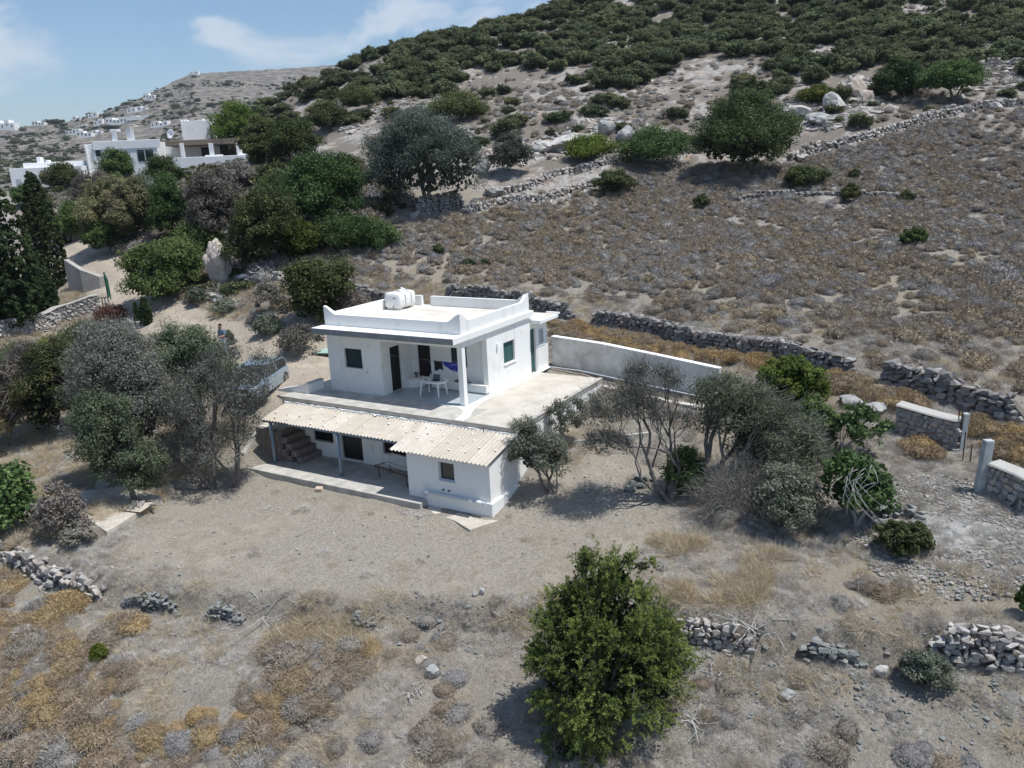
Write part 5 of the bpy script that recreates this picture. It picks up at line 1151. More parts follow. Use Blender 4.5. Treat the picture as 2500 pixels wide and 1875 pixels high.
def dry_wall(label, pts, h, protos, size, ragged, name='dry_stone_wall', thick=.5, tight=False, cap=None, fill=None, seed=1, hs=None):
    rng = np.random.default_rng(seed); P = [Vector(p) for p in pts]
    WALLS_XY.append([(p.x, p.y) for p in P])
    root = empty(name, P[0], label, 'wall')
    seg = [(P[i + 1] - P[i]).xy.length for i in range(len(P) - 1)]; tot = sum(seg); cum = np.r_[0, np.cumsum(seg)]
    def pos(s):
        s = min(max(s, 0), tot - 1e-4); i = int(np.searchsorted(cum, s, 'right') - 1); i = min(i, len(seg) - 1); t = (s - cum[i]) / seg[i]
        a = P[i].lerp(P[i + 1], t); d = (P[i + 1] - P[i]).xy.normalized(); n = Vector((d.y, -d.x))
        if n.dot(Vector((CAM[0] - a.x, CAM[1] - a.y))) < 0: n = -n
        return a, d, n
    S = np.arange(0, tot, .5); zz = T(np.array([pos(s)[0].x + pos(s)[2].x * .1 for s in S]), np.array([pos(s)[0].y + pos(s)[2].y * .1 for s in S])) - .06
    zb = lambda s: float(np.interp(s, S, zz))
    def ht(s):
        q = h if hs is None else float(np.interp(s / tot, np.linspace(0, 1, len(hs)), hs))
        e = min(1, (min(s, tot - s) + .35) / .8) if not tight else 1
        return q * e * (1 - ragged * float(vnoise(np.array([s * .9 + seed * 7]), np.array([seed * 3.1]))[0]))
    sw, sh = size; items = []
    z = 0; row = 0; hmax = (h if hs is None else max(hs))
    while z < hmax:
        s = rng.uniform(0, sw * .6)
        while s < tot:
            w_ = sw * rng.uniform(.55, 1.5)
            H_ = ht(s + w_ / 2)
            if z < H_ - sh * .2:
                top = z + sh > H_ - sh * .6
                a, d, n = pos(s + w_ / 2); o = n * (rng.normal(0, .02 + .05 * ragged) + (hmax - z) * .06)
                items.append((a.x + o.x, a.y + o.y, zb(s + w_ / 2) + z + sh * .5 + rng.normal(0, .012), w_ * 1.08, sw * rng.uniform(.8, 1.15), sh * rng.uniform(.95, 1.4), math.atan2(d.y, d.x)))
                if top:
                    o = -n * (sw * .75) + n * rng.normal(0, .03); items.append((a.x + o.x, a.y + o.y, zb(s + w_ / 2) + z + sh * .5 + rng.normal(0, .02), w_, sw * rng.uniform(.8, 1.2), sh * rng.uniform(.9, 1.3), math.atan2(d.y, d.x) + rng.normal(0, .3)))
            s += w_
        z += sh; row += 1
    if ragged > .25:       # fallen stones at the foot
        for _ in range(int(tot * 5 * ragged)):
            s = rng.uniform(0, tot); a, d, n = pos(s); o = n * abs(rng.normal(.25, .45)); x, y = a.x + o.x, a.y + o.y; k = rng.uniform(.35, .95)
            items.append((x, y, None, sw * k, sw * k * .8, sh * k, rng.uniform(0, 6.28)))
    fx = [i for i, t in enumerate(items) if t[2] is None]
    if fx:
        zf_ = T(np.array([items[i][0] for i in fx]), np.array([items[i][1] for i in fx]))
        for i, q in zip(fx, zf_): t = items[i]; items[i] = (t[0], t[1], float(q) + .04, *t[3:])
    items.sort(key=lambda t: -t[3] * t[5] / ((t[0] - CAM[0]) ** 2 + (t[1] - CAM[1]) ** 2))
    fj = (.05, .05, .10) if tight else (.14, .14, .16)
    rest_v = []; rest_f = []
    for i, (x, y, z, a, b, c, r) in enumerate(items):
        e = (rng.normal(0, fj[0]), rng.normal(0, fj[1]), r + rng.normal(0, fj[2]) + (math.pi if rng.random() < .5 else 0)); me = protos[int(rng.integers(len(protos)))]
        if i < 300:
            o = bpy.data.objects.new('stone', me); COL.objects.link(o); o.parent = root; o.location = Vector((x, y, z)) - root.location; o.rotation_euler = e; o.scale = (a, b, c / .55)
        else:
            from mathutils import Euler
            M = Matrix.Translation(Vector((x, y, z)) - root.location) @ Euler(e).to_matrix().to_4x4() @ Matrix.Diagonal((a, b, c / .55, 1)); k = len(rest_v)
            rest_v += [M @ v.co for v in me.vertices]; rest_f += [tuple(k + j for j in p.vertices) for p in me.polygons]
    if rest_v:
        me = bpy.data.meshes.new('stones'); me.from_pydata(rest_v, [], rest_f); me.materials.append(M_stg if protos is STG else M_stp); o = bpy.data.objects.new('stones', me); COL.objects.link(o); o.parent = root; o['kind'] = 'stuff'
    mb = MB(); q = [s for s in np.linspace(0, tot, max(3, int(tot / .5)))]; n_ = 0
    for s in q:
        a, d, n = pos(s); H_ = max(.05, ht(s) - sh * .5); z0 = zb(s); f = n * (hmax * .03 - .09 if not tight else .02)
        for (o, zt) in ((f, z0 - .4), (f, z0 + H_), (-n * thick, z0 + H_ - .03), (-n * thick, z0 - .4)): mb.v.append((a.x + o.x, a.y + o.y, zt))
    for i in range(len(q) - 1):
        for k in range(4): mb.f.append((i*4 + k, i*4 + (k+1) % 4, i*4 + 4 + (k+1) % 4, i*4 + 4 + k)); mb.mi.append(0)
    mb.f += [(0, 1, 2, 3), tuple((len(q) - 1) * 4 + k for k in (3, 2, 1, 0))]; mb.mi += [0, 0]
    mb.build('wall_fill', fill or M_core, root)
    if cap:
        mb = MB()
        for s in q:
            a, d, n = pos(s); z0 = zb(s) + ht(s) + .02
            for (o, dz) in ((n * .14, 0), (n * .10, .05), (-n * thick, .05), (-n * thick, 0)): mb.v.append((a.x + o.x, a.y + o.y, z0 + dz))
        for i in range(len(q) - 1):
            for k in range(4): mb.f.append((i*4 + k, i*4 + (k+1) % 4, i*4 + 4 + (k+1) % 4, i*4 + 4 + k)); mb.mi.append(0)
        mb.f += [(0, 1, 2, 3), tuple((len(q) - 1) * 4 + k for k in (3, 2, 1, 0))]; mb.mi += [0, 0]
        mb.build('coping', cap, root)
    return root
for i, s in enumerate(WALL_SPECS): dry_wall(s[0], wpts(s[1]), s[2], s[3], s[4], s[5], seed=i + 1)
M_mort = mat('mortar', (.40, .38, .35), .95, (.30, .28, .26), 3, bump=.02)
M_cap = mat('lime_coping', (.36, .345, .32), .9, (.42, .40, .37), 2)
dry_wall('mortared pale stone wall ending at the white concrete post at right', wpts([(2185,1052),(2260,1075),(2334,1096)]), 1.1, STP, (.26,.18), .04, name='mortared_wall', tight=True, fill=M_mort, cap=M_cap, seed=51)
dry_wall('mortared stone wall at the right edge beside the thick concrete post', wpts([(2408,1200),(2460,1222),(2530,1262)]), 1.05, STP, (.30,.21), .04, name='mortared_wall', tight=True, fill=M_mort, cap=M_cap, seed=52)
dry_wall('pale rubble garden wall with pinkish coping under the cypresses', wpts([(-30,842),(60,815),(150,786),(245,752)]), 1.25, STP, (.30,.17), .04, name='rubble_wall', tight=True, fill=M_mort, cap=M_cap, seed=53)
# grey plastered parapet by the track
pw = wpts([(170,712),(205,716),(246,704)]); mb = MB(); hs_ = (2.5, 1.8, .9)
for p, h in zip(pw, hs_):
    d = Vector((.45, .9, 0)).normalized() * .35
    for q, z in ((Vector((0,0,0)), p.z - .4), (Vector((0,0,0)), p.z + h), (d, p.z + h), (d, p.z - .4)): mb.v.append((p.x + q.x, p.y + q.y, z))
for i in range(2):
    for k in range(4): mb.f.append((i*4 + k, i*4 + (k+1) % 4, i*4 + 4 + (k+1) % 4, i*4 + 4 + k)); mb.mi.append(0)
mb.f += [(0, 1, 2, 3), (11, 10, 9, 8)]; mb.mi += [0, 0]
mb.build('track_parapet', mat('rough_render', (.30, .285, .27), .95, (.40, .38, .35), 1.5, bump=.02), None, label='grey rendered retaining parapet between the slim cypress and the green gate', cat='wall')
WALLS_XY.append([(p.x, p.y) for p in pw])
# white garden wall
root = empty('garden_wall', (.2, 7.6, -.4), 'long white rendered garden wall with grey stains behind the terrace', 'wall')
M_gw = mat('stained_white', (.66, .65, .62), .85, (.40, .38, .34), .9, .46, .64, .004, 20, coord='World', c3=(.60, .58, .54), s3=3, lo3=.5, hi3=.7, streak=(.44, .42, .38))
gp = [(.1, 7.75, 1.42), (3.0, 7.15, 1.38), (6.0, 6.5, 1.2), (9.0, 5.85, 1.0)]; mb = MB()
for x, y, z in gp:
    for dx, dy, zz in ((0, 0, -.6), (0, 0, z), (.04, .2, z + .01), (.04, .2, -.6)): mb.v.append((x + dx, y + dy, zz))
for i in range(3):
    for k in range(4): mb.f.append((i*4 + k, i*4 + (k+1) % 4, i*4 + 4 + (k+1) % 4, i*4 + 4 + k)); mb.mi.append(0)
mb.f += [(0, 1, 2, 3), (15, 14, 13, 12)]; mb.mi += [0, 0]
mb.build('wall_body', M_gw, root)
mb = MB()
for x, y, z in gp:
    for dx, dy, zz in ((-.01, -.03, z + .011), (-.01, -.03, z + .05), (.05, .23, z + .06), (.05, .23, z + .021)): mb.v.append((x + dx, y + dy, zz))
for i in range(3):
    for k in range(4): mb.f.append((i*4 + k, i*4 + (k+1) % 4, i*4 + 4 + (k+1) % 4, i*4 + 4 + k)); mb.mi.append(0)
mb.f += [(0, 1, 2, 3), (15, 14, 13, 12)]; mb.mi += [0, 0]
mb.build('coping', M_wseal, root); WALLS_XY.append([(x, y) for x, y, z in gp])
MB().tube([(1.9, 7.25, .0), (1.9, 7.22, .85)], .02, 6).build('water_pipe', M_pipe, None, label='thin standpipe in front of the white garden wall', cat='pipe')
mb = MB(); 
for i in range(12):
    t = i / 12; x, y = .4 + 8 * t, 7.1 - 1.75 * t
mb.tube([(.2, 7.3, .02), (2, 6.95, .06), (4, 6.5, -.02), (6, 6.1, -.1), (8.6, 5.5, -.2)], .035, 6); mb.build('drain_hose', M_pipe, None, label='grey hose lying along the foot of the white garden wall', cat='hose')
# pavement slabs by the wall
rr = random.Random(6)
for i in range(11):
    t = i / 11; x, y = 3.75 + rr.uniform(-.1, .1) + 5.0 * t, 6.05 - .75 * t; z = Tz(x, y)
    a = rr.uniform(-.2, .2) - .2; u = Vector((math.cos(a), math.sin(a), -.03)) * rr.uniform(.12, .32); v = Vector((-math.sin(a), math.cos(a), 0)) * rr.uniform(.09, .2)
    o = MB().obox((x, y, z + .04), u, v, (0, 0, .045)).build('paving_slab', M_roof, None, bevel=.01, label='loose white paving block lying between the terrace and the garden wall', cat='block', group='loose blocks by the garden wall')
# concrete strips
def slab(name, pxs, m, label, cat=None, t=.06, kind='structure', up=.03):
    P = wpts(pxs); n = len(P); mb = MB(); mb.v = [(p.x, p.y, p.z + up) for p in P] + [(p.x, p.y, p.z - .3) for p in P]
    mb.f = [tuple(range(n)), tuple(range(n, 2*n))[::-1]] + [(i, (i+1) % n, n + (i+1) % n, n + i) for i in range(n)]; mb.mi = [0] * len(mb.f)
    return mb.build(name, m, None, label=label, cat=cat, kind=kind)
P4 = [at(*q)[0] for q in ((262,1308),(398,1228),(300,1190),(150,1222))]; c4 = sum(P4, Vector()) / 4
Z_ = [Tz(*(P4[i].lerp(P4[(i + 1) % 4], t).lerp(c4, k)).xy) for i in range(4) for t in (0, .33, .66) for k in (0, .5)]
A_ = np.array([[p.x, p.y, 1] for p in P4]); cf_ = np.linalg.lstsq(A_, np.array([p.z for p in P4]), rcond=None)[0]
zpad = lambda x, y: float(cf_ @ np.array([x, y, 1])) + max(0, max(Tz(*(P4[i].lerp(P4[(i+1) % 4], t).lerp(c4, k)).xy) - float(cf_ @ np.array([*(P4[i].lerp(P4[(i+1) % 4], t).lerp(c4, k)).xy, 1])) for i in range(4) for t in (0, .25, .5, .75) for k in (0, .3, .6, 1))) + .04
ring = []
for i in range(4):
    for t in np.linspace(0, 1, 7)[:-1]:
        p = P4[i].lerp(P4[(i + 1) % 4], float(t)); jit = .06 * math.sin(7 * t + i * 3); ring.append(Vector((p.x + jit, p.y - jit, 0)))
zc = zpad(c4.x, c4.y); mb = MB(); n = len(ring)
mb.v = [(p.x, p.y, zpad(p.x, p.y)) for p in ring] + [(p.x, p.y, zpad(p.x, p.y) - .6) for p in ring]
mb.f = [tuple(range(n)), tuple(range(n, 2*n))[::-1]] + [(i, (i+1) % n, n + (i+1) % n, n + i) for i in range(n)]; mb.mi = [0] * len(mb.f)
mb.build('concrete_pad', M_conc, None, label='pale concrete pad set in the yard under the olive trees', kind='structure')
k0 = at(338, 1250)[0]
fr = empty('cistern_cover', k0 + Vector((0, 0, .06)), 'rusty square frame on the concrete pad holding a few stones', 'cover')
mb = MB(); c = Vector((k0.x, k0.y, zpad(k0.x, k0.y) + .05)); u = Vector((.50, .12, 0)); v = Vector((-.16, .46, 0))
for a, b in ((u + v, u - v), (u - v, -u - v), (-u - v, -u + v), (-u + v, u + v)): mb.tube([c + a, c + b], .022, 5)
mb.build('frame', M_rust, fr); MB().obox(c - Vector((0, 0, .015)), u * .95, v * .95, (0, 0, .01)).build('lid', M_conc, fr)
for i, (dx, dy, s, lb) in enumerate(((-.28, .12, .34, 'brown stone at the left on the rusty frame'), (.12, .10, .44, 'biggest pale stone on the rusty frame on the pad'), (.0, -.18, .24, 'small stone at the front of the rusty frame'), (.58, .28, .34, 'dark flat stone lying just right of the rusty frame'))):
    o = bpy.data.objects.new('loose_rock', (STS if i == 3 else STP)[i]); COL.objects.link(o); o.location = c + Vector((dx, dy, .08)); o.scale = (s, s * .8, s * .8); o.rotation_euler.z = i; tag(o, lb, 'stone')
MB().prism([(4.4, .15), (7.4, 2.2), (7.32, 2.32), (4.32, .27)], 'z', -2.6, -1.25).build('concrete_kerb', M_concg, None, label='short concrete kerb crossing the slope between the small and the bare olive', cat='kerb') if False else None
pa, pb = at(1400, 1085)[0], at(1590, 1062)[0]; d_ = (pb - pa); d_.z = 0; n_ = Vector((-d_.y, d_.x, 0)).normalized() * .07
MB().add([pa - n_ - Vector((0,0,.3)), pb - n_ - Vector((0,0,.3)), pb + n_ - Vector((0,0,.3)), pa + n_ - Vector((0,0,.3)), pa - n_ + Vector((0,0,.14)), pb - n_ + Vector((0,0,.14)), pb + n_ + Vector((0,0,.14)), pa + n_ + Vector((0,0,.14))], [(0,3,2,1),(4,5,6,7),(0,1,5,4),(1,2,6,5),(2,3,7,6),(3,0,4,7)]).build('concrete_kerb', M_concg, None, label='narrow concrete kerb crossing the slope right of the terrace', cat='kerb')
# block lying by the platform
p = at(780, 1200)[0]; MB().obox(p + Vector((0, 0, .09)), (.13, .05, 0), (-.04, .10, .02), (0, -.02, .09)).build('loose_block', mat('pinkish_block', (.50, .40, .32), .9), None, bevel=.015, label='single pinkish block lying on the gravel in front of the porch platform', cat='block')
p = at(798, 862)[0]; MB().obox(p + Vector((.2, 0, .12)), (.55, .15, 0), (-.12, .4, .03), (0, 0, .03)).build('green_board', mat('pale_green_board', (.36, .50, .42), .7, (.28, .4, .34), 5), None, label='pale green board lying on the ground behind the left corner of the house', cat='board')

# ================================================================= ROCKS
M_lime = mat('limestone', (.36, .345, .325), .95, (.54, .52, .49), 1.1, .38, .60, .06, 3.5, c3=(.36, .22, .13), s3=.9, lo3=.60, hi3=.68)
M_pink = mat('pink_limestone', (.40, .33, .28), .95, (.52, .465, .41), 1.3, .4, .6, .06, 3.0, c3=(.24, .20, .18), s3=1.7, lo3=.62, hi3=.70)
M_gryr = mat('grey_rock', (.24, .245, .24), .95, (.40, .39, .37), 1.4, .4, .62, .06, 3.5)
def boulder(label, bpx, w, h, m, seed, depth=.8, name='boulder', sub=4, rough=.30, sink=.15):
    base, D = at(*bpx); W = w * D / FPX; Hh = h * D / FPX; bm = bmesh.new(); bmesh.ops.create_icosphere(bm, subdivisions=sub, radius=1)
    rng = np.random.default_rng(seed); pl = rng.normal(0, 1, (16, 3)); pl /= np.linalg.norm(pl, axis=1)[:, None]; dd = rng.uniform(.45, .92, 16)
    P = np.array([v.co for v in bm.verts]); r = np.ones(len(P))
    for q, d in zip(pl, dd):
        c = P @ q; k = c > .05; r[k] = np.minimum(r[k], d / c[k])
    n3 = fbm(P[:, 0] * 3 + P[:, 2] * 2.3 + seed, P[:, 1] * 3 - P[:, 2] * 1.7, seed, 4) - .5
    r = r * (1 + rough * n3)
    a = math.atan2(_r[1], _r[0]); ca, sa = math.cos(a), math.sin(a)
    for v, p, k in zip(bm.verts, P, r):
        x, y, z = p[0] * k * W * .55, p[1] * k * W * .55 * depth, (p[2] * k * .58 + .5 - sink) * Hh; v.co = (x * ca - y * sa, x * sa + y * ca, z)
    me = bpy.data.meshes.new(name); bm.to_mesh(me); bm.free(); me.materials.append(m)
    o = bpy.data.objects.new(name, me); COL.objects.link(o); o.location = base; return tag(o, label, 'rock')
boulder('tall pinkish boulder standing beside the dirt track', (534, 700), 70, 112, M_pink, 5, .9, sink=.02, rough=.5)
BL = [((1476,335),56,46,M_gryr,'round grey boulder perched above the cave mouth'),((1530,345),70,50,M_gryr,'dark hollow boulder right of the perched grey one'),((1400,362),130,46,M_lime,'long white rock slope left of the perched grey boulder'),((1330,372),60,40,M_lime,'white rock block at the left end of the cave ledge'),
((1265,372),52,40,M_lime,'pale block above the upright grey-green bush'),((1190,400),60,55,M_pink,'stained pale rock beside the right side of the big olive'),((1178,425),40,45,M_gryr,'pointed grey rock between big olive and upright bush'),((1205,482),50,32,M_gryr,'leaning flat slab at the foot of the upper stone wall'),
((1070,512),50,34,M_gryr,'wide grey boulder set in the retaining wall under the olive'),((1015,530),32,20,M_gryr,'smooth round grey boulder left below the olive wall'),
((1945,290),90,45,M_lime,'flat white ledge rock right of the huge juniper'),((1895,288),40,20,M_lime,'white block immediately right of the huge juniper top'),((2030,272),60,60,M_lime,'tall split white rock under the yellow-green lentisk'),((2000,305),70,34,M_gryr,'shaded rock block at the bottom of the white ledge'),((2085,240),60,70,M_pink,'reddish rock step left of the spreading trees'),((2120,255),36,44,M_pink,'small orange-stained rock at the end of the ledge'),
((1962,392),30,20,M_lime,'square white boulder on the long pale wall'),((2430,268),40,22,M_lime,'pink-white boulder in the long pale wall near the right edge'),
((1820,1620),0,0,None,''),((2150,1652),34,44,M_lime,'upright white rock on the bare earth at lower right'),((1925,1700),46,26,M_gryr,'flat slate boulder below the broken slate terrace'),((1030,1618),34,26,M_pink,'pinkish flat rock on the slope below the yard'),((1062,1650),42,36,M_gryr,'pale fractured rock right of the pinkish flat rock'),
((1176,1452),18,26,M_lime,'twin upright white stone, right one, at the yard edge'),((1160,1456),14,20,M_lime,'twin upright white stone, left one, at the yard edge'),((890,545),40,24,M_lime,'white rock at the edge of the low green shrubs'),((1210,1010),0,0,None,''),((2130,1010),100,34,M_gryr,'slanting grey slab outcrop behind the small fig tree'),((2080,985),64,26,M_gryr,'grey slab outcrop right of the bright domed bush'),
((600,690),60,30,M_lime,'low white rock right of the tall boulder'),((215,890),0,0,None,''),((236,1232),26,12,M_lime,'flat pale stone left of the concrete pad'),((250,1195),44,30,M_gryr,'small pile stone at the foot of the low olive'),((300,890),0,0,None,''),((150,560),30,60,M_pink,'pinkish rock face between the two big cypresses')]
for i, (b, w_, h_, m_, lb) in enumerate(BL):
    if m_ is not None: boulder(lb, b, w_, h_, m_, 40 + i, .8, 'rock', 3, .38)

# ================================================================= FIELDS
PLACE = clear_of
# scrub field behind the house
x, y, z, px, py, D = world_candidates(-34, 34, 4, 62, 27000, 5)
A_POLY = [(590,760),(590,690),(700,640),(740,560),(880,560),(1000,520),(1130,500),(1400,462),(1700,410),(1930,385),(2200,310),(2560,240),(2560,1000),(2300,960),(2150,905),(2080,880),(1700,795),(1440,750),(1250,715),(1000,710)]
bare = fbm(x * .22, y * .22, 71, 4); low = np.clip((740 + (px - 1400) * .12 - py) / 110, 0, 1)
keep = pip(px, py, A_POLY) & clear_of(x, y, .7) & (RNG.random(len(x)) < np.where(bare > .70, .25, .97) * (.12 + .88 * low))
sA = RNG.uniform(.20, .50, len(x)) * (1 + .5 * (RNG.random(len(x)) > .9)) * (1 + .25 * (D < 45))
stripC = pip(px, py, [(1330,780),(1450,790),(1700,850),(2080,905),(2160,960),(2020,950),(1850,900),(1560,860),(1345,820)]) & clear_of(x, y, .5)
stripD = pip(px, py, [(2150,960),(2500,1040),(2560,1110),(2440,1120),(2340,1000),(2180,985)]) & clear_of(x, y, .4)
och = fbm(x * .12 + 3, y * .12, 81, 3) + .25 * np.clip((45 - D) / 20, 0, 1)
isO = RNG.random(len(x)) < np.clip((och - .5) * 2.0 + .12, .04, .55)
Pa = np.stack([x, y, z], 1)
kA = np.where(keep)[0]
# biggest in view become individuals
# ochre strips behind the garden wall and at the right
rngC = np.random.default_rng(31)
xc, yc, zc_, pxc, pyc, Dc_ = world_candidates(-3, 26, 4, 16, 2600, 8)
kc = (pip(pxc, pyc, [(1330,775),(1450,800),(1600,828),(1700,860),(1900,885),(2080,915),(2160,965),(2020,955),(1850,905),(1560,862),(1345,822)]) | pip(pxc, pyc, [(2150,960),(2500,1045),(2560,1200),(2440,1130),(2360,1060),(2340,1000),(2180,985)]) | pip(pxc, pyc, [(2080,960),(2180,1000),(2330,1000),(2190,960)]) | pip(pxc, pyc, [(2170,1070),(2320,1100),(2300,1140),(2180,1110)])) & clear_of(xc, yc, .35)
# lower slope
xb, yb, zb_, pxb, pyb, Db = world_candidates(-14, 24, -24, -3, 16000, 9)
BP = [(-60,1410),(60,1420),(240,1470),(420,1530),(560,1570),(760,1580),(1000,1600),(1040,1700),(960,1760),(700,1800),(620,1890),(-60,1890)]
inB = pip(pxb, pyb, BP) & clear_of(xb, yb, .55)
nb = fbm(xb * .42, yb * .42, 91, 4)
keepB = inB & (nb > .415) & (RNG.random(len(xb)) < .62)
inR = pip(pxb, pyb, [(1680,1350),(2000,1340),(2250,1380),(2560,1360),(2560,1500),(2200,1500),(1900,1520),(1700,1480)]) | pip(pxb, pyb, [(1480,1640),(2560,1660),(2560,1890),(640,1890),(1000,1760),(1100,1600),(1250,1500),(1100,1480),(850,1480),(900,1560),(1040,1640)])
inR &= clear_of(xb, yb, .5)
keepR = inR & (fbm(xb * .5, yb * .5, 93, 3) > .46) & (RNG.random(len(xb)) < .12)
# compose: ochre individuals (nearest) and grey individuals
def split(P, s, D, n):
    o = np.argsort(-s / D); return o[:n], o[n:]
rB = np.random.default_rng(12)
sB = rB.uniform(.18, .46, keepB.sum()) * (1.35 - .5 * (rB.random(keepB.sum()) > .3)); PB = np.stack([xb, yb, zb_ - .02], 1)[keepB]; DBk = Db[keepB]; oB = rB.random(keepB.sum()) < .58 + .5 * (nb[keepB] - .5)
i0, i1 = split(PB[oB], sB[oB], DBk[oB], 290)
individuals('ochre_shrub', PO, PB[oB][i0], sB[oB][i0], 'rounded ochre-brown thorny cushion shrub on the dry slope below the yard', 'shrub', 'ochre cushion shrubs on the lower slope', rB, zs=.95)
PcO = np.stack([xc, yc, zc_], 1)[kc]; sC = rngC.uniform(.25, .6, kc.sum())
Po_rest = np.concatenate([PB[oB][i1], PcO, Pa[kA][isO[kA]]]); so_rest = np.concatenate([sB[oB][i1], sC, sA[kA][isO[kA]]])
fr_ = np.linalg.norm(Po_rest - CAM, axis=1) < 44
nC_ = len(sB[oB][i1]) + len(sC); is_near = np.arange(len(Po_rest)) < nC_; fr_ = is_near
scatter('ochre_scrub', Po_rest[fr_], so_rest[fr_], PO, 'ochre and brown cushion scrub in the strips around the walls and in the field', rng=np.random.default_rng(1))
scatter('ochre_scrub', Po_rest[~fr_], so_rest[~fr_], POf, 'ochre cushions scattered through the scrub field', rng=np.random.default_rng(2))
gB = ~oB; PR = np.stack([xb, yb, zb_ - .02], 1)[keepR]; sR = rB.uniform(.16, .46, keepR.sum())
Pg = np.concatenate([PB[gB], PR]); sg = np.concatenate([sB[gB], sR]); Dg = np.concatenate([DBk[gB], Db[keepR]])
i0, i1 = split(Pg, sg, Dg, 290)
individuals('grey_shrub', PG, Pg[i0], sg[i0], 'lilac-grey leafless cushion shrub on the dry slope nearest the camera', 'shrub', 'grey cushion shrubs on the lower slope', rB, zs=.9)
kAg = kA[~isO[kA]]
Pgr = np.concatenate([Pg[i1], Pa[kAg]]); sgr = np.concatenate([sg[i1], sA[kAg]]); fr_ = np.linalg.norm(Pgr - CAM, axis=1) < 48
scatter('grey_scrub', Pgr[fr_], sgr[fr_], PG, 'lilac-grey cushion scrub covering the field behind the house, nearer half', rng=np.random.default_rng(4))
scatter('grey_scrub', Pgr[~fr_], sgr[~fr_], PGf, 'lilac-grey cushion scrub covering the farther half of the field', rng=np.random.default_rng(5))
# understory on the bank between track and villa
x, y, z, px, py, D = world_candidates(-110, -14, 2, 62, 16000, 35)
ku = pip(px, py, [(120,470),(420,420),(760,380),(960,430),(1000,500),(880,560),(720,640),(620,700),(520,760),(470,745),(330,640),(270,600),(120,600)]) & clear_of(x, y, .5) & (RNG.random(len(x)) < .55)
scatter('understory', np.stack([x, y, z - .05], 1)[ku], RNG.uniform(.5, 1.3, ku.sum()), [PMf[0], PGf[0], PMf[1], PGf[1], PGf[2]], 'mixed green and grey undergrowth on the bank between track and villa', rng=np.random.default_rng(16))
kv = pip(px, py, [(560,760),(620,700),(700,680),(720,640),(880,600),(960,700),(850,790),(700,860),(640,820)]) & clear_of(x, y, .4) & (RNG.random(len(x)) < .75)
scatter('grey_scrub', np.stack([x, y, z], 1)[kv], RNG.uniform(.25, .6, kv.sum()), PG, 'dry grey scrub on the bank left of the house', rng=np.random.default_rng(17))
# maquis on the hill
x, y, z, px, py, D = world_candidates(-120, 62, 22, 205, 26000, 15)
U = [(560,330),(640,250),(700,195),(930,110),(1380,-60),(2560,-60),(2560,205),(2400,150),(2250,205),(2160,150),(1980,210),(1850,250),(1700,240),(1560,215),(1450,240),(1330,190),(1240,215),(1120,235),(980,245),(820,262),(770,300),(650,330)]
dense = pip(px, py, U); mid = pip(px, py, [(760,300),(1000,235),(1400,200),(1900,220),(2500,160),(2500,235),(2000,330),(1700,380),(1480,360),(1200,330),(1180,420),(900,300),(760,330)]) & ~dense
nz_ = fbm(x * .09, y * .09, 33, 4)
rM = np.random.default_rng(8)
km = clear_of(x, y, 1.0) & ((dense & (rM.random(len(x)) < .33) & (nz_ < .60)) | (mid & (rM.random(len(x)) < .085)))
PMp = np.stack([x, y, z - .1], 1)[km]; sm = rM.uniform(.8, 2.5, km.sum()) * np.where(dense[km], 1, .8); Dm = D[km]
i0, i1 = split(PMp, sm, Dm, 290)
individuals('maquis_bush', PM, PMp[i0], sm[i0], 'dark green rounded maquis bush on the rocky hillside', 'bush', 'maquis bushes on the hillside', rM, zs=.9)
scatter('maquis', PMp[i1], sm[i1], PM, 'dense dark green maquis covering the upper hillside', rng=np.random.default_rng(6), zs=.9)
# grey low scrub and limestone slabs between
mm_ = (mid | (dense & (rM.random(len(x)) < .3))) & clear_of(x, y, .8) & (rM.random(len(x)) < .9)
scatter('grey_scrub', np.stack([x, y, z], 1)[mm_], rM.uniform(.25, .6, mm_.sum()), PGf, 'low grey scrub among the white rocks of the hillside', rng=np.random.default_rng(7))
rk2 = (fbm(x * .3, y * .3, 95, 4) > .46) & (mid | dense) & (rM.random(len(x)) < .8) & (D < 125)
Pk = np.stack([x, y, z], 1)[rk2]; n = len(Pk); S = np.stack([rM.uniform(.2, 1.3, n), rM.uniform(.2, .8, n), rM.uniform(.15, .6, n)], 1)
scatter('limestone_slabs', Pk, S, STP, 'white limestone slabs and blocks breaking through the hillside', rng=np.random.default_rng(9))
xl, yl, zl, pxl, pyl, Dl = world_candidates(-50, 30, 28, 80, 26000, 45)
kl = (pip(pxl, pyl, [(1860,310),(1930,240),(2030,215),(2090,180),(2145,200),(2150,275),(2060,310),(1960,330)]) & (RNG.random(len(xl)) < .8)) | (pip(pxl, pyl, [(1160,420),(1230,350),(1330,330),(1420,290),(1560,290),(1640,330),(1600,380),(1480,372),(1380,385),(1280,400)]) & (RNG.random(len(xl)) < .45)) | (pip(pxl, pyl, [(780,300),(1000,240),(1100,300),(1180,330),(1160,420),(1080,300),(900,290),(860,330)]) & (RNG.random(len(xl)) < .4)) | (pip(pxl, pyl, [(2150,170),(2500,160),(2500,215),(2380,230),(2200,190)]) & (RNG.random(len(xl)) < .4))
nl = kl.sum(); scatter('ledge_rocks', np.stack([xl, yl, zl], 1)[kl], np.stack([rM.uniform(.3, 1.6, nl), rM.uniform(.3, 1.1, nl), rM.uniform(.3, .9, nl)], 1), STP, 'broken pale limestone blocks along the hillside ledges', rng=np.random.default_rng(19))
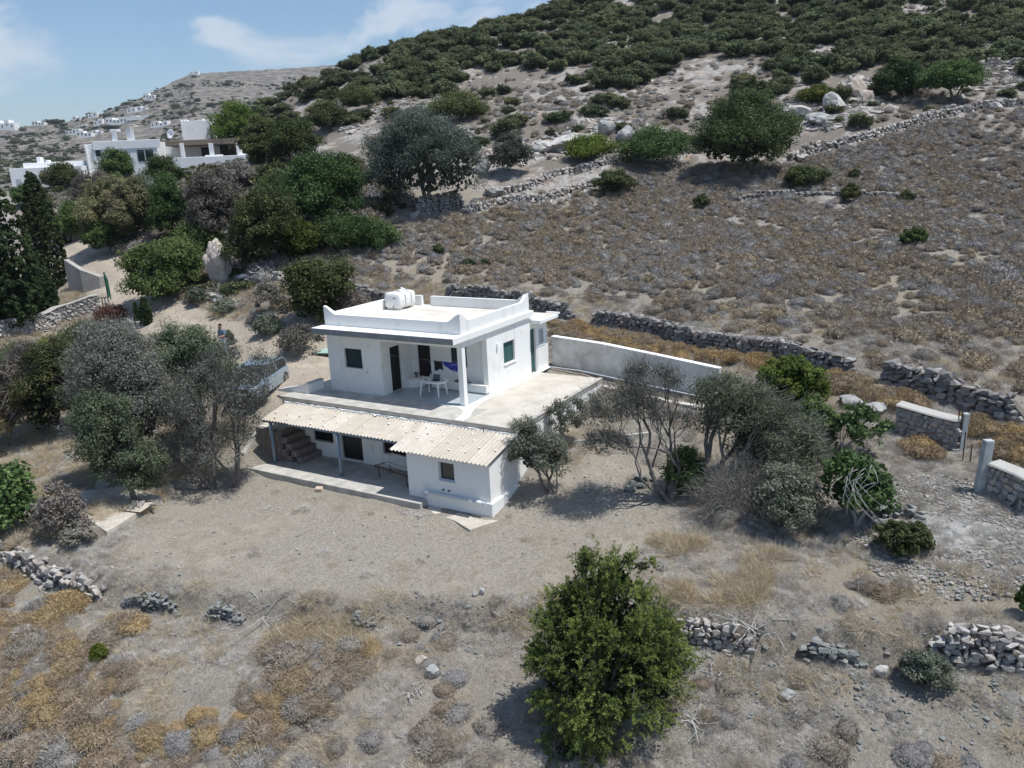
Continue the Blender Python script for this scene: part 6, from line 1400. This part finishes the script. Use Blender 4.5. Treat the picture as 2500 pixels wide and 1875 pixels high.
# tufts and straw on the lower ground and left field
x, y, z, px, py, D = world_candidates(-45, 24, -24, 16, 90000, 25)
tr, yd, rk, dr, rb, hl = ground_masks(x, y, None); free = ~pip(x, y, HOUSE_P)
r = np.random.default_rng(77); n5 = fbm(x * .6, y * .6, 44, 3)
tuf = free & (tr < .2) & (((yd < .4) & (r.random(len(x)) < .50 * (n5 > .36))) | ((yd >= .4) & (r.random(len(x)) < .012)))
scatter('dry_tufts', np.stack([x, y, z], 1)[tuf], r.uniform(.07, .24, tuf.sum()), PT, 'bleached dry tufts and twigs on the lower slopes', rng=np.random.default_rng(10))
st_ = free & (tr < .3) & (yd < .5) & (r.random(len(x)) < np.where(x < -9, .16, .05) * (dr > .3))
st_ |= (pip(px, py, [(560,1480),(860,1450),(960,1560),(820,1600),(560,1640),(480,1580)]) | pip(px, py, [(1580,1300),(1900,1350),(1850,1480),(1620,1480)])) & (r.random(len(x)) < .8 * smooth((n5 - .42) / .16))
scatter('straw_grass', np.stack([x, y, z], 1)[st_], r.uniform(.12, .38, st_.sum()), PS, 'dry straw-coloured grass', rng=np.random.default_rng(11))
# loose stones
ch = free & (r.random(len(x)) < np.where(yd > .4, .16, .10)); n = ch.sum(); s = r.uniform(.02, .065, n) * r.choice([1, 1, 1, 1, 2.2], n)
scatter('loose_stones', np.stack([x, y, z + s * .15], 1)[ch] if False else np.stack([x[ch], y[ch], z[ch] + s * .15], 1), s, STP + STS, 'small loose stones strewn over yard and slopes', rng=np.random.default_rng(12))
u = r.uniform(0, 6.28, 3600); q = r.random(3600) ** .6; xr = 18.0 + q * 2.9 * np.cos(u); yr = -.3 + q * 3.2 * np.sin(u); s = r.uniform(.05, .17, 3600); 
scatter('rubble_slope', np.stack([xr, yr, T(xr, yr) + s * .2], 1), s, STP + STS, 'pale slate rubble slope below the gate posts', rng=np.random.default_rng(13))
xr = np.r_[r.uniform(11, 21, 1300), r.uniform(3, 7, 250)]; yr = np.r_[-7.2 + (xr[:1300] - 14) * .3 + r.normal(0, .8, 1300), -10.0 + (xr[1300:] - 4) * .35 + r.normal(0, .5, 250)]; s = r.uniform(.03, .10, 1550) * r.choice([1, 1, 1, 2], 1550)
scatter('slate_chips', np.stack([xr, yr, T(xr, yr) + s * .1], 1), s, STS, 'broken slate chips below the terrace walls', rng=np.random.default_rng(14))
xs_, ys_, zs_, pxs, pys, _d = world_candidates(12, 32, 10, 34, 9000, 55)
rk3 = None; ks = pip(pxs, pys, [(2300,760),(2400,690),(2560,650),(2560,860),(2440,830)]); s = r.uniform(.08, .45, ks.sum())
scatter('slate_outcrop', np.stack([xs_[ks], ys_[ks], zs_[ks] + s * .2], 1), s, STS, 'dark broken slate outcrop at the right edge of the scrub field', rng=np.random.default_rng(18))
xr = r.normal(-.2, .35, 260) + .8; yr = r.normal(-4.75, .16, 260); s = r.uniform(.03, .09, 260)
scatter('plaster_rubble', np.stack([xr, yr, T(xr, yr) + s * .2], 1), s, STP, 'white plaster rubble at the corner of the annex', rng=np.random.default_rng(15))
# reeds and grass at the left
plant('dry_reeds', 'tall bleached grey reeds left of the dark lentisk bush', 'reeds', (95, 1060), (15, 185, 850, 1060), L_dry, 5000, .09, k=80, cr=.15, seed=80, asp=9, up=0, core=False, twig=(3500, .9, .008, L_dry))
plant('dry_reeds', 'yellowish reeds at the left edge below the rubble garden wall', 'reeds', (10, 1100), (-80, 70, 900, 1110), L_reed, 4000, .09, k=60, cr=.16, seed=81, asp=8, up=0, core=False)
for i, (b, bx, lf, lb) in enumerate([((40,900),(-20,110,840,910),L_fig,'low green vine plants at the left edge under the rubble wall'),((200,850),(130,280,790,860),L_fig,'green creeping plants at the foot of the rubble garden wall'),((110,900),(60,200,830,900),L_brt,'bright green weeds below the rubble wall, left part'),
 ((560,855),(545,580,805,858),L_olv,'small broom bush right beside the man on the track'),((480,745),(455,510,705,745),L_olv,'small wild bush between the green trackside bush and the stone pile'),((545,765),(515,590,735,765),L_olv,'spiky bush growing below the tall boulder'),((662,812),(615,700,772,814),L_olv,'straggly grey-green broom on the bank left of the house'),((730,860),(665,800,800,862),L_dry,'dry brown brushwood at the back left corner of the house'),((850,770),(800,910,710,775),L_dry,'dry grey bramble between the lentisk and the roof tank'),((700,760),(620,700,690,760),L_dry,'dry grey thorn bush left of the large lentisk'),
 ((200,1330),(155,235,1275,1330),L_dry,'grey dry bush left of the concrete pad corner'),((245,1610),(225,262,1575,1612),L_brt,'single small bright green sprout among the ochre shrubs at lower left'),((285,785),(228,325,748,788),L_red,'reddish creeping plant at the end of the rubble garden wall'),((2500,1500),(2480,2520,1420,1500),L_mid,'green bush cut by the right edge of the picture'),((130,1310),(90,230,1180,1320),L_dry,'grey dry brush between fig bush and concrete pad')]):
    plant('low_plant', lb, 'plant', b, bx, lf, 2200, .07, k=40, cr=.16, seed=300 + i, core=False, asp=3)

# ================================================================= POSTS, GATE, WIRE
M_cpost = mat('whitewashed_post', (.46, .49, .49), .85, (.30, .32, .32), 2.5, bump=.01)
p, D = at(2394, 1200); q = Vector((RIGHT[0], RIGHT[1], 0)).normalized(); f = Vector((-q.y, q.x, 0))
o = MB().obox(p + Vector((0, 0, .80)), q * .14, f * .12, Vector((.06, 0, 1.0))); o.build('gate_post', M_cpost, None, bevel=.02, label='thick leaning whitewashed concrete gate post, nearer one', cat='post')
p, D = at(2347, 1096); MB().obox(p + Vector((0, 0, .6)), q * .10, f * .10, Vector((.02, 0, .75))).build('gate_post', M_cpost, None, bevel=.02, label='slim whitewashed concrete post at the end of the mortared wall', cat='post')
for i, (bx, ty, lb) in enumerate((((2333, 1094), 985, 'tall rusty iron pole left of the slim white post'), ((2340, 1100), 1000, 'rusty iron pole touching the slim white post'), ((2350, 1125), 1050, 'short rusty iron pole between the two gate posts'), ((2368, 1130), 1082, 'shortest rusty iron rod beside the thick gate post'), ((2302-70, 0), 0, ''), ((1743, 905), 868, 'small iron stake behind the end of the white garden wall'))):
    if ty: p, D = at(*bx); MB().tube([p - Vector((0, 0, .1)), p + Vector((0, 0, (bx[1] - ty) * D / FPX))], .022, 5).build('iron_pole', M_rust, None, label=lb, cat='pole')
# green gate
gr, D = at(262, 748); g = empty('field_gate', gr, 'open green tubular metal gate beside the dirt track', 'gate')
ga = Vector(atD(253, 662, D + 1.6)); gb = Vector(atD(288, 678, D - .4)); gz = Tz(gb.x, gb.y)
ga = Vector((gr.x - 1.0, gr.y + .9, 0)); gb = Vector((gr.x + .75, gr.y - .1, 0)); ga.z = Tz(ga.x, ga.y) + .3; gb.z = ga.z - .15; 
M_gate = mat('green_gate_paint', (.035, .13, .085), .5)
for a, b in ((ga, gb), (ga + Vector((0,0,.75)), gb + Vector((0,0,.75))), (ga + Vector((0,0,1.4)), gb + Vector((0,0,1.4)))): MB().tube([a, b], .035, 6).build('rail', M_gate, g)
for t in (0, .5, 1): a = ga.lerp(gb, t); MB().tube([a - Vector((0,0,.05)), a + Vector((0,0,1.4))], .035, 6).build('upright', M_gate, g)
MB().tube([ga - Vector((.1,0,.4)), ga + Vector((-.1,0,1.6))], .06, 6).build('gate_pole', M_gate, g)
# overhead wire
a, b = atD(1380, 728, 44), atD(2620, 545, 52); pts = [a * (1-t) + b * t - np.array([0, 0, 1.0 * 4 * t * (1-t)]) for t in np.linspace(0, 1, 24)]
MB().tube(pts, .012, 4).build('overhead_wire', M_black, None, label='thin black cable sagging across the scrub field', cat='cable')
a, b = atD(262, 0, 0.001) if False else np.array([2.9, 6.0, 1.0]), None

def dead_branch(label, bpx, ln, n, seed, lean):
    rng = np.random.default_rng(seed); p, D = at(*bpx); mb = MB()
    for i in range(n):
        a = rng.uniform(0, 6.28); d = np.array([math.cos(a), math.sin(a), lean * rng.uniform(.2, 1)]); d /= np.linalg.norm(d); l = ln * rng.uniform(.4, 1); b = np.array(p) + rng.normal(0, .15, 3) * np.array([1, 1, 0]) + np.array([0, 0, .03])
        m1 = b + d * l * .5 + rng.normal(0, .06, 3); e = b + d * l + rng.normal(0, .08, 3); m1[2] = max(m1[2], Tz(m1[0], m1[1]) + .03); e[2] = max(e[2], Tz(e[0], e[1]) + .04)
        mb.tube([b, m1, e], [.022, .015, .005], 4)
        for k in range(3): q = m1 + (e - m1) * rng.random(); mb.tube([q, q + (rng.normal(0, .5, 3) + d * .5) * l * .35], [.009, .003], 3)
    r = empty('dead_branches', p, label, 'branches'); mb.build('twigs', M_pbark, r, kind='stuff')
dead_branch('bleached dead branch tangle above the broken slate terrace wall', (1850, 1540), 1.5, 16, 3, .5)
dead_branch('dark dead branches fallen by the middle slate patch below the yard', (650, 1500), 1.1, 6, 4, .1)
dead_branch('small white root tangle left of the bright green juniper base', (1010, 1690), .5, 10, 5, .5)
dead_branch('small white twig tangle right of the bright green juniper base', (1690, 1760), .7, 16, 6, .5)
dead_branch('pale twig tangle between juniper and pale topped wall', (1730, 1640), .7, 14, 7, .5)
dead_branch('pale broken branches under the left end of the big grey olive', (930, 500), 2.0, 12, 8, .6)

# ================================================================= CAR
CX, CY = -11.2, -.9
def car():
    z0 = Tz(CX, CY)
    r = empty('parked_car', (CX, CY, z0), 'silver-blue car parked nose towards the camera beside the terrace, half hidden by the olive', 'car')
    M_car = mat('silver_paint', (.36, .44, .50), .25, metal=.5, spec=.6); M_bump = mat('car_trim', (.05, .055, .06), .6)
    h = Vector((.42, -.91, 0)).normalized(); s = Vector((-h.y, h.x, 0))
    def W_(u, v, z): q = Vector((CX, CY, 0)) + h * u + s * v; return (q.x, q.y, z0 + z)
    st = [(2.02,.55,.34,.52),(1.95,.76,.22,.66),(1.7,.82,.20,.76),(1.1,.84,.20,.88),(.6,.85,.2,.93),(0,.86,.2,.95),(-1.0,.86,.2,.97),(-1.6,.84,.22,.98),(-1.9,.78,.26,.95),(-2.0,.62,.34,.80)]
    mb = MB(); n = 10
    for u, w_, zl, zh in st:
        for k in range(n):
            t = [(-1, .0), (-1, .45), (-.97, .75), (-.82, .98), (-.4, 1.0), (.4, 1.0), (.82, .98), (.97, .75), (1, .45), (1, 0)][k]
            mb.v.append(W_(u, t[0] * w_, zl + (zh - zl) * t[1]))
    for i in range(len(st) - 1):
        for k in range(n): mb.f.append((i*n + k, i*n + (k+1) % n, (i+1)*n + (k+1) % n, (i+1)*n + k)); mb.mi.append(0)
    mb.f += [tuple(range(n)), tuple((len(st)-1)*n + k for k in range(n))]; mb.mi += [0, 0]; mb.build('body', M_car, r, sm=False, bevel=.03)
    gh = [(.95,.74,.90),(.30,.66,1.36),(-.1,.62,1.43),(-1.1,.62,1.42),(-1.6,.66,1.28),(-1.88,.72,.97)]
    mb = MB(); c_ = [(u, w_, z) for u, w_, z in gh]; bl = [(u, .80, .92) for u, _, _ in gh]; bl[0] = (1.0, .74, .905); bl[-1] = (-1.9, .72, .96)
    for (u, w_, z), (ub, wb, zb2) in zip(c_, bl): mb.v += [W_(ub, -wb, zb2), W_(u, -w_, z), W_(u, w_, z), W_(ub, wb, zb2)]
    for i in range(5):
        for k in range(3): mb.f.append((i*4 + k, i*4 + k + 1, i*4 + 5 + k, i*4 + 4 + k)); mb.mi.append(1 if (k == 1 and i in (1, 2, 3)) else 0)
    mb.build('cabin', [M_glass, M_car], r)
    for u, w_ in ((.6, 0),): pass
    mb = MB()
    for sd in (-1, 1):
        mb.tube([W_(.99, sd * .75, .915), W_(.30, sd * .665, 1.37)], .03, 5).tube([W_(.30, sd * .665, 1.37), W_(-1.6, sd * .66, 1.29), W_(-1.9, sd * .72, .98)], .03, 5).tube([W_(-.35, sd * .64, 1.42), W_(-.4, sd * .81, .95)], .03, 5)
    mb.build('pillars', M_car, r)
    for u in (1.25, -1.25):
        for sd in (-1, 1):
            w = MB().tube([W_(u, sd * .70, .31), W_(u, sd * .875, .31)], .31, 18).build('wheel', M_black, r)
            MB().tube([W_(u, sd * .876, .31), W_(u, sd * .885, .31)], .19, 12).build('rim', M_metal, w)
    for sd in (-1, 1):
        MB().obox(W_(1.93, sd * .58, .60), h * .06, s * .15, Vector((0, 0, .075))).build('headlight', M_plast, r, bevel=.02)
        MB().obox(W_(.78, sd * .90, 1.0), h * .05, s * .09, Vector((0, 0, .06))).build('mirror', M_car, r, bevel=.02)
    MB().obox(W_(2.0, 0, .58), h * .03, s * .34, Vector((0, 0, .05))).build('grille', M_bump, r)
    MB().obox(W_(2.0, 0, .36), h * .05, s * .70, Vector((0, 0, .08))).build('bumper', M_bump, r, bevel=.02)
    MB().obox(W_(2.06, 0, .38), h * .01, s * .24, Vector((0, 0, .05))).build('number_plate', M_plast, r)
car()

# ================================================================= PERSON
def person():
    base = Vector(onz(549, 866, 0.0)); base.z = Tz(base.x, base.y); b = base
    for _ in range(3): p_ = onz(549, 866, b.z); b = Vector((p_[0], p_[1], Tz(p_[0], p_[1])))
    r = empty('person', b, 'man in a grey-blue shirt standing on the track behind the olive trees, looking down', 'person')
    q = Vector((RIGHT[0], RIGHT[1], 0)).normalized(); f = -Vector((FWD[0], FWD[1], 0)).normalized(); f = (f * .8 - q * .5).normalized(); q = Vector((f.y, -f.x, 0)) * -1
    J = {'pel': (0, 0, .95), 'sp': (0, .01, 1.15), 'ch': (0, .0, 1.35), 'nk': (0, .02, 1.50), 'hd': (0, .07, 1.60), 'tp': (0, .06, 1.74)}
    E = [('pel', 'sp'), ('sp', 'ch'), ('ch', 'nk'), ('nk', 'hd'), ('hd', 'tp')]; Rr = {'pel': .165, 'sp': .16, 'ch': .17, 'nk': .065, 'hd': .10, 'tp': .085}
    for sd, t in ((-1, 'l'), (1, 'r')):
        for nm, p, rad_ in (('hip', (.10 * sd, 0, .88), .11), ('kn', (.11 * sd, .03, .48), .068), ('an', (.12 * sd, -.02, .08), .045), ('to', (.13 * sd, .15, .04), .04), ('shd', (.19 * sd, 0, 1.42), .075), ('el', (.25 * sd, .04 if sd < 0 else .02, 1.13), .05), ('wr', ((.22 if sd < 0 else .16) * sd, .18 if sd < 0 else .22, .98 if sd < 0 else 1.10), .036), ('ha', ((.20 if sd < 0 else .10) * sd, .24 if sd < 0 else .27, .93 if sd < 0 else 1.12), .034)):
            J[nm + t] = p; Rr[nm + t] = rad_
        E += [('pel', 'hip' + t), ('hip' + t, 'kn' + t), ('kn' + t, 'an' + t), ('an' + t, 'to' + t), ('ch', 'shd' + t), ('shd' + t, 'el' + t), ('el' + t, 'wr' + t), ('wr' + t, 'ha' + t)]
        for k in range(5):
            o = (-.03 + .015 * k) ; J['f%d%s' % (k, t)] = (J['ha' + t][0] + o * (1 if k else 2.0), J['ha' + t][1] + .05 + (.02 if 0 < k < 4 else 0), J['ha' + t][2] - .04); Rr['f%d%s' % (k, t)] = .009; E.append(('ha' + t, 'f%d%s' % (k, t)))
    def skin(name, keys, m, grow=0, parent=r, sub=2):
        ks = [k for k in J if keys(k)]; ix = {k: i for i, k in enumerate(ks)}; me = bpy.data.meshes.new(name)
        me.from_pydata([q * J[k][0] + f * J[k][1] + Vector((0, 0, J[k][2])) for k in ks], [(ix[a], ix[c]) for a, c in E if a in ix and c in ix], []); me.materials.append(m)
        o = bpy.data.objects.new(name, me); COL.objects.link(o); o.parent = parent; md = o.modifiers.new('skin', 'SKIN'); md.use_smooth_shade = True
        for k in ks: me.skin_vertices[0].data[ix[k]].radius = (Rr[k] + grow, (Rr[k] + grow) * (.68 if k in ('pel', 'sp', 'ch') else 1))
        me.skin_vertices[0].data[0].use_root = True; o.modifiers.new('sub', 'SUBSURF').levels = sub; o.modifiers['sub'].render_levels = sub; return o
    Sk = mat('skin', (.42, .25, .17), .6); Sh = mat('blue_grey_shirt', (.16, .22, .30), .9, (.12, .16, .22), 8); Tr = mat('pale_trousers', (.34, .38, .42), .9); Hr = mat('dark_hair', (.02, .015, .012), .8)
    body = skin('body', lambda k: True, Sk)
    skin('shirt', lambda k: k in ('pel', 'sp', 'ch') or k[:3] in ('shd',) or k[:2] == 'el', Sh, .022)
    J['pel'] = (0, 0, .93); skin('trousers', lambda k: k == 'pel' or k[:3] == 'hip' or k[:2] in ('kn', 'an'), Tr, .018)
    def W_(x, y, z): return b + q * x + f * y + Vector((0, 0, z))
    for nm, c, sz, m in (('hair', (0, .045, 1.72), (.098, .112, .085), Hr), ('nose', (0, .185, 1.635), (.014, .02, .025), Sk), ('beard', (0, .135, 1.575), (.06, .045, .04), Hr)):
        mb = MB(); nn = 10
        for i in range(7):
            for j in range(nn): th, ph = math.pi * i / 6, 6.2832 * j / nn; mb.v.append(tuple(W_(c[0] + sz[0] * math.sin(th) * math.cos(ph), c[1] + sz[1] * math.sin(th) * math.sin(ph), c[2] + sz[2] * math.cos(th))))
        for i in range(6):
            for j in range(nn): mb.f.append((i*nn + j, i*nn + (j+1) % nn, (i+1)*nn + (j+1) % nn, (i+1)*nn + j)); mb.mi.append(0)
        mb.build(nm, m, r, sm=True)
    for sd in (-1, 1):
        MB().obox(W_(.035 * sd, .165, 1.66), q * .012, f * .006, Vector((0, 0, .006))).build('eye', Hr, r); MB().obox(W_(.10 * sd, .06, 1.64), q * .01, f * .02, Vector((0, 0, .03))).build('ear', Sk, r, bevel=.008)
        MB().obox(W_(.125 * sd, .06, .045), q * .05, f * .13, Vector((0, 0, .045))).build('shoe', M_black, r, bevel=.02)
person()

# ================================================================= WHITE VILLA (far left)
def villa():
    D0 = 112; o = Vector(atD(300, 420, D0)); gz = Tz(o.x, o.y)
    q = Vector((RIGHT[0], RIGHT[1], 0)).normalized(); q = (Matrix.Rotation(.10, 3, 'Z') @ q); f = Vector((-q.y, q.x, 0))      # f: away from the camera
    n = np.array(f)
    def UV(px, py, back=0):       # metres along the facade / height, on the plane 'back' metres behind it
        d = pray(px, py); P0 = np.array(o) + n * back; t = ((P0 - CAM) @ n) / (d @ n); P = CAM + d * t; v = P - np.array(o); return float(v @ np.array(q)), float(P[2])
    r = empty('white_villa', (o.x, o.y, gz), 'sprawling white flat-roofed villa with chimneys and a pergola at upper left', 'villa')
    M_v = mat('villa_white', (.80, .80, .79), .85, (.66, .67, .68), .5, .5, .75, .02, 4)
    M_sh = mat('villa_shutter', (.42, .47, .50), .7); M_br = mat('cane_roof', (.19, .16, .13), .95, (.26, .20, .15), 2)
    def bx(name, u0, u1, z0, z1, b0, b1, m=M_v, par=r, bev=.04):
        mb = MB(); c = o + q * ((u0 + u1) / 2) + f * ((b0 + b1) / 2); c.z = (z0 + z1) / 2
        return mb.obox(c, q * abs(u1 - u0) / 2, f * abs(b1 - b0) / 2, Vector((0, 0, abs(z1 - z0) / 2))).build(name, m, par, bevel=bev)
    def fr(name, pxa, pya, pxb, pyb, b0, b1, m=M_v, par=r, zlo=None, bev=.04):
        ua, za = UV(pxa, pya, b0); ub, zb2 = UV(pxb, pyb, b0); return bx(name, ua, ub, zb2 if zlo is None else zlo, za, b0, b1, m, par, bev)
    low = 6.0
    mainw = fr('main_wall', 204, 353, 392, 430, 0, 7, zlo=low); fr('parapet', 224, 346, 392, 360, -.1, 0)
    fr('buttress', 206, 355, 222, 430, -.5, 0, zlo=low)
    w = fr('window', 232, 364.5, 247, 381.5, -.06, 0, M_dark, bev=0); fr('shutter', 222, 364, 231, 383, -.12, -.061, M_sh, w, bev=0); fr('shutter', 248, 363, 257, 382, -.12, -.061, M_sh, w, bev=0)
    g = fr('window', 334, 366, 377, 392, -.06, 0, M_glass, bev=0); fr('frame', 353, 366, 355, 392, -.1, -.061, M_sh, g, bev=0)
    c1 = fr('chimney', 270, 318, 283, 352, 1, 2); fr('chimney_cap', 267, 316, 286, 320, .8, 2.2, M_v, c1)
    c2 = fr('chimney', 305, 308, 323, 350, 1, 2.4); fr('chimney_cap', 300, 304.5, 327, 308, .7, 2.7, M_conc, c2)
    fr('wing_wall', 21, 412, 210, 470, -2, 5, zlo=low); fr('wing_wall', 110, 396, 210, 430, .0, 6, zlo=low)
    fr('roof_block', 55, 399, 108, 415, 1, 4); fr('chimney', 88, 384, 101, 402, 2, 3); fr('chimney', 110, 391, 120, 410, 1, 2)
    d = fr('door', 38, 437, 56, 463, -2.06, -2, M_sh, bev=0); fr('door', 186, 403, 205, 421, -.06, 0, M_sh, bev=0)
    fr('porch_shade_panel', 67, 428, 88, 462, -2.05, -2, mat('painted_shade_plaster', (.62, .66, .68), .9), bev=0); fr('window', 136, 409, 150, 424, -2.06, -2, M_sh, bev=0)  # flat porch panel, the opening's shade is put into its plaster colour
    # right part: pergola, tower
    fr('back_wall', 392, 348, 560, 400, 4, 7, zlo=low); tw = fr('tower', 440, 296, 516, 345, 5, 9, zlo=low)
    for xx in (441, 448, 455, 507, 514): fr('merlon', xx - 2.5, 292, xx + 2.5, 297, 5, 5.8, M_v, tw)
    fr('tower_window', 443, 313, 446, 335, 4.94, 5, M_sh, tw, bev=0)
    pr = fr('pergola_roof', 402, 344, 590, 349.5, .2, 5, M_br); 
    for a in (437, 508, 575): fr('pillar', a, 350, a + 17, 400, 0, .9, zlo=low)
    fr('doorway', 490, 360, 512, 381, 3.94, 4, M_dark, bev=0); fr('doorway', 535, 352, 560, 385, 3.94, 4, M_dark, bev=0)
    fr('terrace_parapet', 410, 386, 620, 425, -1.2, -.6, zlo=low); fr('terrace_parapet', 500, 379, 545, 395, -.6, 0, zlo=low); fr('end_wall', 580, 376, 612, 400, -.6, 3, zlo=low)
    fr('end_block', 596, 306, 611, 335, 4, 6, zlo=low)
    dish = empty('satellite_dish', o + q * UV(418, 328, 2)[0] + f * 2, 'white satellite dish on the villa roof left of the tower', 'dish'); dish.location.z = UV(418, 345, 2)[1]
    mb = MB(); c = Vector(dish.location) + Vector((0, 0, .95)); ax = (Vector((-q.x, -q.y, .45)) * .6 - f).normalized(); a1 = ax.orthogonal().normalized(); a2 = ax.cross(a1)
    for i in range(5):
        for j in range(16): rr_ = .68 * i / 4; mb.v.append(tuple(c + a1 * rr_ * math.cos(j * .3927) + a2 * rr_ * math.sin(j * .3927) + ax * (.16 * (i / 4) ** 2)))
    for i in range(4):
        for j in range(16): mb.f.append((i*16 + j, i*16 + (j+1) % 16, (i+1)*16 + (j+1) % 16, (i+1)*16 + j)); mb.mi.append(0)
    b = mb.build('reflector', M_plast, dish, sm=True); sd = b.modifiers.new('t', 'SOLIDIFY'); sd.thickness = .03
    MB().tube([tuple(dish.location), tuple(c)], .05, 6).build('mast', M_metal, dish)
    u, z1 = UV(453, 250, 6); u2, z2 = UV(460, 300, 6); a = o + q * u + f * 6
    an = empty('antenna', a + Vector((0, 0, 0)), 'thin television antenna mast above the villa tower', 'antenna'); an.location.z = z2
    MB().tube([(a.x, a.y, z2 - .5), (a.x, a.y, z1)], .035, 5).build('mast', M_metal, an)
    mb = MB()
    for k in range(4): mb.tube([tuple(Vector((a.x, a.y, z1 - .1 - .22 * k)) - q * .4), tuple(Vector((a.x, a.y, z1 - .1 - .22 * k)) + q * .4)], .015, 4)
    mb.build('crossbars', M_metal, an)
villa()

# ================================================================= FAR HOUSES
M_fw = mat('far_white', (.80, .80, .78), .9)
FH = [(22,318,46,22,'white house cluster at the far left horizon'),(100,303,30,10,'low white house on the skyline, second from the left edge'),(132,293,42,9,'long low white house on the left skyline'),(190,286,20,9,'small white house on the skyline left of the two-storey one'),(229,282,24,13,'two-storey white house on the skyline of the far hill'),(300,300,70,14,'long white hillside compound with terraces'),(245,304,22,14,'white house at the left end of the hillside compound'),
(205,310,10,12,'tiny white chapel-like cube below the compound'),(183,328,34,12,'white house, left one of the three in a row above the villa'),(212,334,36,14,'white house, middle of the three in a row above the villa'),(240,326,24,10,'white house, right one of the three in a row above the villa'),(325,273,22,12,'small white house under the upper hill villa'),(350,270,24,10,'white house beside dark trees on the far hill'),(368,240,28,14,'lone white house high on the shoulder of the far hill'),(395,309,42,12,'two-part white house on the bare earth behind the villa'),(500,301,26,12,'white house partly hidden by the villa tower and pine'),(475,179,22,7,'tiny white chapel on the summit of the far hill'),(345,290,60,6,'long white garden wall of the hillside compound')]
rr = random.Random(17); q = Vector((RIGHT[0], RIGHT[1], 0)).normalized(); f = Vector((-q.y, q.x, 0))
for (cx, by, w_, h_, lb) in FH:
    p, D = at_far(cx, by, 260); W = w_ * D / FPX; Hh = h_ * D / FPX; r = empty('far_house', p, lb, 'house', 'white houses on the far hillside')
    n = 1 if w_ < 16 else (2 if w_ < 40 else 4); u = -W / 2
    for k in range(n):
        ww = W / n * (1.0 if k < n - 1 else 1.0); hh = Hh * (1 if (k + cx) % 2 == 0 else .66); c = p + q * (u + ww / 2) + Vector((0, 0, hh / 2 - 1))
        MB().obox(c, q * ww / 2 * (1 if k % 2 else .97), f * W * .25, Vector((0, 0, hh / 2 + 1))).build('wall', M_fw, r)
        if Hh > 3:
            m = max(1, int(ww / 3.5))
            for j in range(m):
                cc = p + q * (u + ww * (j + .5) / m) - f * (W * .25 + .08) + Vector((0, 0, hh * .5)); MB().obox(cc, q * min(.7, ww * .15), f * .05, Vector((0, 0, min(1.0, hh * .22)))).build('window', M_dark, r)
        u += ww
# far bushes and trees
r = np.random.default_rng(4); n = 15000; k = r.integers(0, FARP.shape[0] - 30, n); j = r.integers(95, FARP.shape[1] - 1, n); P = FARP[k, j] + r.normal(0, 3, (n, 3)) * np.array([1, 1, 0])
D = np.linalg.norm(P - CAM, axis=1); nzf = fbm(P[:, 0] / 60, P[:, 1] / 60, 5, 3); ok = (D > 170) & (D < 1600) & (nzf > .43); P = P[ok]; s = r.uniform(.8, 3.2, len(P)) * (1 + 1.4 * (r.random(len(P)) > .93)); P[:, 2] -= s * .2
scatter('far_bushes', P, s, PMf, 'dark bushes dotted over the distant hillside', rng=r, zs=.8)
for i, (cx, by, w_, lb) in enumerate([(225,268,30,'dark tree crown on the skyline left of the two-storey far house'),(60,318,26,'dark skyline trees right of the left house cluster'),(135,300,60,'dark tree belt along the left skyline'),(330,262,24,'dark far trees on the left shoulder of the hill'),(270,318,60,'dark green tree belt below the hillside compound'),(165,340,30,'dark bush left of the row of three white houses')]):
    p, D = at_far(cx, by, 260); W = w_ * D / FPX
    for k in range(1):
        o = bpy.data.objects.new('far_tree', PM[(i + k) % 4]); COL.objects.link(o); o.location = p; s = W * .5; a = math.atan2(q.y, q.x); o.rotation_euler.z = a; o.scale = (s, s * .6, s * (.45 if w_ > 35 else .75)); tag(o, lb, 'tree', 'dark trees on the far hillside')

# ================================================================= HAZE
mb = MB().box(-5200, 5200, -5200, 5200, -190, 420); hz = mb.build('haze', bpy.data.materials.new('haze'), None, kind='stuff')
hm = hz.data.materials[0]; hm.use_nodes = True; hn = hm.node_tree.nodes; hn.remove(hn['Principled BSDF']); pv = hn.new('ShaderNodeVolumePrincipled')
pv.inputs['Color'].default_value = (.82, .90, 1, 1); pv.inputs['Density'].default_value = .00012; pv.inputs['Anisotropy'].default_value = .3
hm.node_tree.links.new(pv.outputs[0], hn['Material Output'].inputs['Volume'])
